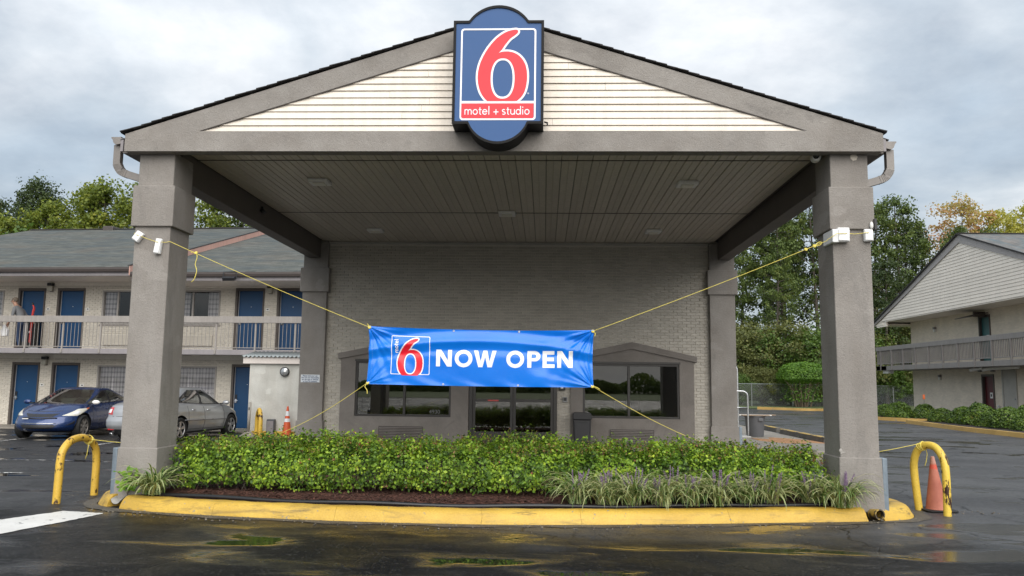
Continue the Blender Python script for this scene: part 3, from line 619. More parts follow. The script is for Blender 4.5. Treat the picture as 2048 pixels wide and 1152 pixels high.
# ------------------------------------------------------------------ motel sign
SX, SZ = 0.001211, 0.00126
sign = thing('motel_sign', 'blue and red lightbox sign with a black frame on the canopy gable', 'sign', (-0.055, -0.15, 4.9))
m_sblue = M('sign_blue', (0.045, 0.11, 0.27), 0.4, 0.03, 1, fine=0.01, spec=0.2); m_sred = M('sign_red', (0.74, 0.06, 0.075), 0.4, 0.02, 1, fine=0.01, spec=0.2); m_swhite = M('sign_white', (0.86, 0.86, 0.9), 0.35, 0.02, 1, fine=0.01)
m_sframe = M('sign_frame_black', (0.008, 0.008, 0.009), 0.45, 0.1, 3, spec=0.15)
def arc(cx, half, y0, rise, n=20):
    r = (half * half + rise * rise) / (2 * rise); cy = y0 + rise - r; a = math.asin(half / r)
    return [(cx + r * math.sin(-a + 2 * a * i / n), cy + r * math.cos(-a + 2 * a * i / n)) for i in range(n + 1)]
def sign_outline(g):   # local x about centre, z above loc
    W, zb, zt, ah = 0.607 - g, 0.285 + g, 1.715 - g, 0.40 - g * 0.3
    top = arc(0, ah, zt, 0.215); bot = arc(0, ah, -zb, 0.275)
    return [(-W, zb), (-W, zt)] + top + [(W, zt), (W, zb)] + [(-x, -y) for x, y in bot]
o = flat_shape('frame', [sign_outline(0.0), sign_outline(0.035)], 0.36, m_sframe, sign, loc=(0, -0.19, 0)); bev(o, 0.012)
flat_shape('back_box', [sign_outline(0.03)], 0.28, m_sframe, sign, loc=(0, -0.16, 0))
face = flat_shape('face', [sign_outline(0.034)], 0.02, m_sblue, sign, loc=(0, -0.345, 0))
def sp(X, Y): return ((X - 527) * SX, 0.285 + (1137 - Y) * SZ)
def rrect(x0, y0, x1, y1, r, fl=(1, 1, 1, 1)):
    out = []
    for k, (cx, cy, a0) in enumerate(((x0 + r, y0 + r, 180), (x1 - r, y0 + r, 270), (x1 - r, y1 - r, 0), (x0 + r, y1 - r, 90))):
        cor = ((x0, y0), (x1, y0), (x1, y1), (x0, y1))[k]
        out += [(cx + r * math.cos(R(a0 + 90 * i / 6)), cy + r * math.sin(R(a0 + 90 * i / 6))) for i in range(7)] if fl[k] else [cor]
    return out
SIX = smooth_pts([(690, 105), (725, 104), (741, 118), (736, 140), (708, 166), (655, 205), (605, 265), (565, 325)], 6, False).tolist() + [[530, 362]] + smooth_pts([(532, 361), (572, 348), (640, 346), (708, 363), (766, 402), (812, 462), (838, 535), (846, 620), (840, 705), (820, 785), (785, 845), (735, 890)], 6, False).tolist() + smooth_pts([(410, 890), (372, 850), (335, 790), (311, 712), (302, 632), (309, 550), (332, 462), (375, 370), (430, 285), (500, 205), (568, 152), (632, 120), (690, 105)], 6, False).tolist()
HOLE = [(577 + 132 * math.copysign(abs(math.cos(t)) ** 0.85, math.cos(t)), 642 + 222 * math.copysign(abs(math.sin(t)) ** 0.9, math.sin(t))) for t in np.linspace(0, 2 * math.pi, 49)[:-1]]
HOLE2 = [(577 + 110 * math.copysign(abs(math.cos(t)) ** 0.85, math.cos(t)), 642 + 200 * math.copysign(abs(math.sin(t)) ** 0.9, math.sin(t))) for t in np.linspace(0, 2 * math.pi, 49)[:-1]]
def grow(P, d):
    P = np.array(P, float); keep = [0]
    for i in range(1, len(P)):
        if np.linalg.norm(P[i] - P[keep[-1]]) > 2: keep.append(i)
    P = P[keep]; A = np.roll(P, 1, 0); B_ = np.roll(P, -1, 0)
    t1 = (P - A) / np.linalg.norm(P - A, axis=1)[:, None]; t2 = (B_ - P) / np.linalg.norm(B_ - P, axis=1)[:, None]
    n1, n2 = np.stack([t1[:, 1], -t1[:, 0]], 1), np.stack([t2[:, 1], -t2[:, 0]], 1); n = n1 + n2; n /= np.maximum(np.linalg.norm(n, axis=1), 0.3)[:, None]
    area = 0.5 * np.sum(P[:, 0] * B_[:, 1] - P[:, 1] * B_[:, 0]); return P + n * (d if area > 0 else -d)
SIXW = [(x, min(y, 893)) for x, y in grow(SIX, 22)]
tr = lambda c: [sp(*p) for p in c]
yf = -0.357
flat_shape('frame_line', [tr(rrect(110, 88, 943, 1096, 34)), tr(rrect(128, 106, 924, 1078, 22))], 0.004, m_swhite, sign, loc=(0, yf, 0))
flat_shape('divider_line', [tr(rrect(124, 888, 928, 914, 4))], 0.004, m_swhite, sign, loc=(0, yf - 0.0006, 0))
flat_shape('red_panel', [tr(rrect(127, 915, 920, 1077, 20, (0, 0, 1, 1)))], 0.004, m_sred, sign, loc=(0, yf - 0.0003, 0))
def dense(P, st=6.0):
    P = np.array(P, float); Q = np.vstack([P, P[:1]]); s = np.concatenate([[0], np.cumsum(np.linalg.norm(np.diff(Q, axis=0), axis=1))]); n = int(s[-1] / st); t = np.linspace(0, s[-1], n + 1)[:-1]
    return np.stack([np.interp(t, s, Q[:, 0]), np.interp(t, s, Q[:, 1])], 1)
DS = dense(SIX); ol = MB(); D2 = np.vstack([DS, DS[:1]])
for i in range(len(DS)):
    p, q = D2[i], D2[i + 1]; t_ = (q - p) / max(np.linalg.norm(q - p), 1e-6); n_ = np.array([-t_[1], t_[0]]) * 22; y_ = yf - 0.0032 - 0.0000015 * i
    f_ = [sp(X, min(Y, 893)) for X, Y in (p + n_ - t_ * 2, q + n_ + t_ * 2, q - n_ + t_ * 2, p - n_ - t_ * 2)]; ol.add([(a, y_, b) for a, b in f_], [(0, 1, 2, 3)])
    f_ = [sp(p[0] + 22 * math.cos(a), min(p[1] + 22 * math.sin(a), 893)) for a in np.linspace(0, 6.283, 13)[:-1]]; ol.add([(a, y_ - 0.0007, b) for a, b in f_], [tuple(range(12))])
ol.build('numeral_outline', m_swhite, sign, fixn=False)
flat_shape('numeral_inner_outline', [tr([(577 + 134 * math.copysign(abs(math.cos(t)) ** 0.85, math.cos(t)), 642 + 224 * math.copysign(abs(math.sin(t)) ** 0.9, math.sin(t))) for t in np.linspace(0, 2 * math.pi, 49)[:-1]]), tr(HOLE2)], 0.004, m_swhite, sign, loc=(0, yf - 0.0012, 0))
flat_shape('numeral', [tr(SIX), tr(HOLE)], 0.004, m_sred, sign, loc=(0, yf - 0.0040, 0))
# stroke lettering
def A_(cx, cy, rx, ry, a0, a1, n=14): return [(cx + rx * math.cos(R(a0 + (a1 - a0) * i / n)), cy + ry * math.sin(R(a0 + (a1 - a0) * i / n))) for i in range(n + 1)]
GL = {'m': (1.55, [[(0.1, 0), (0.1, 1)], [(0.1, 0.55)] + A_(0.42, 0.62, 0.32, 0.33, 160, 0) + [(0.74, 0)], [(0.74, 0.55)] + A_(1.06, 0.62, 0.32, 0.33, 160, 0) + [(1.38, 0)]]),
      'o': (1.1, [A_(0.52, 0.5, 0.43, 0.45, 0, 360, 28)]), 't': (0.66, [[(0.27, 1.35), (0.27, 0.25)] + A_(0.47, 0.25, 0.2, 0.2, 180, 285), [(0.02, 0.93), (0.58, 0.93)]]),
      'e': (1.05, [[(0.08, 0.53), (0.93, 0.53)] + A_(0.5, 0.5, 0.43, 0.45, 4, 325, 26)]), 'l': (0.42, [[(0.18, 0), (0.18, 1.6)]]),
      's': (0.82, [A_(0.38, 0.72, 0.28, 0.23, 40, 265, 16)[:-1] + A_(0.38, 0.27, 0.3, 0.23, 88, -145, 16)]), 'u': (1.02, [[(0.1, 1), (0.1, 0.38)] + A_(0.47, 0.4, 0.37, 0.35, 180, 345), [(0.86, 1), (0.86, 0)]]),
      'd': (1.12, [A_(0.5, 0.5, 0.42, 0.45, 0, 360, 28), [(0.95, 0), (0.95, 1.6)]]), 'i': (0.42, [[(0.18, 0), (0.18, 0.98)], A_(0.18, 1.38, 0.04, 0.04, 0, 360, 8)]),
      '+': (1.0, [[(0.0, 0.5), (1.0, 0.5)], [(0.5, 0.0), (0.5, 1.0)]]), ' ': (0.5, [])}
def stroke_text(txt, h, w=0.15, gap=0.09):
    """list of quads (2D) for a line of text; returns vertices, faces, width"""
    v, f, x = [], [], 0.0
    for ch in txt:
        adv, strokes = GL[ch]
        for st in strokes:
            P = np.array(st); T = np.gradient(P, axis=0); T /= np.maximum(np.linalg.norm(T, axis=1), 1e-6)[:, None]; n = np.stack([-T[:, 1], T[:, 0]], 1) * w / 2; k = len(v)
            for p, q in zip(P, n): v += [((x + p[0] + q[0]) * h, (p[1] + q[1]) * h), ((x + p[0] - q[0]) * h, (p[1] - q[1]) * h)]
            f += [(k + 2 * i, k + 2 * i + 1, k + 2 * i + 3, k + 2 * i + 2) for i in range(len(P) - 1)]
        x += adv + gap
    return np.array(v), f, (x - gap) * h
v2, f2, w2 = stroke_text('motel + studio', 1.0, 0.17)
sx = (880 - 163) * SX / w2; mb = MB(); x0, z0 = sp(163, 1037)
adv = 0.0
for ch in 'motel + studio':
    gv_, gf_, gw_ = stroke_text(ch, 1.0, 0.17)
    if len(gv_):
        mb = MB(); mb.add([(x0 + (a + adv) * sx, yf - 0.0045 - 0.00001 * i, z0 + b * 58 * SZ) for i, (a, b) in enumerate(gv_)], [q[::-1] for q in gf_]); mb.build('letter', m_swhite, sign, fixn=False)
    adv += GL[ch][0] + 0.09
cx, cz = sp(859, 806); mb = MB(); mb.lathe([(0.009, 0), (0.012, 0.0001)], 16, 'y', (cx, yf - 0.003, cz)); mb.build('registered_mark', m_swhite, sign); text_mesh('registered_letter', 'R', 0.016, m_swhite, sign, (cx, yf - 0.003, cz - 0.0055))
mb = MB(); mb.tube([(0.62, -0.03, 0.42), (0.66, -0.05, 0.40), (0.66, -0.05, 0.36)], 0.012, 6); mb.build('cable_gland', m_black, sign)

# ------------------------------------------------------------------ banner
BC = dict(tl=(-1.874, 2.553), tr=(1.271, 2.527), bl=(-1.875, 1.747), br=(1.264, 1.737))
def banner_pt(u, v):
    """u 0..1 left to right, v 0..1 bottom to top"""
    xb = BC['bl'][0] + (BC['br'][0] - BC['bl'][0]) * u; xt = BC['tl'][0] + (BC['tr'][0] - BC['tl'][0]) * u
    zb = BC['bl'][1] + (BC['br'][1] - BC['bl'][1]) * u; zt = BC['tl'][1] + (BC['tr'][1] - BC['tl'][1]) * u - 0.028 * np.sin(math.pi * u) ** 0.8
    zb = zb - 0.008 * np.sin(math.pi * u)
    x = xb + (xt - xb) * v; z = zb + (zt - zb) * v
    # edges pull in between the corners
    x = x + np.where(u < 0.5, 1, -1) * 0.016 * np.sin(math.pi * v) * np.clip(1 - np.minimum(u, 1 - u) * 5, 0, 1)
    y = np.zeros_like(x)
    W, H = 3.14, 0.79; X, Z = u * W, v * H
    for cx, cz, sg, k, ph, am in ((0, H, 1, 12, 0.4, 0.009), (W, H, -1, 12, 1.1, 0.011), (0, 0, 1, 11, 0.2, 0.007), (W, 0, -1, 12, 2.0, 0.010)):
        dx, dz = np.abs(X - cx), np.abs(Z - cz); r = np.hypot(dx, dz); th = np.arctan2(dz, dx + 1e-6)
        fall = np.clip(r / 0.12, 0, 1) * np.exp(-r / (0.75 if cz else 0.38)); y = y + am * fall * np.sin(k * th + ph) + am * 0.4 * fall * np.sin(k * 2.3 * th + ph * 3)
    sag = (1 - v) + 0.22 * (2 * u - 1) ** 2 * -1
    y = y + 0.028 * np.exp(-((sag - 0.02) / 0.09) ** 2) - 0.024 * np.exp(-((sag - 0.20) / 0.065) ** 2) + 0.013 * np.exp(-((sag - 0.36) / 0.06) ** 2)
    y = y + 0.012 * np.sin(5.2 * u + 1.8 * v + 0.7) * np.sin(math.pi * v) + 0.004 * np.sin(37 * u + 3 * np.sin(9 * v)) * np.exp(-v * 7) + 0.003 * np.sin(29 * u + 11 * v) * np.exp(-((u - 0.88) / 0.15) ** 2 - ((v - 0.2) / 0.2) ** 2) * 3
    return x, 0.35 + y, z
m_ban = NT('blue_vinyl'); m_ban.set(col=m_ban.ramp(m_ban.noise(2, 4), [(0.3, (0.0, 0.15, 0.66)), (0.7, (0.002, 0.18, 0.74))]), rough=0.24, spec=0.5); m_ban.bump(m_ban.noise(7, 3), 0.12, 0.02); m_ban = m_ban.m
m_bwhite = M('vinyl_white', (0.83, 0.83, 0.85), 0.32, 0.02, 2, fine=0.01); m_bred = M('vinyl_red', (0.72, 0.012, 0.03), 0.3, 0.03, 2, fine=0.01)
banner = thing('banner', 'shiny blue vinyl opening banner roped up in front of the entrance', 'banner', (-0.3, 0.35, 1.74))
NU, NV = 1000, 254
uu, vv = np.meshgrid(np.linspace(0, 1, NU + 1), np.linspace(0, 1, NV + 1)); bx, by, bz = banner_pt(uu, vv)
BL_ = np.array([-0.3, 0.35, 1.74])
gv = np.stack([bx, by, bz], -1).reshape(-1, 3) - BL_
idx = (np.arange(NV)[:, None] * (NU + 1) + np.arange(NU)[None, :]).ravel(); gf = np.stack([idx, idx + 1, idx + NU + 2, idx + NU + 1], 1)
# rest of the writing is laid out on the flat sheet: 3.14 m by 0.80 m, origin bottom left
fx = ((uu[:-1, :-1] + uu[1:, 1:]) / 2 * 3.14).ravel(); fz = ((vv[:-1, :-1] + vv[1:, 1:]) / 2 * 0.79).ravel()
o = link('vinyl_sheet', np_mesh('vinyl_sheet', gv, gf, m_ban, smooth=True), banner)
def printed(name, mask, mat, lift):
    f = gf[mask]; used = np.unique(f); mp_ = np.full(len(gv), -1); mp_[used] = np.arange(len(used)); v = gv[used].copy(); v[:, 1] -= lift
    return link(name, np_mesh(name, v, mp_[f], mat, smooth=True), banner)
def bl6(c): return [(0.335 + (x - 110) * 0.000652, 0.672 - (y - 88) * 0.000652 * 1.0) for x, y in c]   # sign drawing onto the banner
six_b = [(x, min(y, 900)) for x, y in SIX]
def lg(c, ox=0.41, oz=0.652, k=0.000655): return [(ox + (x - 290) * k, oz - (y - 92) * k) for x, y in c]
fr_o, fr_i = rrect(0.322, 0.142, 0.872, 0.678, 0.02), rrect(0.332, 0.152, 0.862, 0.668, 0.014)
h6, r6 = inside(fx, fz, lg(HOLE2)), inside(fx, fz, lg(SIX)); w6 = r6.copy(); sel = np.where((fx > 0.38) & (fx < 0.82) & (fz < 0.69))[0]; CT = np.array(lg(dense(SIX, 10)))
w6[sel] |= (np.hypot(fx[sel, None] - CT[None, :, 0], fz[sel, None] - CT[None, :, 1]).min(1) < 24 * 0.000655) & (fz[sel] > 0.142)
r6h = inside(fx, fz, lg(HOLE)); rim = inside(fx, fz, fr_o) & ~inside(fx, fz, fr_i)
redm = r6 & ~r6h & (fz > 0.128); whm = ((w6 & ~h6) | rim) & ~redm
printed('numeral', redm, m_bred, 0.0012); printed('white_outline', whm, m_bwhite, 0.0012)
def letters():
    H = 1.0; t = 0.235
    Nn = [[(0, 0), (0, 1), (0.29, 1), (0.69, 0.38), (0.69, 1), (0.93, 1), (0.93, 0), (0.65, 0), (0.24, 0.63), (0.24, 0)]]
    Oo = [[(0.53 + 0.53 * math.cos(a), 0.5 + 0.525 * math.sin(a)) for a in np.linspace(0, 6.283, 41)[:-1]], [(0.53 + 0.30 * math.cos(a), 0.5 + 0.30 * math.sin(a)) for a in np.linspace(0, 6.283, 41)[:-1]]]
    Ww = [[(0, 1), (0.25, 1), (0.42, 0.36), (0.57, 1), (0.81, 1), (0.96, 0.36), (1.13, 1), (1.37, 1), (1.10, 0), (0.84, 0), (0.69, 0.62), (0.54, 0), (0.28, 0)]]
    Pp = [[(0, 0), (0, 1), (0.42, 1)] + [(0.44 + 0.33 * math.cos(a), 0.69 + 0.31 * math.sin(a)) for a in np.linspace(1.57, -1.57, 14)] + [(0.24, 0.38), (0.24, 0)], [(0.24, 0.8), (0.42, 0.8)] + [(0.42 + 0.12 * math.cos(a), 0.69 + 0.11 * math.sin(a)) for a in np.linspace(1.57, -1.57, 10)] + [(0.24, 0.58)]]
    Ee = [[(0, 0), (0, 1), (0.7, 1), (0.7, 0.79), (0.24, 0.79), (0.24, 0.61), (0.67, 0.61), (0.67, 0.4), (0.24, 0.4), (0.24, 0.21), (0.72, 0.21), (0.72, 0)]]
    return dict(N=(Nn, 0.93), O=(Oo, 1.06), W=(Ww, 1.37), P=(Pp, 0.78), E=(Ee, 0.72))
LT = letters(); x = 0.962; hgt = 0.232; zb = 0.268; mask = np.zeros(fx.shape, bool)
for ch, start in zip('NOWOPEN', (0.962, 1.221, 1.486, 1.936, 2.226, 2.436, 2.642)):
    cs, w = LT[ch]; k = {'N': 0.235, 'O': 0.232, 'W': 0.228, 'P': 0.235, 'E': 0.235}[ch]; m = np.zeros(fx.shape, bool)
    for c in cs: m ^= inside(fx, fz, [(start + a * k, zb + b * hgt) for a, b in c])
    printed('letter', m, m_bwhite, 0.0014)
v2, f2, w2 = stroke_text('motel', 1.0, 0.24); kx = 0.19 / w2; msk = np.zeros(fx.shape, bool)
for q in f2:   # word runs up the left of the numeral
    P = [(0.423 - v2[i][1] * 0.038, 0.44 + v2[i][0] * kx) for i in (q[0], q[1], q[3], q[2])]; P = [P[0], P[1], P[2], P[3]]; msk |= inside(fx, fz, [P[0], P[1], P[3], P[2]]) | inside(fx, fz, P)
printed('small_lettering', msk, m_bwhite, 0.0013)['kind'] = 'stuff'
# hems, eyelets
hem = ((fx < 0.055) & (fx > 0.05)) & ((np.floor(fz / 0.012) % 2) == 0) | ((fx > 3.085) & (fx < 3.09) & ((np.floor(fz / 0.012) % 2) == 0))
printed('stitching', hem, M('blue_thread', (0.05, 0.22, 0.6), 0.6), 0.0012)
for u, v in ((0.008, 0.975), (0.992, 0.975), (0.008, 0.025), (0.992, 0.025), (0.38, 0.975), (0.67, 0.975), (0.34, 0.025), (0.67, 0.025)):
    p = np.array([float(a) for a in banner_pt(np.array(u), np.array(v))]) - BL_; mb = MB(); mb.lathe([(0.006, -0.003), (0.0105, -0.005), (0.015, -0.003), (0.015, 0.001)], 14, 'y', p); mb.build('eyelet', m_steel, banner, smooth=True)

# ------------------------------------------------------------------ ropes and foam pads
def cat(a, b, sag, n=24):
    a, b = Vector(a), Vector(b); return [a.lerp(b, i / n) + Vector((0, 0, -4 * sag * (i / n) * (1 - i / n))) for i in range(n + 1)]
def corner(u, v): return tuple(float(a) for a in banner_pt(np.array(u), np.array(v)))
def rope(label, path, knots=(), tails=(), loc=None):
    t = thing('rope', label, 'rope', path[0], 0, 'yellow ropes holding the banner'); l = Vector(path[0])
    mb = MB(); mb.tube([Vector(p) - l for p in path], 0.0038, 6); mb.build('cord', m_rope, t, smooth=True)
    for kp in knots:
        mb = MB(); q = Vector(kp) - l
        for i in range(3):
            a = i * 1.1; mb.tube([q + Vector((0.017 * math.cos(s + a), 0.012 * math.sin(s + a), 0.017 * math.sin(s * 1.0) * math.cos(a))) for s in np.linspace(0, 6.28, 12)], 0.0068, 5)
        mb.build('knot', m_rope, t, smooth=True)
    for tl in tails:
        mb = MB(); mb.tube([Vector(p) - l for p in smooth_pts(tl, 6, False)], 0.0055, 5); mb.build('rope_tail', m_rope, t, smooth=True)
    return t
tl, tr_, bl_, br_ = corner(0.004, 0.98), corner(0.996, 0.98), corner(0.004, 0.02), corner(0.996, 0.02)
k1 = Vector((-4.608, -0.012, 3.672)).lerp(Vector(tl), 0.13)
rope('yellow rope from the left column down to the upper left banner corner', [(-5.13, 0.25, 3.80), (-5.125, 0.0, 3.792), (-5.12, -0.012, 3.789), (-5.037, -0.088, 3.752), (-4.9, -0.022, 3.70), (-4.748, -0.088, 3.652), (-4.66, -0.02, 3.66), (-4.608, -0.012, 3.672)] + cat((-4.6, -0.01, 3.67), tl, 0.02),
     [k1, tl], [[k1, k1 + Vector((0.02, 0, -0.06)), k1 + Vector((0.0, 0, -0.16)), k1 + Vector((0.025, 0, -0.25)), k1 + Vector((0, 0, -0.36)), k1 + Vector((-0.04, 0, -0.41))], [k1, k1 + Vector((-0.05, 0, 0.01)), k1 + Vector((-0.07, 0, 0.0))], [tl, Vector(tl) + Vector((-0.03, 0, 0.05))]])
k2 = Vector((4.34, -0.04, 3.72)).lerp(Vector(tr_), 0.05) + Vector((0, 0, -0.004)); k3 = Vector((4.34, -0.04, 3.72)).lerp(Vector(tr_), 0.085) + Vector((0, 0, -0.006))
rope('yellow rope from the right column down to the upper right banner corner', [(4.955, 0.25, 3.84), (4.95, -0.02, 3.835), (4.873, -0.09, 3.828), (4.72, -0.03, 3.818), (4.57, -0.12, 3.813), (4.45, -0.12, 3.806), (4.36, -0.06, 3.74)] + cat((4.34, -0.04, 3.72), tr_, 0.02),
     [k2, k3, tr_], [[k2, k2 + Vector((0.06, 0, 0.05)), k2 + Vector((0.1, 0, 0.045)), k2 + Vector((0.07, 0, 0.01)), k2], [tr_, Vector(tr_) + Vector((0.03, 0, -0.03)), Vector(tr_) + Vector((0.025, 0, -0.07))]])
low_l = [Vector(p) for p in smooth_pts([bl_, (-2.44, 0.62, 1.405), (-3.024, 0.92, 1.115), (-3.785, 1.35, 0.83), (-4.4, 1.42, 0.72), (-5.2, 1.0, 0.80), (-5.45, 0.62, 0.872), (-5.86, 0.62, 0.91), (-5.90, 0.62, 0.93)], 8, False)]
rope('yellow rope from the lower left banner corner to the left bollard', low_l, [bl_], [[bl_, Vector(bl_) + Vector((-0.035, 0, -0.05)), Vector(bl_) + Vector((-0.005, 0, -0.1)), Vector(bl_) + Vector((0.0, 0, -0.15))]])
low_r = [Vector(p) for p in smooth_pts([br_, (2.089, 0.8, 1.303), (2.935, 1.25, 0.945), (3.7, 1.45, 0.76), (4.5, 1.3, 0.75), (5.2, 0.8, 0.89), (5.78, 0.72, 1.02), (5.83, 0.72, 1.03)], 8, False)]
rope('yellow rope from the lower right banner corner to the right bollard', low_r, [br_], [[br_, Vector(br_) + Vector((0.06, 0, -0.015)), Vector(br_) + Vector((0.1, 0, -0.04))]])
def pad(label, c, w, h, dpt, ang, wrap=0):
    t = thing('foam_pad', label, 'foam pad', c, 0, 'foam pads under the ropes'); mb = MB(); nx = 6
    mb.box(-w / 2, w / 2, -dpt, 0.0, -h / 2, h / 2, Matrix.Rotation(R(ang), 3, 'Y'), (0, 0, 0))
    o = mb.build('pad_sheet', m_foam, t, bevel=0.012, seg=3)
    mb = MB(); mb.box(-w / 2 + 0.006, w / 2 - 0.006, -dpt - 0.014, -dpt + 0.003, -h / 2 + 0.012, h / 2 - 0.03, Matrix.Rotation(R(ang + 3), 3, 'Y'), (0, 0, 0)); mb.build('folded_flap', m_foam, t, bevel=0.006, seg=3)
    if wrap:
        mb = MB(); mb.box(-w / 2 - 0.07, -w / 2 + 0.012, -dpt + 0.004, 0.28, -h / 2 - 0.01, h / 2 - 0.02); mb.build('folded_side', m_foam, t, bevel=0.012, seg=3)
    return t
pad('tilted white foam pad at the outer edge of the left column', (-5.045, -0.004, 3.735), 0.105, 0.145, 0.06, 33)
pad('upright white foam pad in the middle of the left column', (-4.752, -0.004, 3.60), 0.085, 0.215, 0.06, 6)
pad('white foam pad wrapped round the inner edge of the right column', (4.555, -0.004, 3.80), 0.155, 0.19, 0.09, 0, 1)
pad('small white foam pad at the outer edge of the right column', (4.895, -0.004, 3.80), 0.115, 0.165, 0.06, -2)

# ------------------------------------------------------------------ lobby building behind the canopy
LO = (PX, 8.1, 0.42)
lobby = thing('lobby_building', 'painted brick motel lobby with bronze windows behind the canopy', 'building', LO)
def brick_field(parent, x0, x1, z0, z1, holes, y, mat, org, singles=300, pick=None, cuts=(), bl=0.203, bh=0.0677, gap=0.009, dp=0.02, seed=1):
    """running-bond bricks proud of their mortar, facing -Y; the first singles are objects, the others one mesh"""
    r = random.Random(seed); L_ = []; row = 0; z = z0
    while z + bh <= z1 + 1e-6:
        x = x0 - (bl / 2 if row % 2 else 0)
        while x < x1:
            a, b = max(x, x0) + gap / 2, min(x + bl, x1) - gap / 2; c, d_ = z + gap / 2, z + bh - gap / 2; x += bl
            if b - a < 0.03: continue
            if any(ins(a, b, c, d_) for ins in holes): continue
            pcs = [(a, b)]
            for (u0, u1, w0, w1) in cuts:
                if w0 < (c + d_) / 2 < w1: pcs = [q for p in pcs for q in ((p[0], min(p[1], u0)), (max(p[0], u1), p[1])) if q[1] - q[0] > 0.015]
            L_ += [(p, q, c, d_) for p, q in pcs]
        z += bh; row += 1
    full = [q for q in L_ if abs(q[1] - q[0] - (bl - gap)) < 1e-4]
    if pick: full = sorted(full, key=pick)
    one = set(full[:singles]); mb = MB(); w, h = bl - gap, bh - gap
    def bk(m, a, b, c, d_, yo):
        e_ = 0.003; m.add([(a, yo, c), (b, yo, c), (b, yo, d_), (a, yo, d_), (a + e_, yo - dp, c + e_), (b - e_, yo - dp, c + e_), (b - e_, yo - dp, d_ - e_), (a + e_, yo - dp, d_ - e_)], [(4, 5, 6, 7), (0, 1, 5, 4), (1, 2, 6, 5), (2, 3, 7, 6), (3, 0, 4, 7)])
    m1 = MB(); bk(m1, 0, w, 0, h, 0); bm_ = m1.mesh('brick', mat)
    for q in L_:
        j = r.uniform(0, 0.002)
        if q in one: link('brick', bm_, parent, loc=(q[0] - org[0], y - org[1] + j, q[2] - org[2]))
        else: bk(mb, *q, y + j)
    off(mb, org); o = mb.build('brickwork', mat, parent, fixn=False); o['kind'] = 'stuff'; return o
SL, SR = (-4.20, -1.17), (1.20, 4.05)
def peak_hole(x0, x1, zs, zp):
    xm = (x0 + x1) / 2
    def f(a, b, c, d):
        t = lambda x: zs + (zp - zs) * (1 - abs(x - xm) / ((x1 - x0) / 2))
        return a > x0 and b < x1 and d < min(t(a), t(b)) - 0.04
    return f
brick_field(lobby, -4.62, 4.46, 0.42, 5.09, [peak_hole(*SL, 2.38, 2.7), peak_hole(*SR, 2.38, 2.7), ], 8.1, m_brick, LO, 300, lambda q: (abs((q[0] + q[1]) / 2 - 0.0) > 4.3, abs(q[2] - 2.95) > 0.42, -abs(q[0])), cuts=[(-1.16, 0.89, 0.4, 2.63)])
def wall_cells(mb, x0, x1, z0, z1, holes, y0, y1):
    xs = sorted({x0, x1} | {h[0] for h in holes} | {h[1] for h in holes}); zs = sorted({z0, z1} | {h[2] for h in holes} | {h[3] for h in holes})
    for a, b in zip(xs[:-1], xs[1:]):
        for c, d_ in zip(zs[:-1], zs[1:]):
            if not any(a >= h[0] - 1e-6 and b <= h[1] + 1e-6 and c >= h[2] - 1e-6 and d_ <= h[3] + 1e-6 for h in holes): mb.box(a, b, y0, y1, c, d_)
WL, WR, DR = (-3.85, -1.585, 0.975, 2.255), (1.485, 3.715, 1.0, 2.255), (-1.155, 0.885, 0.42, 2.62)
mb = MB(); wall_cells(mb, -5.0, 4.85, 0.05, 5.163, [WL, WR, DR], 8.1, 8.3); off(mb, LO).build('front_wall', m_mortar, lobby)
mb = MB(); mb.box(-5.0, -4.8, 8.3, 13.0, 0.05, 5.16); mb.box(4.65, 4.85, 8.3, 13.0, 0.05, 5.16); mb.box(-5.0, 4.85, 13.0, 13.2, 0.05, 5.16); mb.prism([(-5.2, 5.161), (5.0, 5.161), (-0.1, 6.8)], 13.0, 13.2); off(mb, LO).build('side_wall', m_brick, lobby)
mb = MB(); mb.box(-4.8, 4.65, 8.3, 13.0, 0.38, 0.43); off(mb, LO).build('interior_floor', M('lobby_floor', (0.16, 0.14, 0.12), 0.3), lobby)
mb = MB(); mb.box(-4.8, 4.65, 8.3, 13.0, 2.8, 2.85); off(mb, LO).build('interior_ceiling', M('lobby_ceiling', (0.6, 0.6, 0.58), 0.8), lobby)
mb = MB(); mb.box(-4.8, 4.65, 12.9, 12.99, 0.43, 2.8); mb.box(0.95, 1.1, 9.4, 12.9, 0.43, 2.8); off(mb, LO).build('interior_wall', M('lobby_wall', (0.42, 0.39, 0.34), 0.8, streak=0.1), lobby)
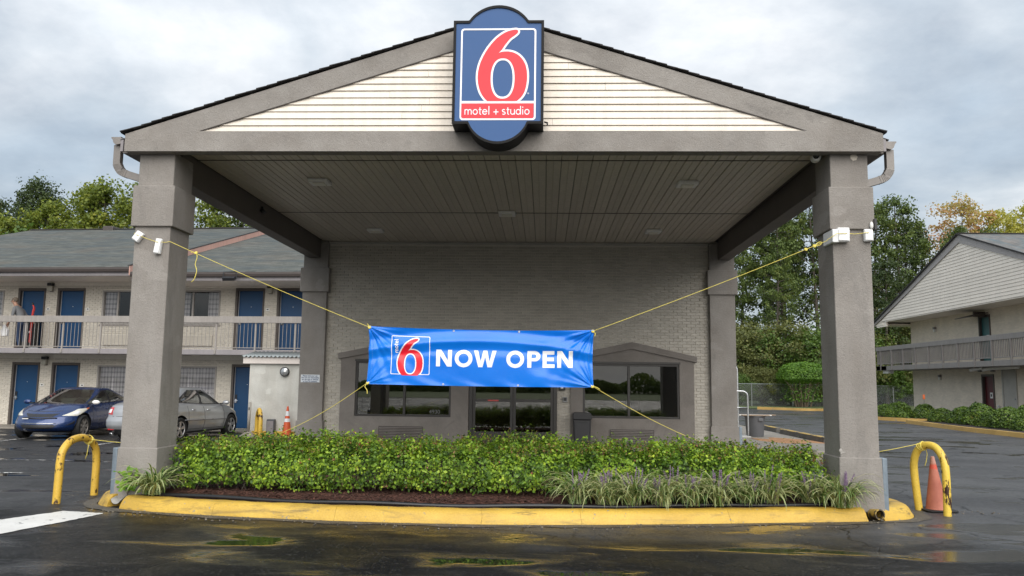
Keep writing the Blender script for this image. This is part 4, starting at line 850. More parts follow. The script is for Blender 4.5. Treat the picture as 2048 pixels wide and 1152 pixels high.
for nm, (x0, x1), win, zpk in (('l', SL, WL, 2.68), ('r', SR, WR, 2.68)):
    xm = (x0 + x1) / 2
    sg = flat_shape('window_surround', [[(x0, 0.42), (x1, 0.42), (x1, 2.36), (xm, zpk), (x0, 2.36)], [(win[0], win[2]), (win[0], win[3]), (win[1], win[3]), (win[1], win[2])]], 0.1, m_stucco2, lobby, loc=(-PX, 8.05 - 8.1 - 0.002, -0.42)); bev(sg, 0.008)
    mb = MB(); mb.prism([(x0 - 0.07, 2.30), (xm, 2.60), (x1 + 0.07, 2.30), (x1 + 0.07, 2.435), (xm, 2.765), (x0 - 0.07, 2.435)], 7.955, 8.06); off(mb, LO).build('peaked_moulding', m_stucco2, lobby, bevel=0.008)
    mb = MB(); mb.box(win[0] - 0.02, win[1] + 0.02, 7.985, 8.0, win[3] + 0.002, win[3] + 0.05); off(mb, LO).build('window_head', m_frame, lobby)
    # window: frame, mullion, two panes
    fw_ = 0.05; mb = MB(); a, b, c, d_ = win
    mb.box(a, b, 8.03, 8.12, c, c + fw_); mb.box(a, b, 8.03, 8.12, d_ - fw_, d_); mb.box(a, a + fw_, 8.03, 8.12, c + fw_, d_ - fw_); mb.box(b - fw_, b, 8.03, 8.12, c + fw_, d_ - fw_)
    mid = (a + b) / 2 - (0.05 if nm == 'r' else -0.03); mb.box(mid - 0.028, mid + 0.028, 8.03, 8.12, c + fw_, d_ - fw_)
    w = off(mb, LO).build('window', m_frame, lobby, bevel=0.004)
    for p, q in ((a + fw_, mid - 0.028), (mid + 0.028, b - fw_)):
        mb = MB(); mb.box(p, q, 8.075, 8.079, c + fw_, d_ - fw_); off(mb, LO).build('pane', m_glass, w)
    # through-wall air vents
    va, vb = (-3.262, -2.22) if nm == 'l' else (2.107, 3.118); mb = MB(); mb.box(va, vb, 7.975, 7.998, 0.43, 0.755); v_ = off(mb, LO).build('air_vent', m_gutter_dk, lobby)
    for i in range(8):
        mb = MB(); z = 0.46 + i * 0.036; mb.box(va + 0.02, vb - 0.02, 7.955, 7.974, z, z + 0.014, Matrix.Rotation(R(-30), 3, 'X')); off(mb, LO).build('slat', m_stucco2, v_)
text_mesh('address_number', '4930', 0.13, M('etched_number', (0.16, 0.16, 0.16), 0.5), lobby, (-1.97 - PX, -0.03, 0.63 ))
# sliding doors
fz0, fz1 = 0.42, 2.62
mb = MB(); mb.box(-1.155, -1.075, 7.97, 8.12, fz0, fz1); mb.box(0.805, 0.885, 7.97, 8.12, fz0, fz1); mb.box(-1.075, 0.805, 7.97, 8.12, 2.46, fz1); dr = off(mb, LO).build('sliding_door', m_frame, lobby, bevel=0.005)
for a, b in ((-1.073, -0.137), (-0.131, 0.803)):
    mb = MB(); mb.box(a, a + 0.065, 8.0, 8.05, fz0, 2.455); mb.box(b - 0.065, b, 8.0, 8.05, fz0, 2.455); mb.box(a + 0.065, b - 0.065, 8.0, 8.05, fz0 + 0.01, 0.66); mb.box(a + 0.065, b - 0.065, 8.0, 8.05, 1.345, 1.405); mb.box(a + 0.065, b - 0.065, 8.0, 8.05, 2.38, 2.455)
    off(mb, LO).build('leaf_frame', m_frame, dr, bevel=0.004)
    for c, d_ in ((0.66, 1.345), (1.405, 2.38)):
        mb = MB(); mb.box(a + 0.065, b - 0.065, 8.023, 8.027, c, d_); off(mb, LO).build('pane', m_glass, dr)
mb = MB(); mb.box(-0.72, -0.47, 7.995, 7.999, 1.36, 1.39); off(mb, LO).build('warning_strip', M('red_sticker', (0.55, 0.06, 0.05), 0.5, 0.4, 60), dr)
mb = MB(); mb.box(0.93, 1.08, 7.98, 8.07, 1.63, 1.75); off(mb, LO).build('door_sensor', m_black, lobby, bevel=0.01); mb = MB(); mb.box(0.97, 1.03, 7.972, 7.979, 1.67, 1.71); off(mb, LO).build('sensor_window', m_white, lobby)
kp = thing('keypad', 'small grey keypad box on the brick beside the sliding door', 'keypad', (1.075, 8.05, 1.417)); mb = MB(); mb.box(-0.055, 0.055, -0.03, 0.03, -0.06, 0.06); mb.build('case', M('grey_case', (0.3, 0.3, 0.3), 0.4), kp, bevel=0.008); mb = MB(); mb.box(-0.038, 0.036, -0.034, -0.028, -0.035, 0.045); mb.build('screen', m_black, kp)
mb = MB(); mb.tube([(-0.055, 0, 0.0), (-0.1, 0.005, 0.0)], 0.006, 6); mb.build('conduit', m_steel, kp)
# furniture seen through the glass
sf = thing('sofa', 'dark maroon sofa inside the lobby behind the left window', 'sofa', (-2.7, 9.6, 0.43)); m_mar = M('maroon_leather', (0.10, 0.012, 0.02), 0.4, 0.1)
for nm, bxs in (('seat', (-0.95, 0.95, -0.35, 0.3, 0.12, 0.45)), ('backrest', (-0.95, 0.95, 0.3, 0.5, 0.12, 0.9)), ('armrest', (-1.12, -0.95, -0.35, 0.5, 0.0, 0.65)), ('armrest', (0.95, 1.12, -0.35, 0.5, 0.0, 0.65))):
    mb = MB(); mb.box(*bxs); mb.build(nm, m_mar, sf, bevel=0.04, seg=3)
mb = MB(); mb.box(-3.68, -3.45, 9.0, 9.23, 0.43, 2.8); off(mb, LO).build('interior_post', m_white, lobby)
ch = thing('office_chair', 'black office chair inside the lobby behind the right window', 'chair', (2.62, 9.0, 0.43))
mb = MB(); mb.box(-0.32, 0.32, 0.22, 0.3, 0.45, 1.02); mb.build('backrest', m_black, ch, bevel=0.03, seg=3); mb = MB(); mb.box(-0.28, 0.28, -0.28, 0.22, 0.4, 0.48); mb.build('seat', m_black, ch, bevel=0.03)
mb = MB(); mb.tube([(0, 0, 0.03), (0, 0, 0.42)], 0.03, 8)
for k in range(5): mb.tube([(0, 0, 0.1), (0.3 * math.cos(k * 1.257), 0.3 * math.sin(k * 1.257), 0.04)], 0.02, 6)
mb.build('pedestal', m_black, ch)
rd = thing('reception_desk', 'wooden reception desk at the back of the lobby', 'desk', (-0.6, 11.6, 0.43)); mb = MB(); mb.box(-1.2, 1.2, 0, 0.5, 0, 1.05); mb.build('body', M('desk_wood', (0.16, 0.08, 0.04), 0.4), rd); mb = MB(); mb.box(-1.26, 1.26, -0.06, 0.56, 1.052, 1.09); mb.build('top', M('desk_top', (0.08, 0.07, 0.06), 0.2), rd)
# porch slab, walk and what stands on it
mb = MB(); mb.box(-4.5, 5.06, 6.9, 8.1, 0.1, 0.42); mb.box(5.06, 7.45, 6.9, 24.0, 0.1, 0.42); struct(mb.build('sidewalk', m_concrete, bevel=0.02))
mb = MB(); mb.box(4.86, 5.058, 8.1, 13.2, 0.1, 0.418); struct(mb.build('sidewalk_strip', m_concrete))
v = []; f = []
for i in range(60):
    for j in range(34): x_, y_ = 6.0 + 2.0 * i / 59 * 0.85, 9.0 + 2.6 * j / 33; r_ = math.hypot((x_ - 6.75) / 0.85, (y_ - 10.0) / 1.0) + 0.25 * math.sin(7 * x_ + 3 * y_); v.append((x_, y_, 0.4205 + max(0, 0.02 * (1 - r_)) + random.uniform(0, 0.004) * (r_ < 1) - 0.01 * (r_ > 1)))
f = [(i * 34 + j, (i + 1) * 34 + j, (i + 1) * 34 + j + 1, i * 34 + j + 1) for i in range(59) for j in range(33)]
struct(link('spilled_sand', np_mesh('spilled_sand', v, f, M('orange_sand', (0.34, 0.18, 0.085), 0.95, 0.35, 8, 0.6, 80))), 'stuff')
m_stop = worn_yellow('yellow_wheel_stop', (0.50, 0.34, 0.09), (0.13, 0.12, 0.10), 0.52, 4, 0.7); m_stopside = M('grimy_concrete', (0.10, 0.095, 0.085), 0.9, 0.3, 5, 0.4)
for x_, y_, ln, lb in ((7.52, 11.25, 3.7, 'long concrete wheel stop with a yellow top, nearest the right column'), (7.57, 14.55, 1.85, 'short concrete wheel stop with a yellow top beyond the long one')):
    t = thing('wheel_stop', lb, 'wheel stop', (x_, y_, 0.42), 0, 'wheel stops along the walk'); mb = MB(); mb.prism([(-0.1, 0), (0.1, 0), (0.075, 0.12), (-0.075, 0.12)], -ln / 2, ln / 2); mb.build('body', m_stopside, t, bevel=0.015)
    mb = MB(); mb.prism([(-0.08, 0.121), (0.08, 0.121), (0.06, 0.138), (-0.06, 0.138)], -ln / 2 + 0.01, ln / 2 - 0.01); mb.build('painted_top', m_stop, t, bevel=0.006)
bn = thing('litter_bin', 'black plastic litter bin standing beside the entrance door', 'bin', (1.455, 7.8, 0.42)); m_binb = M('bin_black', (0.018, 0.018, 0.021), 0.42, 0.15, 3)
mb = MB(); mb.prism([(-0.185, 0.0), (0.185, 0), (0.2, 0.55), (-0.2, 0.55)], -0.16, 0.16); mb.build('body', m_binb, bn, bevel=0.02, seg=3)
mb = MB(); mb.prism([(-0.212, 0.555), (0.212, 0.555), (0.212, 0.69), (0.17, 0.715), (-0.17, 0.715), (-0.212, 0.69)], -0.175, 0.175); mb.build('lid', m_binb, bn, bevel=0.015, seg=3)
mb = MB(); mb.box(-0.165, 0.165, -0.172, -0.161, 0.05, 0.5); mb.build('front_panel', M('bin_panel', (0.026, 0.026, 0.03), 0.35), bn, bevel=0.006)
gb = thing('trash_can', 'round grey trash can covered with boards behind the right rear column', 'bin', (6.33, 11.55, 0.42)); m_grey = M('grey_plastic', (0.10, 0.105, 0.115), 0.5, 0.15, 3)
mb = MB(); mb.lathe([(0.001, 0), (0.215, 0), (0.225, 0.02), (0.265, 0.52), (0.285, 0.525), (0.285, 0.56), (0.26, 0.56), (0.255, 0.5)], 28); o = mb.build('body', m_grey, gb); auto_smooth(o)
mb = MB(); mb.box(0.02, 0.16, -0.29, -0.25, 0.42, 0.5); mb.build('handle', m_grey, gb, bevel=0.015)
m_wood = M('weathered_board', (0.30, 0.22, 0.15), 0.8, 0.25, 3, 0.3, 40, streak=0.2)
for i, (a, w_) in enumerate(((-0.30, 0.15), (-0.13, 0.14), (0.04, 0.15), (0.2, 0.14))):
    t = thing('board', ('weathered board on the trash can, first from the front', 'weathered board on the trash can, second from the front', 'weathered board on the trash can, third from the front', 'weathered board on the trash can, last from the front')[i], 'board', (6.33, 11.55 + a, 0.984), R((3, -2, 5, -4)[i]), 'boards lying on the trash can')
    mb = MB(); mb.box((-0.4, -0.5, -0.36, -0.45)[i], (0.34, 0.42, 0.5, 0.62)[i], 0, w_, 0, 0.022); mb.build('plank_body', m_wood if i != 1 else m_white, t, bevel=0.004)
ct = thing('luggage_cart', 'chrome tube luggage cart parked behind the right rear column', 'luggage cart', (5.25, 8.95, 0.42))
mb = MB(); c = smooth_pts([(0.25, 0, 0.16), (0.25, 0, 0.9), (0.25, 0, 1.10), (0.235, 0, 1.175), (0.18, 0, 1.22), (0.1, 0, 1.235), (-0.3, 0, 1.235)], 6, False); mb.tube(c, 0.02, 10); mb.tube([(0.25, 0, 0.84), (-0.3, 0, 0.84)], 0.014, 8); mb.build('handrail', m_steel, ct, smooth=True)
mb = MB(); c = smooth_pts([(0.06, 0.2, 0.16), (0.06, 0.2, 1.4), (0.06, 0.2, 1.72), (0.04, 0.2, 1.80), (-0.02, 0.2, 1.84), (-0.5, 0.2, 1.84)], 6, False); mb.tube(c, 0.022, 10); mb.build('hanging_rail', m_steel, ct, smooth=True)
mb = MB(); mb.box(-0.6, 0.3, -0.08, 0.5, 0.13, 0.165); mb.build('platform', M('cart_deck', (0.45, 0.44, 0.42), 0.5), ct, bevel=0.012)
for x_, y_ in ((0.17, 0.0), (0.17, 0.42), (-0.5, 0.0), (-0.5, 0.42)):
    mb = MB(); mb.lathe([(0.001, -0.016), (0.05, -0.016), (0.06, -0.01), (0.06, 0.01), (0.05, 0.016), (0.001, 0.016)], 18, 'x', (x_, y_, 0.06)); cw = mb.build('caster', m_rubber, ct); mb = MB(); mb.box(x_ - 0.022, x_ + 0.022, y_ - 0.02, y_ + 0.02, 0.1, 0.128); mb.build('fork', m_steel, cw)
# lock-your-car plate
sg = thing('notice_sign', 'small white notice with four lines of blue text on the left rear column', 'sign', (-4.905, 7.945, 1.83)); mb = MB(); mb.box(-0.225, 0.225, -0.006, 0.003, -0.09, 0.09); mb.build('plate', M('notice_white', (0.72, 0.76, 0.80), 0.4, 0.05), sg, bevel=0.003)
text_mesh('notice_lettering', 'Please lock your car.\nWe are not responsible\nfor damage to vehicles\nor loss of contents.', 0.047, M('notice_blue', (0.06, 0.10, 0.2), 0.5), sg, (0, -0.0075, 0.048), bold=0.0012, spacing=0.92, sx=0.92)['kind'] = 'stuff'
# ------------------------------------------------------------------ leaves, hedge, planting
def leaf_mat(name, stops, rough=0.5, trans=0.3, patch=None, spec=0.4):
    """leaf colours vary from leaf to leaf and from clump to clump"""
    s = NT(name); f = s.rnd()
    if patch:
        f = s.math('ADD', s.math('MULTIPLY', f, 1 - patch[1]), s.math('MULTIPLY', s.ramp(s.noise(patch[0], 3), [(0.32, (0, 0, 0)), (0.68, (1, 1, 1))]), patch[1]))
    c = s.ramp(f, stops); s.set(col=c, rough=rough, spec=spec)
    t = s.node('ShaderNodeBsdfTranslucent'); s.link(s.mix(1.0, c, (1.25, 1.2, 0.6), 'MULTIPLY'), t.inputs['Color'])
    m = s.node('ShaderNodeMixShader'); m.inputs[0].default_value = trans; s.link(s.b.outputs[0], m.inputs[1]); s.link(t.outputs[0], m.inputs[2]); s.link(m.outputs[0], s.out.inputs[0]); return s.m
def leaf_quads(P, Nm, size, r, spread=0.7, wid=0.42, fold=0.12, hang=0.0, var=(0.65, 1.3)):
    """one folded leaf per point; P,Nm (n,3)"""
    n = len(P); nv = Nm + r.normal(0, spread, (n, 3)); nv /= np.linalg.norm(nv, axis=1)[:, None]
    t = r.normal(0, 1, (n, 3)); t[:, 2] -= hang; t -= nv * np.sum(t * nv, 1)[:, None]; t /= np.maximum(np.linalg.norm(t, axis=1), 1e-6)[:, None]
    b = np.cross(nv, t); s = (size * r.uniform(var[0], var[1], n))[:, None]
    v = np.stack([P - t * s * 0.5, P + b * s * wid + nv * s * fold, P + t * s * 0.5, P - b * s * wid + nv * s * fold], 1).reshape(-1, 3)
    return v, np.arange(n * 4).reshape(n, 4)
def hash_noise(seed, k=24):
    """smooth 3D wobble from a few random sine waves"""
    r = np.random.default_rng(seed); W = r.normal(0, 1, (k, 3)); ph = r.uniform(0, 6.28, k)
    return lambda P, f: np.sin(P @ (W.T * f) + ph).mean(1) * math.sqrt(k) * 0.7
m_bark = M('bark', (0.10, 0.085, 0.07), 0.9, 0.25, 3, 0.8, 30, streak=0.3)
m_hleaf = leaf_mat('hedge_leaf', [(0.0, (0.018, 0.036, 0.009)), (0.25, (0.05, 0.105, 0.014)), (0.46, (0.12, 0.225, 0.024)), (0.70, (0.27, 0.42, 0.036)), (0.94, (0.50, 0.63, 0.06)), (0.97, (0.34, 0.24, 0.08)), (1.0, (0.26, 0.07, 0.04))], 0.5, 0.3, (4.2, 0.5))
def make_hedge():
    h = thing('hedge', 'long clipped bright green nandina hedge between the two front columns', 'hedge', (-0.1, 0.72, 0.27)); r = np.random.default_rng(3); wob = hash_noise(5)
    # closed cross section: upright faces, rounded shoulders
    cs = smooth_pts([(-0.50, 0.03), (-0.60, 0.15), (-0.63, 0.30), (-0.60, 0.43), (-0.50, 0.53), (-0.30, 0.58), (0.0, 0.59), (0.30, 0.58), (0.52, 0.52), (0.60, 0.4), (0.60, 0.2)], 8, False)
    cl = np.concatenate([[0], np.cumsum(np.linalg.norm(np.diff(cs, axis=0), axis=1))]); ct = np.gradient(cs, axis=0); ct /= np.linalg.norm(ct, axis=1)[:, None]
    def samp(n, inset):
        x = r.uniform(-4.47, 4.42, n); s = r.uniform(0, cl[-1], n) ** 1.0; yy, zz_ = np.interp(s, cl, cs[:, 0]), np.interp(s, cl, cs[:, 1]); ty, tz = np.interp(s, cl, ct[:, 0]), np.interp(s, cl, ct[:, 1])
        e = np.clip((4.50 - np.abs(x + 0.03)) / 0.40, 0.03, 1) ** 0.5
        P = np.stack([x, yy * (0.5 + 0.5 * e), 0.30 + (zz_ - 0.30) * (0.5 + 0.5 * e)], 1); Nm = np.stack([np.sign(x) * (1 - e) * 2, -tz, ty], 1)
        ph_ = (x + 0.12 * np.sin(x * 1.7 + 1) + 4.6) / 1.17; lob = np.sin(x * 2.1 + 0.6) * 0.6 + np.sin(x * 5.3) * 0.35 + 0.8 - 3.4 * np.exp(-((ph_ - np.round(ph_)) / 0.085) ** 2) * (0.6 + 0.4 * np.sin(x * 9.1))
        w = wob(P, 2.0)[:, None] * 0.06 + wob(P + 9, 5.5)[:, None] * 0.065 + wob(P + 5, 13.0)[:, None] * 0.045 + 0.03 * lob[:, None]
        return P + Nm * (w - inset[:, None]), Nm
    # deep leaves, then shoots that stand out in clumps
    n = 46000; ins = 0.045 + np.abs(r.normal(0, 0.06, n)); P, Nm = samp(n, ins); Nm[:, 2] += 0.4; Pn, Nn_ = [P], [Nm]
    nc = 1700; C0, CN = samp(nc, r.uniform(-0.045, 0.05, nc))
    for c_, n_ in zip(C0, CN):
        k = int(r.uniform(12, 34)); s_c = r.uniform(0.035, 0.075); q = r.normal(0, s_c, (k, 3)); q -= np.array([0, 0, 0.25]) * np.abs(q[:, :1]); Pn.append(c_ + q); Nn_.append(np.tile(n_ + np.array([0, 0, 0.7]), (k, 1)) + q * 6)
    P, Nm = np.vstack(Pn), np.vstack(Nn_); P[:, 1] += 0.06
    keep = (P[:, 2] > 0.03 + 0.12 * r.random(len(P)) + 0.03 * np.sin(P[:, 0] * 3.3)); P, Nm = P[keep], Nm[keep]
    v1, f1 = leaf_quads(P, Nm / np.linalg.norm(Nm, axis=1)[:, None], 0.042, r, 0.5, 0.34, 0.10, 0.9, (0.4, 1.55))
    # young sprigs standing out of the top
    m = 900; x = r.uniform(-4.4, 4.3, m); P0, N0 = samp(6000, np.zeros(6000)); top = P0[P0[:, 2] > 0.52][:m]; sp_, sn_ = [], []
    for p in top:
        L_ = r.uniform(0.03, 0.10); d_ = np.array([r.normal(0, .35), r.normal(0, .35), 1.0])
        for k in range(5): sp_.append(p + d_ * L_ * k / 4 + r.normal(0, 0.008, 3)); sn_.append(np.array([r.normal(0, 1), r.normal(0, 1), 0.8]))
    v2, f2 = leaf_quads(np.array(sp_), np.array(sn_), 0.026, r, 0.3)
    link('new_growth', np_mesh('new_growth', v2, f2, leaf_mat('bronze_new_growth', [(0, (0.10, 0.16, 0.03)), (0.45, (0.24, 0.32, 0.05)), (0.7, (0.30, 0.20, 0.07)), (1, (0.26, 0.10, 0.05))], 0.5, 0.35)), h)['kind'] = 'stuff'
    tw = MB(); T0, TN = samp(700, r.uniform(-0.02, 0.05, 700))
    for p_, n_ in zip(T0, TN):
        p_ = p_ + np.array([0, 0.06, 0]); q = Vector(p_) + Vector((r.normal(0, .02), r.normal(0, .02), r.uniform(.03, .09))); tw.tube([Vector(p_) - Vector(n_) * 0.06, Vector(p_), q], [.0035, .003, .0015], 4, False)
    tw.build('twigs', M('reddish_twig', (0.13, 0.075, 0.05), 0.8, 0.2, 9), h, fixn=False)['kind'] = 'stuff'
    dl = T0[T0[:, 2] > 0.1][:260] + np.array([0, 0.05, 0]); v3, f3 = leaf_quads(dl, np.tile([0.0, -0.7, 0.6], (len(dl), 1)), 0.04, r, 0.6, 0.35, 0.15, 0.9); link('dead_leaves', np_mesh('dead_leaves', v3, f3, leaf_mat('dead_leaf', [(0, (0.20, 0.10, 0.05)), (0.6, (0.30, 0.16, 0.07)), (1, (0.28, 0.05, 0.04))], 0.6, 0.2)), h)['kind'] = 'stuff'
    link('foliage', np_mesh('foliage', v1, f1, m_hleaf), h)
    mb = MB()
    for i in range(150):
        x_, y_ = random.uniform(-4.3, 4.2), random.uniform(-0.42, 0.45); p = Vector((x_, y_, -0.02)); path = [p]
        for k in range(4): p = p + Vector((random.uniform(-.06, .06), random.uniform(-.07, .07), random.uniform(.08, .13))); path.append(p)
        mb.tube(path, [0.009, 0.008, 0.006, 0.005, 0.003], 5, False)
    mb.build('stems', m_bark, h)['kind'] = 'stuff'
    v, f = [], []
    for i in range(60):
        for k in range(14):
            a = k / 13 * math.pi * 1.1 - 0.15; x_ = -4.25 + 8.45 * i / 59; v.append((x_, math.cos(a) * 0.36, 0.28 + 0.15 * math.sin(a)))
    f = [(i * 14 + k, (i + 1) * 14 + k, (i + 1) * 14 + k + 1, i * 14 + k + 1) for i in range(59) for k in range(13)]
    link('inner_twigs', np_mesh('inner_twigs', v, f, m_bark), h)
make_hedge()
m_lgreen = leaf_mat('lily_turf_green', [(0, (0.06, 0.13, 0.03)), (0.6, (0.11, 0.20, 0.045)), (1, (0.17, 0.25, 0.07))], 0.45, 0.2)
m_lcream = leaf_mat('lily_turf_cream', [(0, (0.46, 0.51, 0.24)), (0.7, (0.66, 0.68, 0.38)), (1, (0.46, 0.40, 0.22))], 0.45, 0.2)
m_lilac = M('lilac_flower', (0.21, 0.14, 0.23), 0.7, 0.3, 30, piece=0.3)
def turf_meshes(seed, nb, ln, nfl, wk=1.0):
    r = random.Random(seed); v, f, mi = [], [], []; segs = 7
    for i in range(nb):
        a = r.uniform(0, 6.283); L_ = ln * r.uniform(0.65, 1.25); w = r.uniform(0.007, 0.011) * wk; x0, y0 = r.gauss(0, 0.05), r.gauss(0, 0.045)
        el = R(r.triangular(40, 88, 70)); dr = r.uniform(1.7, 2.9); ca, sa = math.cos(a), math.sin(a); p = Vector((x0, y0, 0)); k0 = len(v)
        for k in range(segs + 1):
            t = k / segs; ang = el - dr * t ** 1.5; ww = w * (1 - t ** 3) * (0.6 + 0.4 * min(1, t * 4))
            for q in (-1, -0.45, 0.45, 1): v.append((p.x - sa * ww * q, p.y + ca * ww * q, p.z + (0.0018 if abs(q) == 1 else 0)))
            p = p + Vector((ca * math.cos(ang), sa * math.cos(ang), math.sin(ang))) * (L_ / segs)
        br = r.random() < 0.7
        for k in range(segs):
            for q in range(3): f.append((k0 + k * 4 + q, k0 + k * 4 + q + 1, k0 + k * 4 + 5 + q, k0 + k * 4 + 4 + q)); mi.append(1 if (q != 1 and br) else 0)
    bl = np_mesh('blades', v, f, [m_lgreen, m_lcream], mi); fl = []
    for i in range(nfl):
        mb = MB(); h = r.uniform(0.30, 0.44); dx, dy = r.uniform(-.13, .13), r.uniform(-.13, .1); x0, y0 = r.uniform(-.06, .06), r.uniform(-.06, .06)
        mb.tube([(x0, y0, 0), (x0 + dx * .5, y0 + dy * .5, h * .6), (x0 + dx, y0 + dy, h)], 0.0025, 4)
        for k in range(26):
            t = 0.45 + 0.55 * k / 25; a = k * 2.4; q = 0.011 * (1.25 - t * 0.8); mb.sphere((x0 + dx * t + q * math.cos(a), y0 + dy * t + q * math.sin(a), h * t), 0.0065, 3)
        fl.append(mb.mesh('flower_spike', m_lilac))
    return bl, fl
TURF = [turf_meshes(11 + i, 170, 0.52, 6 + i % 3) for i in range(4)]
tp = [(1.02, -0.30, 0.27), (1.35, -0.36, 0.27), (1.72, -0.34, 0.27), (2.08, -0.30, 0.27), (2.46, -0.22, 0.27), (2.82, -0.18, 0.27), (3.2, -0.08, 0.27), (3.52, 0.02, 0.27), (1.5, 0.0, 0.29), (2.3, 0.06, 0.29), (3.05, 0.16, 0.29)]
names_ = ['first from the bare mulch', 'second from the bare mulch', 'third from the bare mulch', 'fourth from the bare mulch', 'fifth from the bare mulch', 'sixth from the bare mulch', 'seventh from the bare mulch', 'eighth from the bare mulch', 'tucked behind the second and third', 'tucked behind the fourth and fifth', 'tucked behind the sixth and seventh']
def turf(i, x, y, z, label, s=1.0, fl=True, mesh=None):
    t = thing('lily_turf', label, 'grass clump', (x, y, z), random.uniform(0, 6.28), 'variegated lily turf clumps'); t.scale = (s, s, s * random.uniform(0.92, 1.08)); b, F = mesh or TURF[i % 4]; link('blades', b, t)
    if fl:
        for m in F: link('flower_spike', m, t)
    return t
for i, p in enumerate(tp): turf(i, *p, 'cream edged lily turf clump in front of the hedge, ' + names_[i], random.uniform(0.95, 1.12))
turf(2, 4.08, 0.12, 0.27, 'cream edged lily turf clump between the hedge end and the right column', 1.05)
turf(0, 4.42, -0.10, 0.26, 'large cream edged lily turf clump in front of the right column', 1.15)
BIG = turf_meshes(99, 130, 0.52, 0, 1.5)
turf(0, -4.55, -0.12, 0.27, 'broad leaved variegated lily turf clump in front of the left column', 1.05, False, BIG)
sd_ = thing('seedling', 'bright green lobed seedling growing at the foot of the left column', 'plant', (-4.93, -0.12, 0.25)); r_ = np.random.default_rng(8)
P = np.array([[r_.uniform(-.1, .2), r_.uniform(-.08, .08), r_.uniform(0.05, 0.36)] for _ in range(70)]); P[:, 0] -= (P[:, 2] - 0.15) * 0.25
v, f = leaf_quads(P, np.tile([0, -0.5, 0.8], (70, 1)), 0.07, r_, 0.4, 0.45, 0.1); link('foliage', np_mesh('foliage', v, f, leaf_mat('lime_leaf', [(0, (0.10, 0.24, 0.02)), (1, (0.25, 0.42, 0.04))], 0.4, 0.35)), sd_)
mb = MB()
for k in range(7): mb.tube([(0.02, 0, 0), (r_.uniform(-.03, .1), r_.uniform(-.03, .03), 0.15), (r_.uniform(-.12, .16), r_.uniform(-.05, .05), 0.3)], 0.003, 4)
mb.build('stems', m_bark, sd_)['kind'] = 'stuff'

# ------------------------------------------------------------------ hoop bollards and cones
def hoop(label, pts, r, mat, wraps=None):
    o = Vector(pts[0]); t = thing('hoop_bollard', label, 'bollard', (o.x, o.y, gz(o.x, o.y)), 0, 'yellow hoop bollards'); l = Vector((o.x, o.y, gz(o.x, o.y)))
    mb = MB(); mb.tube([Vector(p) - l for p in smooth_pts(pts, 7, False)], r, 18); ob = mb.build('bent_pipe', mat, t, smooth=True)
    if wraps:
        c, axis = Vector(wraps[0]) - l, Vector(wraps[1]).normalized(); mb = MB(); u = axis.orthogonal().normalized(); w = axis.cross(u)
        for k in range(5): mb.tube([c + axis * (k - 2) * 0.011 + (u * math.cos(a) + w * math.sin(a)) * (r + 0.006) + axis * 0.02 * math.sin(a + k) for a in np.linspace(0, 6.283, 18)], 0.0065, 5)
        mb.tube([c + Vector((0.03, -0.03, 0.0)), c + Vector((0.035, -0.07, -0.1)), c + Vector((0.02, -0.06, -0.2)), c + Vector((0.0, -0.06, -0.26))], 0.0055, 5)
        tag(link('rope_wrap', mb.mesh('rope_wrap', m_rope, True, True)), wraps[2], 'rope', 'rope wraps on the bollards').location = l
    return t
hoop('yellow hoop bollard on the asphalt in front of the blue car', [(-5.964, 0.04, 0.03), (-5.963, 0.05, 0.35), (-5.96, 0.055, 0.66), (-5.958, 0.10, 0.80), (-5.95, 0.24, 0.91), (-5.94, 0.45, 0.945), (-5.93, 0.66, 0.91), (-5.92, 0.81, 0.79), (-5.917, 0.865, 0.62), (-5.916, 0.87, 0.3), (-5.916, 0.87, 0.03)], 0.052, m_hoop, ((-5.93, 0.66, 0.90), (0, 0.8, -0.45), 'yellow rope wound round the top of the left hoop bollard'))
hoop('rusty yellow hoop bollard standing around the faded cone', [(5.82, 0.895, 0.03), (5.795, 0.90, 0.32), (5.772, 0.90, 0.62), (5.77, 0.88, 0.78), (5.795, 0.82, 0.92), (5.85, 0.71, 1.0), (5.915, 0.58, 0.99), (5.955, 0.47, 0.88), (5.968, 0.42, 0.72), (5.968, 0.41, 0.4), (5.959, 0.407, 0.03)], 0.051, m_hoop2, ((5.83, 0.76, 0.98), (0.45, -0.8, 0.45), 'yellow rope wound round the top of the rusty hoop bollard'))
hoop('small yellow hoop bollard in front of the pale shed', [(-8.07, 13.35, 0.03), (-8.065, 13.34, 0.5), (-8.03, 13.27, 0.74), (-7.88, 12.97, 0.90), (-7.73, 12.68, 0.74), (-7.695, 12.61, 0.5), (-7.69, 12.6, 0.03)], 0.062, m_hoop)
def cone(label, loc, hgt, r0, body, bands=None, lean=(0, 0)):
    t = thing('traffic_cone', label, 'cone', loc, 0, 'traffic cones'); rad = lambda z: r0 + (0.024 - r0) * (z / hgt)
    mb = MB(); mb.lathe([(rad(0), 0.02)] + [(rad(z), z) for z in np.linspace(0.03, hgt, 14)] + [(0.015, hgt + 0.004), (0.014, hgt - 0.1)], 28); mb.v = [(x + lean[0] * z, y + lean[1] * z, z) for x, y, z in mb.v]; o = mb.build('body', body, t); auto_smooth(o)
    mb = MB(); mb.prism([(-r0 * 1.45, -r0 * 1.2), (-r0 * 1.2, -r0 * 1.45), (r0 * 1.2, -r0 * 1.45), (r0 * 1.45, -r0 * 1.2), (r0 * 1.45, r0 * 1.2), (r0 * 1.2, r0 * 1.45), (-r0 * 1.2, r0 * 1.45), (-r0 * 1.45, r0 * 1.2)], 0, 0.022, 'xy'); mb.build('foot', m_rubber, t, bevel=0.008)
    for a, b in bands or ():
        mb = MB(); mb.lathe([(rad(a) + 0.002, a), (rad(b) + 0.002, b)], 28); mb.build('reflective_band', M('reflective_band', (0.72, 0.73, 0.75), 0.3), t, smooth=True)
    return t
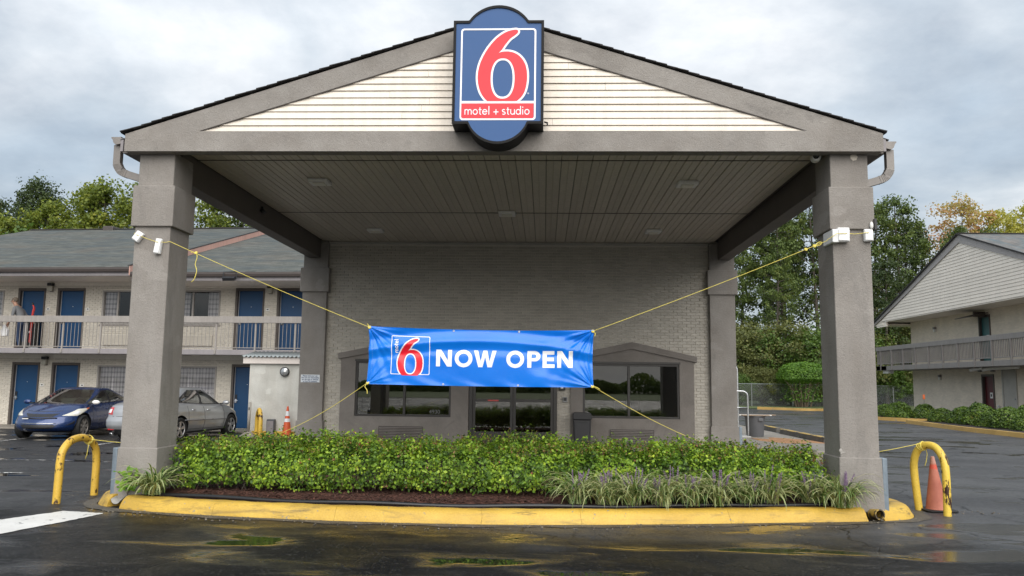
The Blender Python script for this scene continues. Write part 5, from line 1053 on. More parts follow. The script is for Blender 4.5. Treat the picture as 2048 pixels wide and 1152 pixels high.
def faded_cone():
    s = NT('faded_pink_cone'); sz = s.node('ShaderNodeSeparateXYZ'); s.link(s.co(), sz.inputs[0])
    c = s.ramp(s.noise(4, 6, 0.6), [(0.3, (0.38, 0.115, 0.075)), (0.7, (0.56, 0.20, 0.135))])
    c = s.mix(s.ramp(sz.outputs['Z'], [(0.555, (0, 0, 0)), (0.57, (1, 1, 1)), (0.615, (1, 1, 1)), (0.63, (0, 0, 0))]), c, (0.62, 0.10, 0.06)); c = s.mix(s.ramp(sz.outputs['Z'], [(0.625, (0, 0, 0)), (0.65, (1, 1, 1))]), c, (0.50, 0.25, 0.19))
    c = s.mix(s.ramp(s.noise(14, 8, 0.7), [(0.62, (0, 0, 0)), (0.72, (0.6, 0.6, 0.6))]), c, (0.12, 0.06, 0.05)); s.set(col=c, rough=0.65); return s.m
cone('faded pink traffic cone leaning inside the rusty hoop bollard', (6.04, 0.86, 0.105), 0.73, 0.145, faded_cone(), None, (-0.03, 0.02))
cone('orange traffic cone with two reflective bands beside the pale shed', (-7.13, 13.3, 0.1), 0.90, 0.15, M('orange_cone', (0.62, 0.10, 0.03), 0.5, 0.15, 5), ((0.44, 0.54), (0.62, 0.76)))

# ------------------------------------------------------------------ cars
def car_paint(name, col, metal=0.35, rough=0.3, flake=0.0):
    s = NT(name); c = s.ramp(s.noise(2.5, 4), [(0.3, dk(col, 0.9)), (0.7, dk(col, 1.08))]); c = s.mix(s.ramp(s.noise(5, 8, 0.7), [(0.60, (0, 0, 0)), (0.75, (0.3, 0.3, 0.3))]), c, (0.12, 0.11, 0.10))
    s.set(col=c, metal=metal, rough=s.math('ADD', s.math('MULTIPLY', s.noise(4, 4), 0.2), rough - 0.1), coat=0.8, coat_r=0.06); return s.m
m_headl = M('clouded_headlight', (0.62, 0.60, 0.52), 0.15, 0.15, 8, coat=0.6); m_amber = M('amber_lens', (0.7, 0.16, 0.04), 0.2); m_tail = M('red_lens', (0.45, 0.015, 0.02), 0.12, 0.2, 20, coat=0.8); m_clear = M('clear_lens', (0.7, 0.7, 0.7), 0.12, coat=0.8)
m_chrome = M('chrome', (0.7, 0.71, 0.72), 0.12, 0.05, 3, metal=1.0); m_alloy = M('alloy_wheel', (0.48, 0.48, 0.49), 0.32, 0.12, 5, metal=0.7); m_seat = M('car_seat', (0.035, 0.033, 0.032), 0.8); m_seatg = M('car_seat_grey', (0.28, 0.275, 0.25), 0.8)
def spow(c, p): return np.sign(c) * np.abs(c) ** p
def outline(xf, xr, w, ef, er, ey, nq=44, bulge_f=0.0, bulge_r=0.0):
    """closed plan outline starting at the front middle, evenly spaced, quarter by quarter"""
    cx = 0.0; pts = []
    for q in range(4):
        t = np.linspace(q * math.pi / 2, (q + 1) * math.pi / 2, 600); a = xf if q in (0, 3) else -xr; ex = ef if q in (0, 3) else er
        x = a * spow(np.cos(t), ex); y = w * spow(np.sin(t), ey); d = np.concatenate([[0], np.cumsum(np.hypot(np.diff(x), np.diff(y)))]); s = np.linspace(0, d[-1], nq + 1)[:-1]
        x, y = np.interp(s, d, x), np.interp(s, d, y); b = bulge_f if q in (0, 3) else bulge_r
        pts.append(np.stack([x - np.sign(a) * b * (y / w) ** 2 * (np.abs(x) / abs(a)) ** 3, y], 1))
    return np.vstack(pts)
def make_car(name, label, loc, rotz, paint, p):
    t = thing(name, label, 'car', loc, rotz, 'cars parked by the motel rooms'); W = p['W'] / 2; H = p['H']; zb = 0.2; nq = 88; N_ = nq * 4
    zsh = lambda x: np.interp(x, p['zx'], p['zz'])
    rings = []; info = []
    hs = np.concatenate([np.linspace(0, 1, 22)])
    for h in hs:
        xf, xr = np.interp(h, p['fh'], p['fx']), np.interp(h, p['rh'], p['rx']); w = W * np.interp(h, [0, .1, .3, .5, .62, .8, 1], [.90, .95, .985, 1.0, .985, .985, .93])
        o = outline(xf, xr, w, 0.30, 0.26, 0.30, nq, p.get('bf', 0.22), 0.10); z = zb + (zsh(o[:, 0]) - zb) * h; rings.append(np.column_stack([o, z])); info.append(('low', h))
    base = outline(p['cf'], p['cr'], p['cw'], 0.42, 0.42, 0.32, nq, 0.16, 0.10); zc = np.interp(base[:, 0], p['cx'], p['cz'])
    sh = rings[-1]; top0 = np.column_stack([base, zc])
    for s in np.linspace(0, 1, 13)[1:]:
        xy = sh[:, :2] + (base - sh[:, :2]) * s; front_ = np.clip((xy[:, 0] - p['cf'] + 0.2) / 0.5, 0, 1); rear_ = np.clip((p['cr'] + 0.2 - xy[:, 0]) / 0.4, 0, 1); e_ = np.where((front_ + rear_) > 0.02, 1 - (1 - s) ** 1.8, s ** 0.8)
        z = sh[:, 2] + (zc - sh[:, 2]) * e_
        if p.get('dent'): z = z + front_ * s * (1 - s) * 4 * (0.018 * np.sin(xy[:, 1] * 9 + xy[:, 0] * 7) - 0.012 * np.cos(xy[:, 1] * 4)) * np.clip(xy[:, 0] - 1.1, 0, 1) * 1.6
        rings.append(np.column_stack([xy, z])); info.append(('deck', s))
    for s in np.linspace(0, 1, 19)[1:]:
        xf, xr = p['cf'] + (p['rf'] - p['cf']) * (s ** 0.92), p['cr'] + (p['rr'] - p['cr']) * (s ** 0.95); w = p['cw'] + (p['rw'] - p['cw']) * s ** 1.35
        o = outline(max(xf, 0.05), xr, w, 0.42, 0.42, 0.34, nq, 0.14 * (1 - .3 * s), 0.1); rings.append(np.column_stack([o, zc + (H - 0.045 - zc) * s - (0.012 * s * (o[:, 0] - p['cf']) ** 2 * 0)])); info.append(('cab', s))
    top = rings[-1].copy(); mid = np.array([(p['rf'] + p['rr']) / 2, 0])
    for s in (0.93, 0.8, 0.6, 0.35, 0.1):
        xy = mid + (top[:, :2] - mid) * s; rings.append(np.column_stack([xy, np.full(N_, H - 0.045) + 0.045 * (1 - s ** 2.2)])); info.append(('roof', s))
    V = np.vstack(rings); K = len(rings); F = []; MI = []
    for k in range(K - 1):
        ty, val = info[k + 1]
        for i in range(N_):
            j = (i + 1) % N_; q = (k * N_ + i, k * N_ + j, (k + 1) * N_ + j, (k + 1) * N_ + i); c = V[list(q)].mean(0); m = 0; x, y, z = c; ay = abs(y)
            if ty == 'cab':
                xf, xr = p['cf'] + (p['rf'] - p['cf']) * val ** 0.92, p['cr'] + (p['rr'] - p['cr']) * val ** 0.95; w = p['cw'] + (p['rw'] - p['cw']) * val ** 1.35
                side = ay > w * 0.90
                if not side and x > 0 and ay < w * 0.89 and val < 0.96: m = 1
                elif not side and x < 0 and ay < w * 0.87 and 0.08 < val < 0.93: m = 1
                elif side and 0.07 < val < 0.90 and x < xf - 0.26 - 0.10 * val and x > xr + 0.30 + 0.12 * val: m = 2 if (abs(x - p['pb']) < 0.055) else 1
                elif side and 0.02 < val < 0.93 and x < xf - 0.22 - 0.06 * val and x > xr + 0.25 + 0.08 * val: m = 2
            elif ty == 'low':
                if val < 0.07: m = 2
                m = p['zones'](x, y, z, val, m)
            elif ty == 'deck': m = p['zones'](x, y, z, 1 + val, m)
            F.append(q); MI.append(m)
    F.append(tuple(range(N_))[::-1]); MI.append(2); F.append(tuple((K - 1) * N_ + i for i in range(N_))); MI.append(0)
    mats = [paint, m_carglass, m_black, m_headl, m_tail, m_amber]
    me = bpy.data.meshes.new('body'); me.from_pydata(V.tolist(), [], F)
    for m in mats: me.materials.append(m)
    me.polygons.foreach_set('material_index', MI); me.update(); o = bpy.data.objects.new('body', me); COL.objects.link(o)
    cb = MB(); wr = p['wr']
    for x in (p['wf'], p['wf'] - p['wb']):
        for s in (-1, 1): cb.lathe([(0.001, -0.17), (wr + 0.055, -0.17), (wr + 0.055, 0.3), (0.001, 0.3)], 40, 'y', (x, s * (W - 0.10) + (-0.07 if s > 0 else -0.06), wr + 0.01))
    cut = cb.build('cutter', m_black); b = o.modifiers.new('arch', 'BOOLEAN'); b.operation = 'DIFFERENCE'; b.object = cut; b.solver = 'EXACT'; dg = bpy.context.evaluated_depsgraph_get()
    me2 = bpy.data.meshes.new_from_object(o.evaluated_get(dg)); bpy.data.objects.remove(o); bpy.data.objects.remove(cut)
    names = ['body', 'glazing', 'black_trim', 'headlight', 'tail_light', 'side_marker']
    bm0 = bmesh.new(); bm0.from_mesh(me2); bmesh.ops.recalc_face_normals(bm0, faces=bm0.faces); bm0.to_mesh(me2); bm0.free()
    slots = [m.name for m in me2.materials]
    body = None
    for mi, nm in enumerate(names):
        bm = bmesh.new(); bm.from_mesh(me2); kill = [f for f in bm.faces if slots[f.material_index] != mats[mi].name] if len(slots) > 1 else []
        bmesh.ops.delete(bm, geom=kill, context='FACES')
        if not bm.faces: bm.free(); continue
        for f in bm.faces: f.material_index = 0; f.smooth = True
        for ed in bm.edges: ed.smooth = not (len(ed.link_faces) == 2 and ed.calc_face_angle(0) > R(40))
        # separate left and right lamps
        parts = [None] if nm not in ('headlight', 'tail_light', 'side_marker') else [-1, 1]
        for sgn in parts:
            b2 = bm.copy()
            if sgn: bmesh.ops.delete(b2, geom=[f for f in b2.faces if f.calc_center_median().y * sgn < 0], context='FACES')
            m3 = bpy.data.meshes.new(nm); b2.to_mesh(m3); b2.free(); m3.materials.append(mats[mi]); ob = link(nm, m3, t)
            if nm == 'glazing': ob.location = (0, 0, 0)
            if nm == 'body': body = ob
        bm.free()
    low = [r for r, inf in zip(rings, info) if inf[0] == 'low']
    def side_y(h, x, s):
        r = low[int(round(h * 21))]; m = r[:, 1] * s > 0; q = r[m]; q = q[np.argsort(q[:, 0])]; return np.interp(x, q[:, 0], q[:, 1]), np.interp(x, q[:, 0], q[:, 2])
    for s in (-1, 1):   # door seams, handles, rub strip
        for xs in p['seams']:
            pts = [];
            for h in np.linspace(0.1, 1.0, 16): y, z = side_y(h, xs, s); pts.append((xs + 0.05 * math.sin(h * 3), y + s * 0.0005, z))
            mb = MB(); mb.tube(pts, 0.0045, 5); mb.build('door_seam', m_black, body)
        pts = []
        for xs in np.linspace(p['seams'][0], p['seams'][-1], 10): y, z = side_y(0.13, xs, s); pts.append((xs, y + s * 0.0, z))
        mb = MB(); mb.tube(pts, 0.004, 5); mb.build('sill_seam', m_black, body)
        for xh in p['handles']:
            y, z = side_y(0.84, xh, s); mb = MB(); mb.tube([(xh - 0.085, y + s * 0.012, z), (xh - 0.04, y + s * 0.03, z + 0.004), (xh + 0.04, y + s * 0.03, z + 0.004), (xh + 0.085, y + s * 0.012, z)], 0.014, 8); mb.build('door_handle', p.get('handle_mat', paint), t, smooth=True)
        if p.get('rub'):
            pts = [];
            for xs in np.linspace(p['seams'][-1] + 0.12, p['seams'][0] - 0.15, 10): y, z = side_y(0.47, xs, s); pts.append((xs, y + s * 0.005, z))
            mb = MB(); mb.tube(pts, 0.014, 6); mb.build('rub_strip', p['rub'], t, smooth=True)
        mx_ = p['cf'] - 0.35; mb = MB(); mb.sphere((mx_, s * (W * 0.93 + 0.13), p['mz']), 0.105, 8, (0.62, 1.05, 0.62)); mr = mb.build('mirror', p['mirror'] if s > 0 else p.get('mirror2', p['mirror']), t, smooth=True)
        mb = MB(); mb.box(mx_ - 0.03, mx_ + 0.05, min(s * (W * .86), s * (W * 0.93 + 0.07)), max(s * (W * .86), s * (W * 0.93 + 0.07)), p['mz'] - 0.05, p['mz'] - 0.015); mb.build('mirror_arm', m_black, mr)
    RG = np.array(rings)
    def surf(i, k):
        i = i * nq / 44
        k0 = int(min(max(math.floor(k), 0), len(RG) - 2)); fk = k - k0; i0 = math.floor(i); fi = i - i0
        g = lambda kk, ii: RG[kk][int(ii) % N_]
        return (g(k0, i0) * (1 - fi) + g(k0, i0 + 1) * fi) * (1 - fk) + (g(k0 + 1, i0) * (1 - fi) + g(k0 + 1, i0 + 1) * fi) * fk
    def patch(nm, corners, mat, lift=0.006, par=None, n=9, mirror=False):
        A, B_, C_, D_ = corners
        if mirror: A, B_, C_, D_ = [(-i, k) for i, k in (B_, A, D_, C_)]
        v = []
        for a in np.linspace(0, 1, n):
            for b in np.linspace(0, 1, n):
                i = (A[0] * (1 - b) + B_[0] * b) * (1 - a) + (D_[0] * (1 - b) + C_[0] * b) * a; k = (A[1] * (1 - b) + B_[1] * b) * (1 - a) + (D_[1] * (1 - b) + C_[1] * b) * a
                q = surf(i, k); e1, e2 = surf(i + 0.3, k) - surf(i - 0.3, k), surf(i, k + 0.3) - surf(i, max(k - 0.3, 0)); nn = np.cross(e1, e2); nn /= max(np.linalg.norm(nn), 1e-9)
                if np.dot(nn, q - np.array([0, 0, 0.6])) < 0: nn = -nn
                v.append(q + nn * lift * (1.0 if 0 < a < 1 and 0 < b < 1 else 0.25))
        f = [(r_ * n + c_, r_ * n + c_ + 1, (r_ + 1) * n + c_ + 1, (r_ + 1) * n + c_) for r_ in range(n - 1) for c_ in range(n - 1)]
        mb = MB(); mb.add(v, f); return mb.build(nm, mat, par or t, smooth=True, fixn=False)
    p['patches'](patch)
    # wheels
    for x in (p['wf'], p['wf'] - p['wb']):
        for s in (-1, 1):
            yc = s * (W - 0.115); mb = MB(); mb.lathe([(wr * 0.68, -0.10), (wr * 0.93, -0.105), (wr, -0.08), (wr, 0.08), (wr * 0.93, 0.105), (wr * 0.68, 0.10), (wr * 0.66, 0.0), (wr * 0.68, -0.10)], 36, 'y', (x, yc, wr)); wl = mb.build('wheel', m_rubber, t); auto_smooth(wl)
            mb = MB(); yo = yc + s * 0.095; rr_ = wr * 0.69
            mb.lathe([(rr_, 0.0), (rr_ * 0.94, -s * 0.004), (rr_ * 0.90, -s * 0.06), (0.001, -s * 0.085)], 30, 'y', (x, yo, wr)); ri = mb.build('rim_barrel', m_black if p['spokes'] == 5 else M('brake_grime', (0.05, 0.045, 0.04), 0.7), wl); auto_smooth(ri)
            mb = MB(); mb.lathe([(rr_ * 1.0, -s * 0.006), (rr_ * 1.01, s * 0.004), (rr_ * 0.92, s * 0.002), (rr_ * 0.90, -s * 0.012)], 30, 'y', (x, yo, wr)); mb.lathe([(0.001, s * 0.0), (0.05, -s * 0.002), (0.062, -s * 0.02)], 16, 'y', (x, yo, wr))
            for k in range(p['spokes']):
                a = k * 2 * math.pi / p['spokes'] + 0.3; ca, sa = math.cos(a), math.sin(a); w0, w1 = p['sw']
                P8 = []
                for rad, ww, dy in ((0.045, w0, -0.006), (rr_ * 0.93, w1, -0.004)):
                    for q in (-1, 1): P8.append((x + ca * rad - sa * ww * q, yo + s * dy, wr + sa * rad + ca * ww * q)); P8.append((x + ca * rad - sa * ww * q, yo + s * (dy - 0.03), wr + sa * rad + ca * ww * q))
                mb.add(P8, [(0, 2, 6, 4), (0, 4, 5, 1), (2, 3, 7, 6), (4, 6, 7, 5), (1, 5, 7, 3)])
            mb.build('rim', p['rim'], wl)
    # interior
    for x, nm in ((0.05, 'front_seat'), (-0.85, 'rear_seat')):
        for y in (-0.36, 0.36):
            mb = MB(); mb.box(x - 0.1, x + 0.42, y - 0.24, y + 0.24, 0.36, 0.52); mb.box(x - 0.2, x - 0.06, y - 0.23, y + 0.23, 0.5, 1.08); mb.box(x - 0.21, x - 0.10, y - 0.12, y + 0.12, 1.10, 1.28); mb.build(nm, p['seat'], t, bevel=0.05, seg=3)
    mb = MB(); mb.box(p['cf'] - 0.62, p['cf'] - 0.10, -0.66, 0.66, 0.62, 0.90); mb.build('dashboard', p['dash'], t, bevel=0.06, seg=3)
    mb = MB(); c = [(p['cf'] - 0.68 + 0.07 * math.sin(a), 0.36 + 0.18 * math.cos(a), 0.90 + 0.17 * math.sin(a)) for a in np.linspace(0, 6.283, 21)]; mb.tube(c, 0.015, 6); mb.build('steering_wheel', m_black, t, smooth=True)
    mb = MB(); mb.box(-1.7, 1.6, -0.6, 0.6, 0.17, 0.30); mb.build('underbody', m_black, t)
    p['extras'](t, body, side_y); return t
ZX, ZZ = [-2.2, -1.6, -0.6, 0.3, 1.0, 1.6, 2.0, 2.3], [0.93, 0.95, 0.91, 0.88, 0.85, 0.80, 0.735, 0.68]
def zones_blue(x, y, z, h, m): return m
def patches_blue(patch):
    for mir in (False, True):
        hl = patch('headlight', [(8.2, 17.4), (14.2, 15.6), (24.0, 20.6), (14.0, 21.8)], m_headl, 0.012, mirror=mir)
        patch('lamp_reflector', [(11.0, 17.6), (14.2, 16.8), (17.0, 18.9), (13.5, 20.0)], m_clear, 0.016, hl, mirror=mir)
        patch('side_marker', [(21.6, 19.6), (24.6, 20.9), (24.2, 21.2), (20.6, 21.2)], m_amber, 0.015, hl, mirror=mir)
        patch('fog_recess', [(9.6, 7.0), (13.2, 8.4), (13.4, 11.6), (12.8, 11.2)], m_black, 0.004, mirror=mir)
        patch('bumper_seam', [(13.2, 6.0), (13.5, 6.0), (16.4, 15.2), (16.1, 15.2)], m_black, 0.003, mirror=mir)
    patch('lower_grille', [(-5.8, 4.2), (5.8, 4.2), (7.6, 9.2), (-7.6, 9.2)], m_black, 0.004)
    patch('grille_slot', [(-5.0, 16.6), (5.0, 16.6), (7.4, 19.4), (-7.4, 19.4)], m_black, 0.004)
    patch('hood_edge', [(-8.0, 21.3), (8.0, 21.3), (8.2, 21.7), (-8.2, 21.7)], m_black, 0.003)
def extras_blue(t, body, side_y):
    for i in range(3):
        mb = MB(); z = 0.345 + i * 0.05; w = 0.46 - (2 - i) * 0.03; mb.tube([(2.235 - 0.30 * (y / 0.8) ** 2 + 0.012 * i, y, z) for y in np.linspace(-w, w, 13)], 0.009, 6); mb.build('grille_bar', m_chrome, t, smooth=True)
    mb = MB(); mb.tube([(2.17 - 0.30 * (y / 0.8) ** 2, y, 0.575 - 0.012 * math.cos(y * 9)) for y in np.linspace(-0.45, 0.45, 15)], 0.018, 6); mb.build('cracked_grille', m_black, t, smooth=True)
    mb = MB(); mb.box(2.14, 2.155, -0.44, -0.28, 0.555, 0.575); mb.build('grille_chip', m_white, t)
    mb = MB(); mb.sphere((1.93, 0.14, 0.712), 0.022, 6, (1.2, 0.8, 0.4)); mb.build('rust_spot', M('rust', (0.35, 0.12, 0.03), 0.9), body)
    for y0, y1 in ((0.55, 0.0), (-0.1, -0.6)):
        mb = MB(); mb.tube([(0.90, y0, 0.955), (0.80, (y0 + y1) / 2, 0.985), (0.72, y1, 0.995)], 0.010, 5); mb.build('wiper', m_black, t)
blue = make_car('parked_car', 'dented dark blue sedan facing the camera with clouded headlights', (-13.22, 12.75, gz(-12.8, 13)), R(-86), car_paint('dark_blue_paint', (0.008, 0.031, 0.12), 0.4, 0.28),
    dict(W=1.775, H=1.41, zx=ZX, zz=ZZ, fh=[0, .1, .25, .45, .6, .8, 1], fx=[2.05, 2.19, 2.265, 2.255, 2.22, 2.14, 1.98], rh=[0, .2, .45, .7, 1], rx=[-2.1, -2.22, -2.265, -2.22, -2.13], bf=0.36,
         cf=1.38, cr=-1.86, cw=0.78, rf=0.24, rr=-0.72, rw=0.56, cx=[-1.9, -1.2, 0, 0.9, 1.4], cz=[1.02, 0.99, 0.95, 0.95, 0.955], pb=-0.18, wf=1.42, wb=2.70, wr=0.325, seams=[-0.95, -0.15, 0.92], handles=[-0.62, 0.08],
         mz=0.99, mirror=m_white, mirror2=car_paint('dark_blue_mirror', (0.007, 0.03, 0.125)), spokes=7, sw=(0.03, 0.036), rim=M('dull_alloy', (0.30, 0.275, 0.25), 0.45, 0.2, 6, metal=0.5), seat=m_seatg, dash=m_seatg, zones=zones_blue, patches=patches_blue, extras=extras_blue, dent=True))
def zones_silver(x, y, z, h, m):
    if x < -1.9 and h < 0.20 and abs(y) < 0.72: return 2
    return m
def patches_silver(patch):
    for mir in (False, True):
        tl_ = patch('tail_light', [(68.5, 15.4), (79.5, 14.6), (79.0, 20.2), (67.5, 19.6)], m_tail, 0.010, mirror=mir)
        patch('reverse_lens', [(76.0, 15.9), (78.6, 15.6), (78.4, 18.8), (75.8, 18.8)], m_clear, 0.014, tl_, mirror=mir)
        patch('headlight', [(9.0, 17.4), (13.6, 16.2), (21.0, 19.8), (14.0, 21.0)], m_headl, 0.012, mirror=mir)
        patch('rear_bumper_seam', [(66.0, 13.3), (88.0, 13.3), (88.0, 13.6), (66.0, 13.6)], m_black, 0.002, mirror=mir)
def extras_silver(t, body, side_y):
    mb = MB(); mb.box(-2.30, -2.268, -0.16, 0.16, 0.46, 0.60); mb.build('number_plate', m_white, t, bevel=0.004)
    for y in (-0.55, 0.55):
        mb = MB(); mb.lathe([(0.03, -0.12), (0.036, -0.12), (0.036, 0.1), (0.03, 0.1)], 16, 'x', (-2.14, y, 0.215)); mb.build('exhaust_tip', m_chrome, t, smooth=True)
        mb = MB(); mb.box(-2.255, -2.235, y - 0.09, y + 0.09, 0.325, 0.355); mb.build('rear_reflector', m_tail, t)
    mb = MB(); mb.tube([(-2.16, y, 0.63) for y in np.linspace(-0.6, 0.6, 9)], 0.006, 5); mb.build('boot_seam', m_black, body)
    mb = MB(); mb.box(-2.262, -2.25, -0.52, -0.26, 0.655, 0.675); mb.box(-2.258, -2.246, -0.47, -0.28, 0.61, 0.63); mb.build('badge', m_black, t)
silver = make_car('parked_car', 'silver sedan seen from behind, parked nose in beside the left column', (-9.98, 12.35, gz(-9.9, 12.4)), R(82), car_paint('silver_paint', (0.36, 0.37, 0.385), 0.55, 0.32),
    dict(W=1.755, H=1.465, zx=[-2.25, -1.6, -0.6, 0.3, 1.0, 1.6, 2.0, 2.3], zz=[0.94, 0.965, 0.93, 0.90, 0.87, 0.81, 0.74, 0.68], fh=[0, .1, .25, .45, .6, .8, 1], fx=[2.0, 2.16, 2.25, 2.24, 2.2, 2.12, 1.98], rh=[0, .12, .3, .5, .62, .8, 1], rx=[-2.08, -2.2, -2.27, -2.26, -2.2, -2.17, -2.1], bf=0.34,
         cf=1.18, cr=-1.78, cw=0.77, rf=0.2, rr=-0.95, rw=0.56, cx=[-1.9, -1.2, 0, 0.9, 1.25], cz=[1.04, 1.02, 0.965, 0.95, 0.95], pb=-0.22, wf=1.35, wb=2.64, wr=0.315, seams=[-0.98, -0.18, 0.86], handles=[-0.7, 0.06], handle_mat=m_chrome,
         mz=1.0, mirror=car_paint('silver_mirror', (0.36, 0.37, 0.385), 0.55), spokes=5, sw=(0.028, 0.040), rim=m_alloy, seat=m_seat, dash=m_seat, rub=car_paint('grey_rub', (0.2, 0.2, 0.21), 0.3), zones=zones_silver, patches=patches_silver, extras=extras_silver))
# ------------------------------------------------------------------ left motel wing
def roof_tex(name, base, patches):
    """asphalt shingles too far off to tell apart: courses, tabs and mottled blends"""
    s = NT(name); b = s.node('ShaderNodeTexBrick'); b.inputs['Scale'].default_value = 1; b.inputs['Brick Width'].default_value = 0.32; b.inputs['Row Height'].default_value = 0.145; b.inputs['Mortar Size'].default_value = 0.008; b.inputs['Bias'].default_value = 0.0
    b.inputs['Color1'].default_value = (0.75, 0.75, 0.75, 1); b.inputs['Color2'].default_value = (1.25, 1.25, 1.25, 1); b.inputs['Mortar'].default_value = (0.5, 0.5, 0.5, 1); s.link(s.co(), b.inputs['Vector'])
    w = s.node('ShaderNodeTexWhiteNoise', noise_dimensions='2D'); sn = s.node('ShaderNodeVectorMath', operation='SNAP'); sn.inputs[1].default_value = (0.32, 0.145, 1); s.link(s.co(), sn.inputs[0]); s.link(sn.outputs[0], w.inputs['Vector'])
    c = s.mix(s.ramp(w.outputs['Value'], [(0.0, (0, 0, 0)), (1, (1, 1, 1))]), base, patches[0]); c = s.mix(s.ramp(s.noise(0.8, 5, vec=s.scaled((0.6, 2.2, 1))), [(0.42, (0, 0, 0)), (0.66, (0.8,) * 3)]), c, patches[1])
    c = s.mix(s.ramp(s.noise(0.5, 4), [(0.5, (0, 0, 0)), (0.8, (0.6,) * 3)]), c, patches[2])
    s.set(col=s.mix(0.55, c, s.mix(1.0, c, b.outputs[0], 'MULTIPLY')), rough=0.9, spec=0.2); s.bump(b.outputs['Fac'], -0.5, 0.01); return s.m
m_roofL = roof_tex('grey_green_shingles', (0.080, 0.085, 0.078), [(0.118, 0.123, 0.112), (0.06, 0.075, 0.082), (0.125, 0.105, 0.085)])
m_roofR = roof_tex('blue_grey_shingles', (0.13, 0.14, 0.145), [(0.18, 0.17, 0.16), (0.09, 0.14, 0.165), (0.17, 0.135, 0.115)])
WO = (-16.247, 16.583, 0.0); AW = R(-3.7)
wing = thing('motel_wing', 'two storey cream brick motel wing with blue doors and a balcony walkway', 'building', WO, AW)
def plaid():
    s = NT('plaid_curtain'); sz = s.node('ShaderNodeSeparateXYZ'); s.link(s.co(), sz.inputs[0])
    def band(ax, per, lo): return s.ramp(s.math('FRACT', s.math('MULTIPLY', sz.outputs[ax], 1 / per)), [(lo, (0, 0, 0)), (lo + .06, (1, 1, 1)), (1 - .18, (1, 1, 1)), (1 - .12, (0, 0, 0))])
    f = s.math('ADD', s.math('MULTIPLY', band('X', 0.115, 0.42), 0.5), s.math('MULTIPLY', band('Z', 0.17, 0.45), 0.5))
    s.set(col=s.ramp(f, [(0.0, (0.50, 0.49, 0.50)), (0.5, (0.35, 0.34, 0.36)), (1, (0.21, 0.205, 0.225))]), rough=0.9); return s.m
m_plaid = plaid()
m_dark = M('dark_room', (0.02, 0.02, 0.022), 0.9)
# openings (u0,u1,z0,z1), repeat every 8.04
DO, WI = [], []
for k in (-1, 0, 1):
    for z in (0.14, 2.79):
        zt = z + 2.10 if z > 1 else z + 2.14
        for u in (-1.81, -0.32): DO.append((u + 8.04 * k, u + 8.04 * k + 1.02, z, zt))
        for u in (1.36, 4.12): WI.append((u + 8.04 * k, u + 8.04 * k + 1.56, z + 0.86, zt - 0.06))
DO = [d for d in DO if -8 < d[0] < 10.6]; WI = [w for w in WI if -8 < w[0] < 10.4]
holes = DO + WI
mb = MB(); wall_cells(mb, -8.5, 12.0, 0.0, 5.17, holes, 0.0, 0.2); mb.build('wall', m_mortar2, wing)
mb = MB(); mb.box(-8.5, -8.3, 0.2, 18, 0, 5.17); mb.box(11.8, 12.0, 0.2, 18, 0, 5.17); mb.box(-8.3, 11.8, 17.8, 18, 0, 5.17); mb.build('end_wall', m_brick2, wing)
mb = MB(); mb.box(-8.3, 11.8, 2.2, 2.3, 0, 5.1); mb.box(-8.3, 11.8, 0.21, 2.2, 2.55, 2.75); mb.box(-8.3, 11.8, 0.21, 2.2, 0.02, 0.1); mb.build('room_back', m_dark, wing)
hl = [lambda a, b, c, d: c < 2.78 and d > 2.5]
brick_field(wing, -5.6, 10.6, 0.14, 5.12, hl, 0.0, m_brick2, (0, 0, 0), 300, lambda q: (not (0.8 < q[0] < 1.2 or 5.8 < q[0] < 6.2 or -2.5 < q[0] < 1.1), abs((q[2] - 1.5)) > 0.75, q[0]), seed=4, cuts=[(h[0] - 0.008, h[1] + 0.008, h[2] - (0.07 if h in WI else 0.0), h[3] + 0.02) for h in holes])
pl_i = 0
for (a, b, c, d) in DO:
    if b < -2.6 or a > 9.6: continue
    mb = MB(); mb.box(a - 0.005, a + 0.075, -0.05, 0.16, c, d + 0.02); mb.box(b - 0.045, b + 0.005, -0.05, 0.16, c, d + 0.02); mb.box(a + 0.075, b - 0.045, -0.05, 0.16, d - 0.07, d + 0.02); dr = mb.build('door', m_doorframe, wing, bevel=0.006)
    mb = MB(); mb.box(a + 0.08, b - 0.05, 0.08, 0.12, c + 0.02, d - 0.075); mb.build('leaf', m_bluedoor, dr, bevel=0.004)
    mb = MB(); mb.box(a + 0.077, a + 0.095, 0.06, 0.079, c, d - 0.075); mb.build('jamb_strip', M('pale_jamb', (0.4, 0.4, 0.42), 0.5), dr)
    mb = MB(); mb.box(a + 0.12, a + 0.19, 0.05, 0.079, c + 0.86, c + 1.14); mb.build('lock_plate', m_black, dr, bevel=0.006)
    mb = MB(); mb.box(a + 0.13, a + 0.185, 0.04, 0.049, c + 0.86, c + 0.99); mb.tube([(a + 0.15, 0.04, c + 0.94), (a + 0.15, 0.0, c + 0.94), (a + 0.26, -0.005, c + 0.935)], 0.011, 6); mb.build('lever', m_chrome, dr)
    mb = MB(); mb.lathe([(0.001, -0.003), (0.014, -0.003), (0.014, 0.003)], 10, 'y', ((a + b) / 2 + 0.015, 0.076, c + 1.48)); mb.build('peephole', m_steel, dr)
    mb = MB(); u = b + 0.14 if (round(a * 100) % 804) > 400 or a > -0.5 and a < 0 or a > 7.5 else a - 0.16; mb.box(u - 0.065, u + 0.065, -0.036, -0.022, c + 1.33, c + 1.43); np_ = mb.build('number_plate', m_white, wing, bevel=0.004); mb = MB(); mb.box(u - 0.03, u + 0.035, -0.039, -0.037, c + 1.365, c + 1.40); mb.build('plate_figures', m_black, np_)
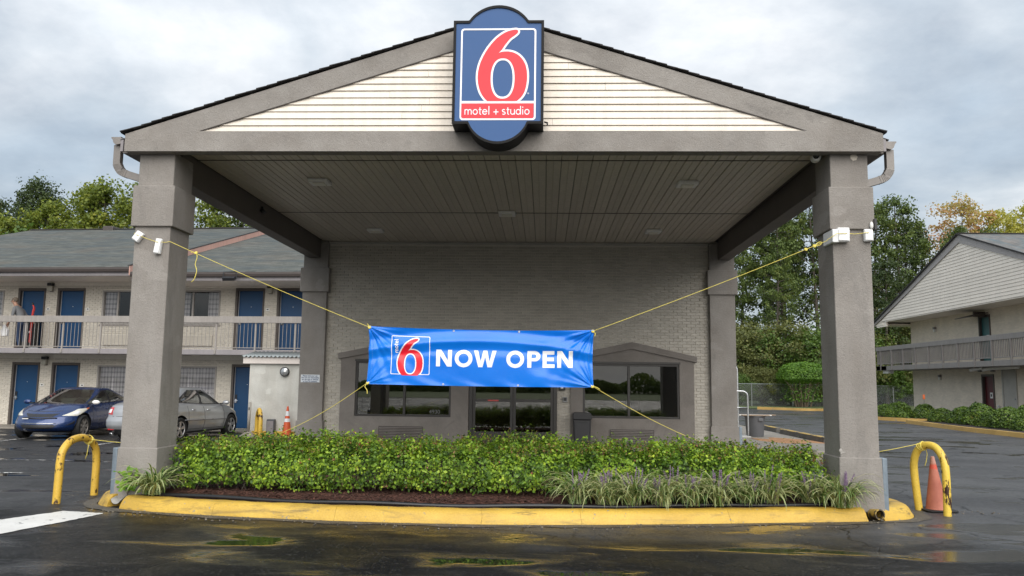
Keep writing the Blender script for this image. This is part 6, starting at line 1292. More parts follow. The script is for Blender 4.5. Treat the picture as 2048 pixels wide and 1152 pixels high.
def curtain(u0, u1, z0, z1, par):
    v, f = [], []; n = 60
    for i in range(n + 1):
        u = u0 + (u1 - u0) * i / n; y = 0.10 + 0.018 * math.sin(i * 0.9) + 0.008 * math.sin(i * 2.3)
        v += [(u, y, z0), (u, y, z1)]
    f = [(2 * i, 2 * i + 2, 2 * i + 3, 2 * i + 1) for i in range(n)]; link('curtain', np_mesh('curtain', v, f, m_plaid, smooth=True), par)
for (a, b, c, d) in WI:
    if b < -4.2 or a > 9.6: continue
    mb = MB(); t_ = 0.05; mb.box(a, a + t_, -0.03, 0.13, c, d); mb.box(b - t_, b, -0.03, 0.13, c, d); mb.box(a + t_, b - t_, -0.03, 0.13, d - t_, d); mb.box(a + t_, b - t_, -0.03, 0.13, c, c + t_); m_ = a + 0.55
    if c > 2: mb.box(m_ - 0.03, m_ + 0.03, 0.02, 0.1, c + t_, d - t_)
    w = mb.build('window', M('grey_sash', (0.33, 0.31, 0.29), 0.5), wing, bevel=0.004)
    for p, q in ((a + t_, m_ - 0.03), (m_ + 0.03, b - t_)):
        mb = MB(); mb.box(p, q, 0.05, 0.054, c + t_, d - t_); mb.build('pane', m_room_glass, w)
    mb = MB(); mb.box(a - 0.05, b + 0.05, -0.06, -0.02, c - 0.06, c - 0.005); mb.build('sill', m_rail, w, bevel=0.006)
    if c > 2:   # upper: curtains drawn to the sides
        if a % 8.04 < 3: curtain(a + 0.05, a + 0.48, c, d, w); curtain(b - 0.12, b - 0.05, c, d, w)
        else: curtain(a + 0.05, a + 0.42, c, d, w); curtain(b - 0.48, b - 0.05, c, d, w)
    else: curtain(a + 0.05, b - 0.05, c, d, w)
    z = c - 0.86 + 0.12; mb = MB(); mb.box(a + 0.12, b - 0.2, -0.10, -0.022, z, z + 0.38); ac = mb.build('air_conditioner', m_brick2, wing, bevel=0.01)
    for i in range(9):
        mb = MB(); zz_ = z + 0.03 + i * 0.037; mb.box(a + 0.15, b - 0.23, -0.112, -0.101, zz_, zz_ + 0.014); mb.build('slat', m_brick2, ac)
# walkway slab, railing
mb = MB(); mb.box(-8.5, 12.0, -1.5, -0.022, 2.60, 2.74); mb.box(-8.5, 12.0, -1.52, -1.501, 2.57, 2.735); mb.build('walkway_slab', m_fascia, wing, bevel=0.008)
mb = MB(); mb.box(-8.5, 12.0, -1.6, -0.022, 0.02, 0.14); mb.build('ground_walk', m_concrete, wing, bevel=0.01)
rl = MB(); rl.box(-8.5, 12.0, -1.56, -1.44, 3.60, 3.81); rl.box(-8.5, 12.0, -1.515, -1.485, 2.785, 2.81); rl = rl.build('railing', m_rail, wing, bevel=0.006)
mb = MB(); mb.box(-0.006, 0.006, -0.006, 0.006, 2.811, 3.598); bal = mb.mesh('baluster', m_rail)
for i in range(112):
    u = -4.0 + i * 0.1295
    link('baluster', bal, rl, loc=(u, -1.5, 0))
mb = MB(); mb.box(-0.026, 0.026, -0.022, 0.022, 2.60, 3.598); mb.box(-0.03, 0.03, -0.05, -0.022, 2.60, 2.72); pm = mb.mesh('railing_post', m_rail)
for i in range(-3, 9): link('railing_post', pm, rl, loc=(1.03 + i * 1.325, -1.5 - 0.0, 0))
# soffits, fascias, gutters, roofs
def wing_roof(u0, u1, zf, yr=9.4, ye=-1.75):
    sl = 0.31; zr = zf + 0.30 + (yr - ye) * sl; mb = MB()
    mb.add([(u0, ye - 0.12, zf + 0.27), (u1, ye - 0.12, zf + 0.27), (u1, yr, zr), (u0, yr, zr), (u0, ye - 0.12, zf + 0.22), (u1, ye - 0.12, zf + 0.22), (u1, yr, zr - 0.06), (u0, yr, zr - 0.06)], [(0, 1, 2, 3), (7, 6, 5, 4), (0, 4, 5, 1), (1, 5, 6, 2), (3, 7, 4, 0)])
    mb.add([(u0, yr, zr), (u1, yr, zr), (u1, yr + 9.5, zr - 9.5 * sl), (u0, yr + 9.5, zr - 9.5 * sl)], [(0, 1, 2, 3)]); mb.build('roof', m_roofL if True else 0, wing, fixn=False)
    mb = MB(); mb.box(u0, u1, yr - 0.12, yr + 0.12, zr - 0.02, zr + 0.035); mb.build('ridge_cap', m_shingle_edge, wing, bevel=0.01)
    mb = MB(); mb.box(u0, u1, ye, ye + 0.03, zf, zf + 0.16); mb.build('fascia_board', m_fascia, wing)
    mb = MB(); mb.prism([(ye - 0.005, zf + 0.13), (ye - 0.1, zf + 0.12), (ye - 0.13, zf + 0.2), (ye - 0.13, zf + 0.265), (ye - 0.005, zf + 0.265)], u0, u1, 'yz'); mb.build('gutter', m_gutter_dk, wing)
    mb = MB(); mb.box(u0, u1, ye + 0.032, -0.0, zf + 0.01, zf + 0.03); mb.build('walkway_ceiling', m_siding2, wing)
    mb = MB(); mb.box(u0, u1, -0.03, 0.2, 5.0, zf + 0.009) if zf > 5.0 else mb.box(u0, u1, -0.03, 0.0, 4.9, zf + 0.009); mb.build('wall_band', m_mortar2, wing)
    return zr
zr1 = wing_roof(-8.8, 3.42, 5.12); zr2 = wing_roof(3.46, 12.3, 4.95)
mb = MB(); mb.prism([(-1.88, 5.12), (-1.88, 5.42), (9.4, zr1 + 0.05), (9.4, zr1 - 0.33)], 3.425, 3.458, 'yz'); mb.build('rake_board', m_pink, wing)
mb = MB(); mb.prism([(-1.9, 5.425), (-1.9, 5.45), (9.4, zr1 + 0.08), (9.4, zr1 + 0.052)], 3.38, 3.47, 'yz'); mb.build('rake_shingle_edge', m_shingle_edge, wing)
mb = MB(); mb.box(-4.9, -4.4, 9.1, 9.7, zr1 - 0.2, zr1 + 0.12); mb.build('roof_vent', m_gutter_dk, wing, bevel=0.02)
for u, z, lab in ((-0.56, 4.98, 'upper walkway wall lamp between the two leftmost blue doors'), (7.48, 4.90, 'upper walkway wall lamp between the two blue doors nearest the canopy'), (-0.56, 2.40, 'ground floor wall lamp above the blue car'), (7.48, 2.40, 'ground floor wall lamp behind the pale shed')):
    p_ = Matrix.Rotation(AW, 4, 'Z') @ Vector((u, -0.03, z)); t = thing('wall_lamp', lab, 'lamp', (WO[0] + p_.x, WO[1] + p_.y, z), AW, 'motel wall lamps'); mb = MB(); mb.box(-0.095, 0.095, -0.15, -0.001, 0.005, 0.10); mb.box(-0.06, 0.06, -0.03, -0.0, -0.2, 0.01); mb.build('housing', m_black, t, bevel=0.01)
    mb = MB(); mb.prism([(-0.085, 0.0), (0.085, 0.0), (0.075, -0.19), (-0.075, -0.19)], -0.135, -0.035); mb.build('lens', M('lamp_glass', (0.42, 0.40, 0.33), 0.2), t, bevel=0.01)
def wpt(u, n, z): p = Matrix.Rotation(AW, 4, 'Z') @ Vector((u, n, 0)); return (WO[0] + p.x, WO[1] + p.y, z)
fl = thing('floodlight', 'black floodlight on a bent bracket under the motel gutter', 'floodlight', wpt(6.9, -1.95, 4.98), AW); mb = MB(); mb.box(-0.2, 0.2, -0.12, 0.04, -0.05, 0.06, Matrix.Rotation(R(25), 3, 'X')); mb.build('housing', m_black, fl, bevel=0.015)
mb = MB(); mb.tube([(-0.24, 0.05, 0.22), (-0.22, 0, 0.02), (-0.2, 0, 0.0)], 0.014, 6); mb.tube([(0.24, 0.0, 0.0), (0.17, 0.05, 0.24), (-0.24, 0.08, 0.23)], 0.014, 6); mb.build('bracket', m_black, fl)
# shed
shed = thing('shed', 'pale stucco shed with a corrugated roof against the motel wing', 'shed', wpt(9.32, -1.9, 0.1), AW)
mb = MB(); mb.box(-1.42, 1.5, -0.45, 1.85, 0.0, 2.2); mb.build('wall', m_shedwall, shed, bevel=0.02)
mb = MB(); mb.box(-1.6, 1.55, -0.55, -0.47, 2.18, 2.375); mb.box(-1.6, -1.52, -0.47, 1.85, 2.18, 2.36); mb.build('fascia_board', M('shed_trim', (0.66, 0.60, 0.56), 0.6, 0.06), shed, bevel=0.006)
v, f = [], []
for i in range(181):
    x = -1.64 + 3.2 * i / 180; z = 0.022 * math.sin(i * 2 * math.pi / 7.5); v += [(x, -0.62, 2.40 + z), (x, 0.38, 2.58 + z)]
f = [(2 * i, 2 * i + 2, 2 * i + 3, 2 * i + 1) for i in range(180)]; o = link('corrugated_roof', np_mesh('corrugated_roof', v, f, M('corrugated_sheet', (0.26, 0.29, 0.30), 0.5, 0.15, 3, metal=0.3), smooth=True), shed); sl_ = o.modifiers.new('t', 'SOLIDIFY'); sl_.thickness = 0.008
mb = MB(); mb.lathe([(0.001, -0.1), (0.10, -0.085), (0.125, -0.06)], 24, 'y', (-0.28, -0.45, 1.94)); mb.build('round_lamp', M('grey_dome', (0.45, 0.46, 0.47), 0.1, metal=0.6), shed, smooth=True); mb = MB(); mb.lathe([(0.125, -0.065), (0.145, -0.065), (0.145, 0.0), (0.12, 0)], 24, 'y', (-0.28, -0.45, 1.94)); mb.build('lamp_ring', m_black, shed)
mb = MB(); mb.prism([(-1.2, 0), (1.45, 0), (1.45, 0.14), (-1.2, 0.14)], -0.62, -0.47); mb.build('shed_kerb', m_kerb, shed, bevel=0.02)
ps = thing('signpost', 'short grey metal post in a cone of concrete beside the pale shed', 'post', (-8.30, 13.28, 0.1), AW); mb = MB(); mb.tube([(0, 0, 0.1), (0.02, 0, 0.98)], 0.045, 10); mb.sphere((0.02, 0, 0.98), 0.045, 6); mb.build('pipe', M('grey_pipe', (0.30, 0.28, 0.25), 0.6, 0.2, 5), ps, smooth=True)
mb = MB(); mb.lathe([(0.001, 0.14), (0.1, 0.12), (0.22, 0.03), (0.26, 0.0)], 18); mb.build('concrete_foot', m_concrete, ps, smooth=True); mb = MB(); mb.box(0.0, 0.03, -0.052, -0.04, 0.78, 0.86); mb.build('slot', m_black, ps)
ub = thing('utility_box', 'small grey utility box on the ground against the pale shed', 'utility box', wpt(8.72, -2.5, 0.1), AW); mb = MB(); mb.box(-0.12, 0.12, -0.05, 0.1, 0, 0.5); mb.build('case', m_grey, ub, bevel=0.015); mb = MB(); mb.box(-0.1, 0.1, -0.058, -0.051, 0.05, 0.45); mb.build('cover', m_fascia, ub, bevel=0.005)

# ------------------------------------------------------------------ person with hand truck on the balcony
def person(loc, rz):
    t = thing('person', 'person in grey t-shirt and jeans stooping beside a red hand truck on the balcony', 'person', loc, rz)
    # +x is the direction faced
    J = dict(pel=(0, 0, .95), sp=(.07, 0, 1.14), ch=(.17, 0, 1.34), nk=(.24, 0, 1.47), hd=(.30, 0, 1.55), hd2=(.325, 0, 1.64), top=(.30, 0, 1.71),
             sl=(.17, .19, 1.37), el=(.20, .23, 1.10), wl=(.33, .20, .88), hl=(.36, .19, .80), sr=(.17, -.19, 1.37), er=(.02, -.27, 1.13), wr=(-.16, -.25, .98), hr=(-.22, -.24, .94),
             pl=(0, .09, .90), kl=(.06, .10, .50), al=(-.02, .10, .09), tl=(.13, .11, .04), pr=(0, -.09, .90), kr=(.02, -.10, .50), ar=(-.07, -.10, .09), tr=(.08, -.11, .04))
    rad = dict(pel=.14, sp=.135, ch=.15, nk=.06, hd=.075, hd2=.093, top=.07, sl=.075, el=.05, wl=.034, hl=.036, sr=.075, er=.05, wr=.034, hr=.036, pl=.1, kl=.068, al=.045, tl=.038, pr=.1, kr=.068, ar=.045, tr=.038)
    E = [('pel', 'sp'), ('sp', 'ch'), ('ch', 'nk'), ('nk', 'hd'), ('hd', 'hd2'), ('hd2', 'top'), ('ch', 'sl'), ('sl', 'el'), ('el', 'wl'), ('wl', 'hl'), ('ch', 'sr'), ('sr', 'er'), ('er', 'wr'), ('wr', 'hr'), ('pel', 'pl'), ('pl', 'kl'), ('kl', 'al'), ('al', 'tl'), ('pel', 'pr'), ('pr', 'kr'), ('kr', 'ar'), ('ar', 'tr')]
    K = list(J); bi = lambda n: K.index(n)
    V = [J[k] for k in K]; RD = [rad[k] for k in K]; ED = [(bi(a), bi(b)) for a, b in E]
    for h, s in (('hl', 1), ('hr', 1)):   # four fingers and a thumb
        p = Vector(J[h]); d_ = (p - Vector(J['w' + h[1]])).normalized(); sd = d_.orthogonal().normalized()
        for k in range(5):
            off_ = sd * (k - 1.5) * 0.02 if k < 4 else sd * -0.055 - d_ * 0.02; q = p + off_; l_ = (.075, .085, .08, .062, .05)[k]
            V += [tuple(q + d_ * 0.02), tuple(q + d_ * (0.02 + l_ * .6)), tuple(q + d_ * (0.02 + l_) + Vector((0.015, 0, -0.012)))]; RD += [.010, .009, .008]; n = len(V); ED += [(bi(h), n - 3), (n - 3, n - 2), (n - 2, n - 1)]
    me = bpy.data.meshes.new('p'); me.from_pydata(V, ED, []); o = bpy.data.objects.new('p', me); COL.objects.link(o); o.modifiers.new('skin', 'SKIN'); 
    sv = me.skin_vertices[0].data
    for i, r in enumerate(RD): sv[i].radius = (r, r); sv[i].use_root = (i == 0)
    ss = o.modifiers.new('ss', 'SUBSURF'); ss.levels = ss.render_levels = 1; dg = bpy.context.evaluated_depsgraph_get(); m2 = bpy.data.meshes.new_from_object(o.evaluated_get(dg)); bpy.data.objects.remove(o)
    m_skin, m_shirt, m_jean, m_shoe = M('skin', (0.42, 0.24, 0.17), 0.55, 0.08), M('grey_tshirt', (0.16, 0.165, 0.175), 0.9, 0.1), M('blue_jeans', (0.03, 0.055, 0.12), 0.85, 0.2), M('brown_shoe', (0.09, 0.05, 0.03), 0.6)
    m2.materials.clear()
    for m in (m_skin, m_shirt, m_jean, m_shoe): m2.materials.append(m)
    segs_ = [(np.array(J[a]), np.array(J[b]), a, b) for a, b in E]
    for pg in m2.polygons:
        c = np.array(pg.center); best = min(segs_, key=lambda s: np.linalg.norm(c - (s[0] + (s[1] - s[0]) * np.clip(np.dot(c - s[0], s[1] - s[0]) / np.dot(s[1] - s[0], s[1] - s[0]), 0, 1)))); ab = best[2] + best[3]
        if ab in ('plkl', 'klal', 'prkr', 'krar', 'pelpl', 'pelpr'): k = 2
        elif ab in ('altl', 'artr'): k = 3
        elif ab in ('pelsp', 'spch', 'chsl', 'chsr', 'slel', 'srer'): k = 1 if c[2] > 0.98 else 2
        elif ab == 'chnk': k = 1 if c[2] < 1.43 else 0
        else: k = 0
        pg.material_index = k; pg.use_smooth = True
    m2.name = 'body'; link('body', m2, t)
    mb = MB(); mb.sphere((.295, 0, 1.665), .102, 10, (1.02, .96, .9)); mb.v = [(x, y, z) for x, y, z in mb.v]; h = mb.build('hair', M('greying_hair', (0.16, 0.13, 0.10), 0.8, 0.3, 30, 0.6, 80), t, smooth=True)
    mb = MB(); mb.tube([(.40, 0.0, 1.63), (.425, 0.0, 1.60), (.405, 0, 1.59)], [.012, .017, .01], 6)
    mb.build('nose', m_skin, t, smooth=True)
    mb = MB()
    for s in (-1, 1): mb.sphere((.396, s * .034, 1.635), .011, 5)
    mb.build('eyes', m_black, t, smooth=True); mb = MB(); mb.tube([(.40, -.022, 1.565), (.407, 0, 1.563), (.40, .022, 1.565)], .005, 5); mb.build('mouth', M('lips', (0.3, 0.12, 0.1), 0.5), t)
    mb = MB()
    for s in (-1, 1): mb.sphere((.305, s * .095, 1.62), .026, 6, (.7, .3, 1.1))
    mb.build('ears', m_skin, t, smooth=True)
    return t
PL = wpt(-0.96, -0.85, 2.742); person(PL, AW + R(186))
bg_ = thing('plastic_bag', 'white plastic bag held in the hand of the person on the balcony', 'bag', wpt(-1.37, -1.1, 3.24), AW); mb = MB(); mb.prism([(-.1, -.1), (.12, -.09), (.13, .12), (.06, .18), (.02, .30), (-.03, .3), (-.09, .15), (-.13, .1)], -.06, .06); mb.build('bag_body', m_foam, bg_, bevel=0.03, seg=3)
htk = thing('hand_truck', 'red two wheeled hand truck standing beside the person on the balcony', 'hand truck', wpt(-0.66, -0.8, 2.742), R(30)); m_red = M('red_tube', (0.50, 0.025, 0.02), 0.4)
mb = MB()
for y in (-.2, .2): mb.tube(smooth_pts([(0, y, .12), (0.02, y, 1.1), (0.05, y, 1.38), (0.02, y * .9, 1.48)], 5, False), .022, 8)
mb.build('side_rail', m_red, htk, smooth=True); mb = MB()
for z in (.35, .7, 1.05): mb.tube([(0.01, -.2, z), (0.01, .2, z)], .015, 6)
mb.build('cross_bar', m_red, htk); mb = MB(); mb.tube(smooth_pts([(0.02, -.18, 1.48), (0.0, -.15, 1.55), (0, .15, 1.55), (0.02, .18, 1.48)], 5, False), .024, 8); mb.build('grip', m_black, htk, smooth=True)
mb = MB(); mb.box(-.02, .28, -.2, .2, .02, .035); mb.build('toe_plate', m_steel, htk)
for y in (-.24, .24):
    mb = MB(); mb.lathe([(.001, -.03), (.09, -.03), (.125, -.02), (.125, .02), (.09, .03), (.001, .03)], 18, 'y', (-.1, y, .125)); mb.build('wheel', m_rubber, htk)
mb = MB(); mb.box(-.04, .0, -.15, .15, .52, .60); mb.build('strap', m_white, htk, bevel=0.01)
wbx = thing('tool_case', 'open black tool case leaning on the leftmost upper blue door', 'case', wpt(-1.10, -0.28, 2.742), AW); mb = MB(); mb.box(-.33, .3, -.1, .12, 0, 1.18); mb.build('case_body', m_black, wbx, bevel=0.02); mb = MB(); mb.box(-.26, .1, -.11, -.101, 1.04, 1.09); mb.build('label_strip', m_white, wbx)

# ------------------------------------------------------------------ right motel building (its gable end faces the drive)
XR_, YR_ = 21.4, 35.5
rb = thing('motel_block', 'two storey beige motel block with a gabled end and grey balcony on the right', 'building', (XR_, YR_, 0.3), R(-90))
m_brick3 = brick_tex('far_beige_brick', (0.80, 0.71, 0.58), (0.74, 0.65, 0.53))
HD = [(7.15, 8.15, 2.75, 4.95), (7.15, 8.2, 0.06, 2.16)]      # local x grows towards the viewer
mb = MB(); wall_cells(mb, 0.0, 19.5, -0.3, 5.32, HD, 0.0, 0.25); mb.build('wall', m_brick3, rb, bevel=0)
mb = MB(); mb.box(0.0, 0.25, 0.25, 26, -0.3, 5.32); mb.box(0.25, 19.5, 0.9, 1.0, -0.3, 5.3); mb.box(19.25, 19.5, 0.25, 26, -0.3, 5.32); mb.build('side_wall', m_brick3, rb)
for (a, b, c, d), lf, fr_, sgn_ in ((HD[0], m_tealdoor, m_doorframe, (0.25, 0.9)), (HD[1], m_reddoor, m_doorframe, (0.2, 0.75))):
    mb = MB(); mb.box(a, a + 0.09, -0.04, 0.2, c, d); mb.box(b - 0.07, b, -0.04, 0.2, c, d); mb.box(a + 0.09, b - 0.07, -0.04, 0.2, d - 0.1, d); dr = mb.build('door', fr_, rb, bevel=0.008); mb = MB(); mb.box(a + 0.09, b - 0.07, 0.09, 0.13, c + 0.01, d - 0.1); mb.build('leaf', lf, dr)
    mb = MB(); mb.box(a + 0.48, a + 0.70, 0.078, 0.088, c + 0.98, c + 1.25); nt_ = mb.build('paper_notice', m_white, dr); mb = MB(); mb.box(a + 0.53, a + 0.64, 0.074, 0.077, c + 1.06, c + 1.18); mb.build('notice_print', m_black, nt_)
mb = MB(); mb.box(8.95, 9.9, -0.02, 0.0, 0.06, 2.32); wd = mb.build('white_door', m_whitedoor, rb); mb = MB(); mb.box(8.86, 8.95, -0.05, 0.0, 0.0, 2.45); mb.box(9.9, 9.98, -0.05, 0.0, 0.0, 2.45); mb.box(8.95, 9.9, -0.05, 0.0, 2.325, 2.45); mb.build('door_frame', m_whitedoor, wd, bevel=0.01)
mb = MB(); mb.tube([(9.82, -0.08, 1.05), (9.82, -0.02, 1.05)], 0.03, 8); mb.build('knob', m_steel, wd)
mb = MB(); mb.box(8.45, 8.58, -0.08, 0.0, 0.62, 0.74); mb.build('outlet_box', m_steel, rb, bevel=0.01)
# balcony
mb = MB(); mb.box(-1.35, 19.5, -1.45, -0.002, 2.45, 2.70); mb.build('balcony_slab', m_rail_dk, rb, bevel=0.01)
mb = MB(); mb.box(-1.35, -0.002, -1.45, 8.0, 2.452, 2.698); mb.build('balcony_return', m_rail_dk, rb)
rl = MB(); rl.box(-1.35, 19.5, -1.46, -1.36, 3.57, 3.80); rl.box(-1.35, 19.5, -1.43, -1.39, 2.80, 2.84); rl.box(-1.36, -1.26, -1.36, 8.0, 3.57, 3.80); rl.box(-1.33, -1.29, -1.36, 8.0, 2.80, 2.84); rl = rl.build('railing', m_rail_dk, rb, bevel=0.006)
mb = MB(); mb.box(-0.016, 0.016, -0.016, 0.016, 2.84, 3.568); bal = mb.mesh('baluster', m_rail_dk)
for i in range(118): link('baluster', bal, rl, loc=(-1.25 + i * 0.125, -1.41, 0))
for i in range(52): link('baluster', bal, rl, loc=(-1.31, -1.25 + i * 0.125, 0))
mb = MB(); mb.box(-0.032, 0.032, -0.05, 0.03, 2.46, 3.568); pm = mb.mesh('railing_post', m_rail_dk)
for i in range(12): link('railing_post', pm, rl, loc=(-0.72 + i * 1.437, -1.43, 0))
m_rake = M('grey_rake', (0.40, 0.37, 0.36), 0.55, 0.08, 2, streak=0.08)
# gable: siding, rakes, soffit, roof. local y = -1.5 plane
ya = -1.5; xa, za = 8.72, 8.60; half = 9.95
def gx(z, s): return xa + s * half * (1 - (z - 5.22) / (za - 5.22))
z0 = 5.235
while z0 < za - 0.35:
    z1 = min(z0 + 0.150, za - 0.3); a0, b0, a1, b1 = gx(z0 + .28, -1), gx(z0 + .28, 1), gx(z1 + .28, -1), gx(z1 + .28, 1); mb = MB()
    mb.add([(a0, ya - 0.022, z0 + .004), (b0, ya - 0.022, z0 + .004), (b1, ya - 0.004, z1), (a1, ya - 0.004, z1), (a0, ya + .02, z0 + .004), (b0, ya + .02, z0 + .004), (b1, ya + .02, z1), (a1, ya + .02, z1)], [(0, 1, 2, 3), (7, 6, 5, 4), (0, 4, 5, 1), (3, 2, 6, 7), (1, 5, 6, 2), (0, 3, 7, 4)]); mb.build('siding_board', m_siding2, rb); z0 += 0.150
for s in (-1, 1):
    xe = xa + s * (half + 0.1); mb = MB(); mb.prism([(xa, za), (xe, 5.17), (xe, 5.17 - 0.17) if s < 0 else (xe, 5.0), (xa, za - 0.36)], ya - 0.06, ya - 0.023); mb.build('rake_board', m_rake, rb)
    ov = 0.15; mb = MB(); mb.add([(xa, ya - 0.12, za + 0.06), (xe + s * ov, ya - 0.12, 5.13), (xe + s * ov, 26, 5.13), (xa, 26, za + 0.06), (xa, ya - 0.12, za + 0.01), (xe + s * ov, ya - 0.12, 5.08), (xe + s * ov, 26, 5.08), (xa, 26, za + 0.01)], [(0, 1, 2, 3), (7, 6, 5, 4), (0, 4, 5, 1), (1, 5, 6, 2)])
    mb.v = [(x, y, z) for x, y, z in mb.v]; mb.build('roof', m_roofR, rb, fixn=True)
    mb = MB(); mb.rect_tube([(xa, ya - 0.13, za + 0.045), (xe + s * ov, ya - 0.13, 5.115)], 0.03, 0.07, (0, 1, 0)); mb.build('shingle_edge', m_shingle_edge, rb)
mb = MB(); mb.box(xa - .14, xa + .14, ya - .12, 26, za + 0.045, za + 0.085); mb.build('ridge_cap', m_shingle_edge, rb)
mb = MB(); mb.box(-1.0, 18.4, ya, -0.002, 5.18, 5.225); mb.build('gable_soffit', m_siding2, rb); mb = MB(); mb.prism([(-0.9, 5.23), (18.3, 5.23), (xa, 8.4)], ya + .03, ya + .06); mb.build('gable_backing', m_siding2, rb)
mb = MB(); mb.box(-1.35, -0.02, ya - 0.0, 8.0, 5.02, 5.10); mb.box(-1.0, 0.3, ya + 0.02, ya + 0.12, 4.92, 5.178); mb.build('eave_soffit', m_siding2, rb)
mb = MB(); mb.box(-0.85, -0.1, -1.3, -1.0, 2.28, 2.45); mb.build('walkway_light', m_white, rb, bevel=0.01)
for x, z, lb in ((2.9, 4.62, 'small wall lamp on the upper floor of the right motel block'), (3.2, 2.08, 'small wall lamp on the ground floor of the right motel block')):
    t = thing('wall_lamp', lb, 'lamp', (XR_, YR_ - x, z + 0.3), R(-90), 'motel block wall lamps'); mb = MB(); mb.box(-.09, .09, -.12, 0, -.03, .1); mb.build('housing', m_rail_dk, t, bevel=0.01); mb = MB(); mb.prism([(-.08, -.03), (.08, -.03), (.06, -.17), (-.06, -.17)], -.11, -.01); mb.build('lens', m_white, t, bevel=0.01)
ac_ = thing('door_awning', 'small brown flap under the soffit above the teal door', 'awning', (XR_, YR_ - 7.6, 5.45), R(-90)); mb = MB(); mb.prism([(-.9, 0), (.5, 0), (.5, -.03), (-.9, -.03)], -0.9, -0.05); mb.v = [(x, y, z + (y + .05) * .25 - .1) for x, y, z in mb.v]; mb.build('flap', m_doorframe, ac_); mb = MB(); mb.box(.2, .25, -.6, -.05, -.3, -.05); mb.build('bracket', m_doorframe, ac_)
for i, (x, y) in enumerate(((8.6, -1.05), (9.35, -0.9))):
    t = thing('wrapped_pipe', ('short white wrapped pipe end under the balcony, nearer the corner', 'long white wrapped pipe under the balcony above the white door')[i], 'pipe', (XR_ + y, YR_ - x, 2.68), R(-90), 'white pipes under the balcony'); mb = MB(); mb.tube(smooth_pts([(-0.25, -.1, -.07), (-.1, 0, -.02), (.3, .06, .0), (2.2 if i else .5, .1, .03)], 5, False), .075, 10); mb.build('lagging', m_white, t, smooth=True); mb = MB(); mb.tube([(.3, .06, -.1), (.3, .06, .06)], .02, 6); mb.box(.2, .4, .0, .12, -.13, -.08); mb.build('hanger', m_black, t)
# kerbs, bed and shrubs in front of it
def simple_kerb(pts, name, label, mat, h=0.14):
    P = smooth_pts(pts, 10, False); t = thing(name, label, 'kerb', (0, 0, 0)); struct(t)
    L_ = np.concatenate([[0], np.cumsum(np.linalg.norm(np.diff(P, axis=0), axis=1))]); n = max(1, int(L_[-1] / 3))
    for i in range(n):
        s = np.linspace(L_[-1] * i / n + 0.006, L_[-1] * (i + 1) / n - 0.006, 24); seg = np.stack([np.interp(s, L_, P[:, 0]), np.interp(s, L_, P[:, 1])], 1); kerb_run(seg, 'kerb_section', mat, t, [(0, -.03), (0.01, h * .7), (.03, h * .95), (.06, h), (.17, h), (.18, -.03)])
simple_kerb([(15.36, 22.5), (15.1, 20), (14.87, 17.4), (14.85, 15.5), (14.95, 13.5), (15.1, 9.0)][::-1], 'bed_kerb', 'long worn yellow kerb in front of the shrubs by the right motel block', m_kerb2)
simple_kerb([(15.3, 25.9), (16.1, 24.2), (17.2, 23.7)][::-1], 'bed_kerb', 'short yellow kerb curving behind the long one at the shrub bed', m_kerb2)
simple_kerb([(13.9, 39.9), (15.2, 38.6), (16.2, 37.6), (17.3, 37.9)][::-1], 'verge_kerb', 'yellow kerb at the far edge of the lot before the chain link fence', m_kerb2)
m_grass = M('rough_verge', (0.075, 0.10, 0.03), 0.95, 0.4, 1.2, 0.6, 30)
ribbon_patch('planting_soil', ([(15.3, 9.0), (15.12, 13.5), (15.02, 15.5), (15.04, 17.4), (15.27, 20), (15.5, 22.6), (16.2, 24.3), (15.5, 26.2), (15.7, 30.0)], [(19.4, 9), (19.4, 13.5), (19.4, 15.5), (19.4, 17.4), (19.4, 20), (19.4, 22.6), (21.3, 24.3), (21.3, 26.2), (21.3, 30.0)]), m_soil, 0.05, 8)
ribbon_patch('verge', ([(6.0, 40.5), (13.9, 40.1), (15.2, 38.8), (16.2, 37.8), (17.3, 38.1), (21, 37.6), (60, 37.6)], [(6.0, 140), (14, 140), (16, 140), (18, 140), (20, 140), (30, 140), (120, 140)]), m_grass, 0.03, 30)
ribbon_patch('road_verge', ([(-260, -60), (-100, -58), (0, -57), (100, -58), (260, -60)], [(-260, -120), (-100, -120), (0, -120), (100, -120), (260, -120)]), m_grass, 0.03, 10)
ribbon_patch('rear_verge', ([(-120, 37), (-60, 37), (-30, 36.5), (5.9, 36)], [(-120, 140), (-60, 140), (-30, 140), (5.9, 140)]), m_grass, 0.03, 20)
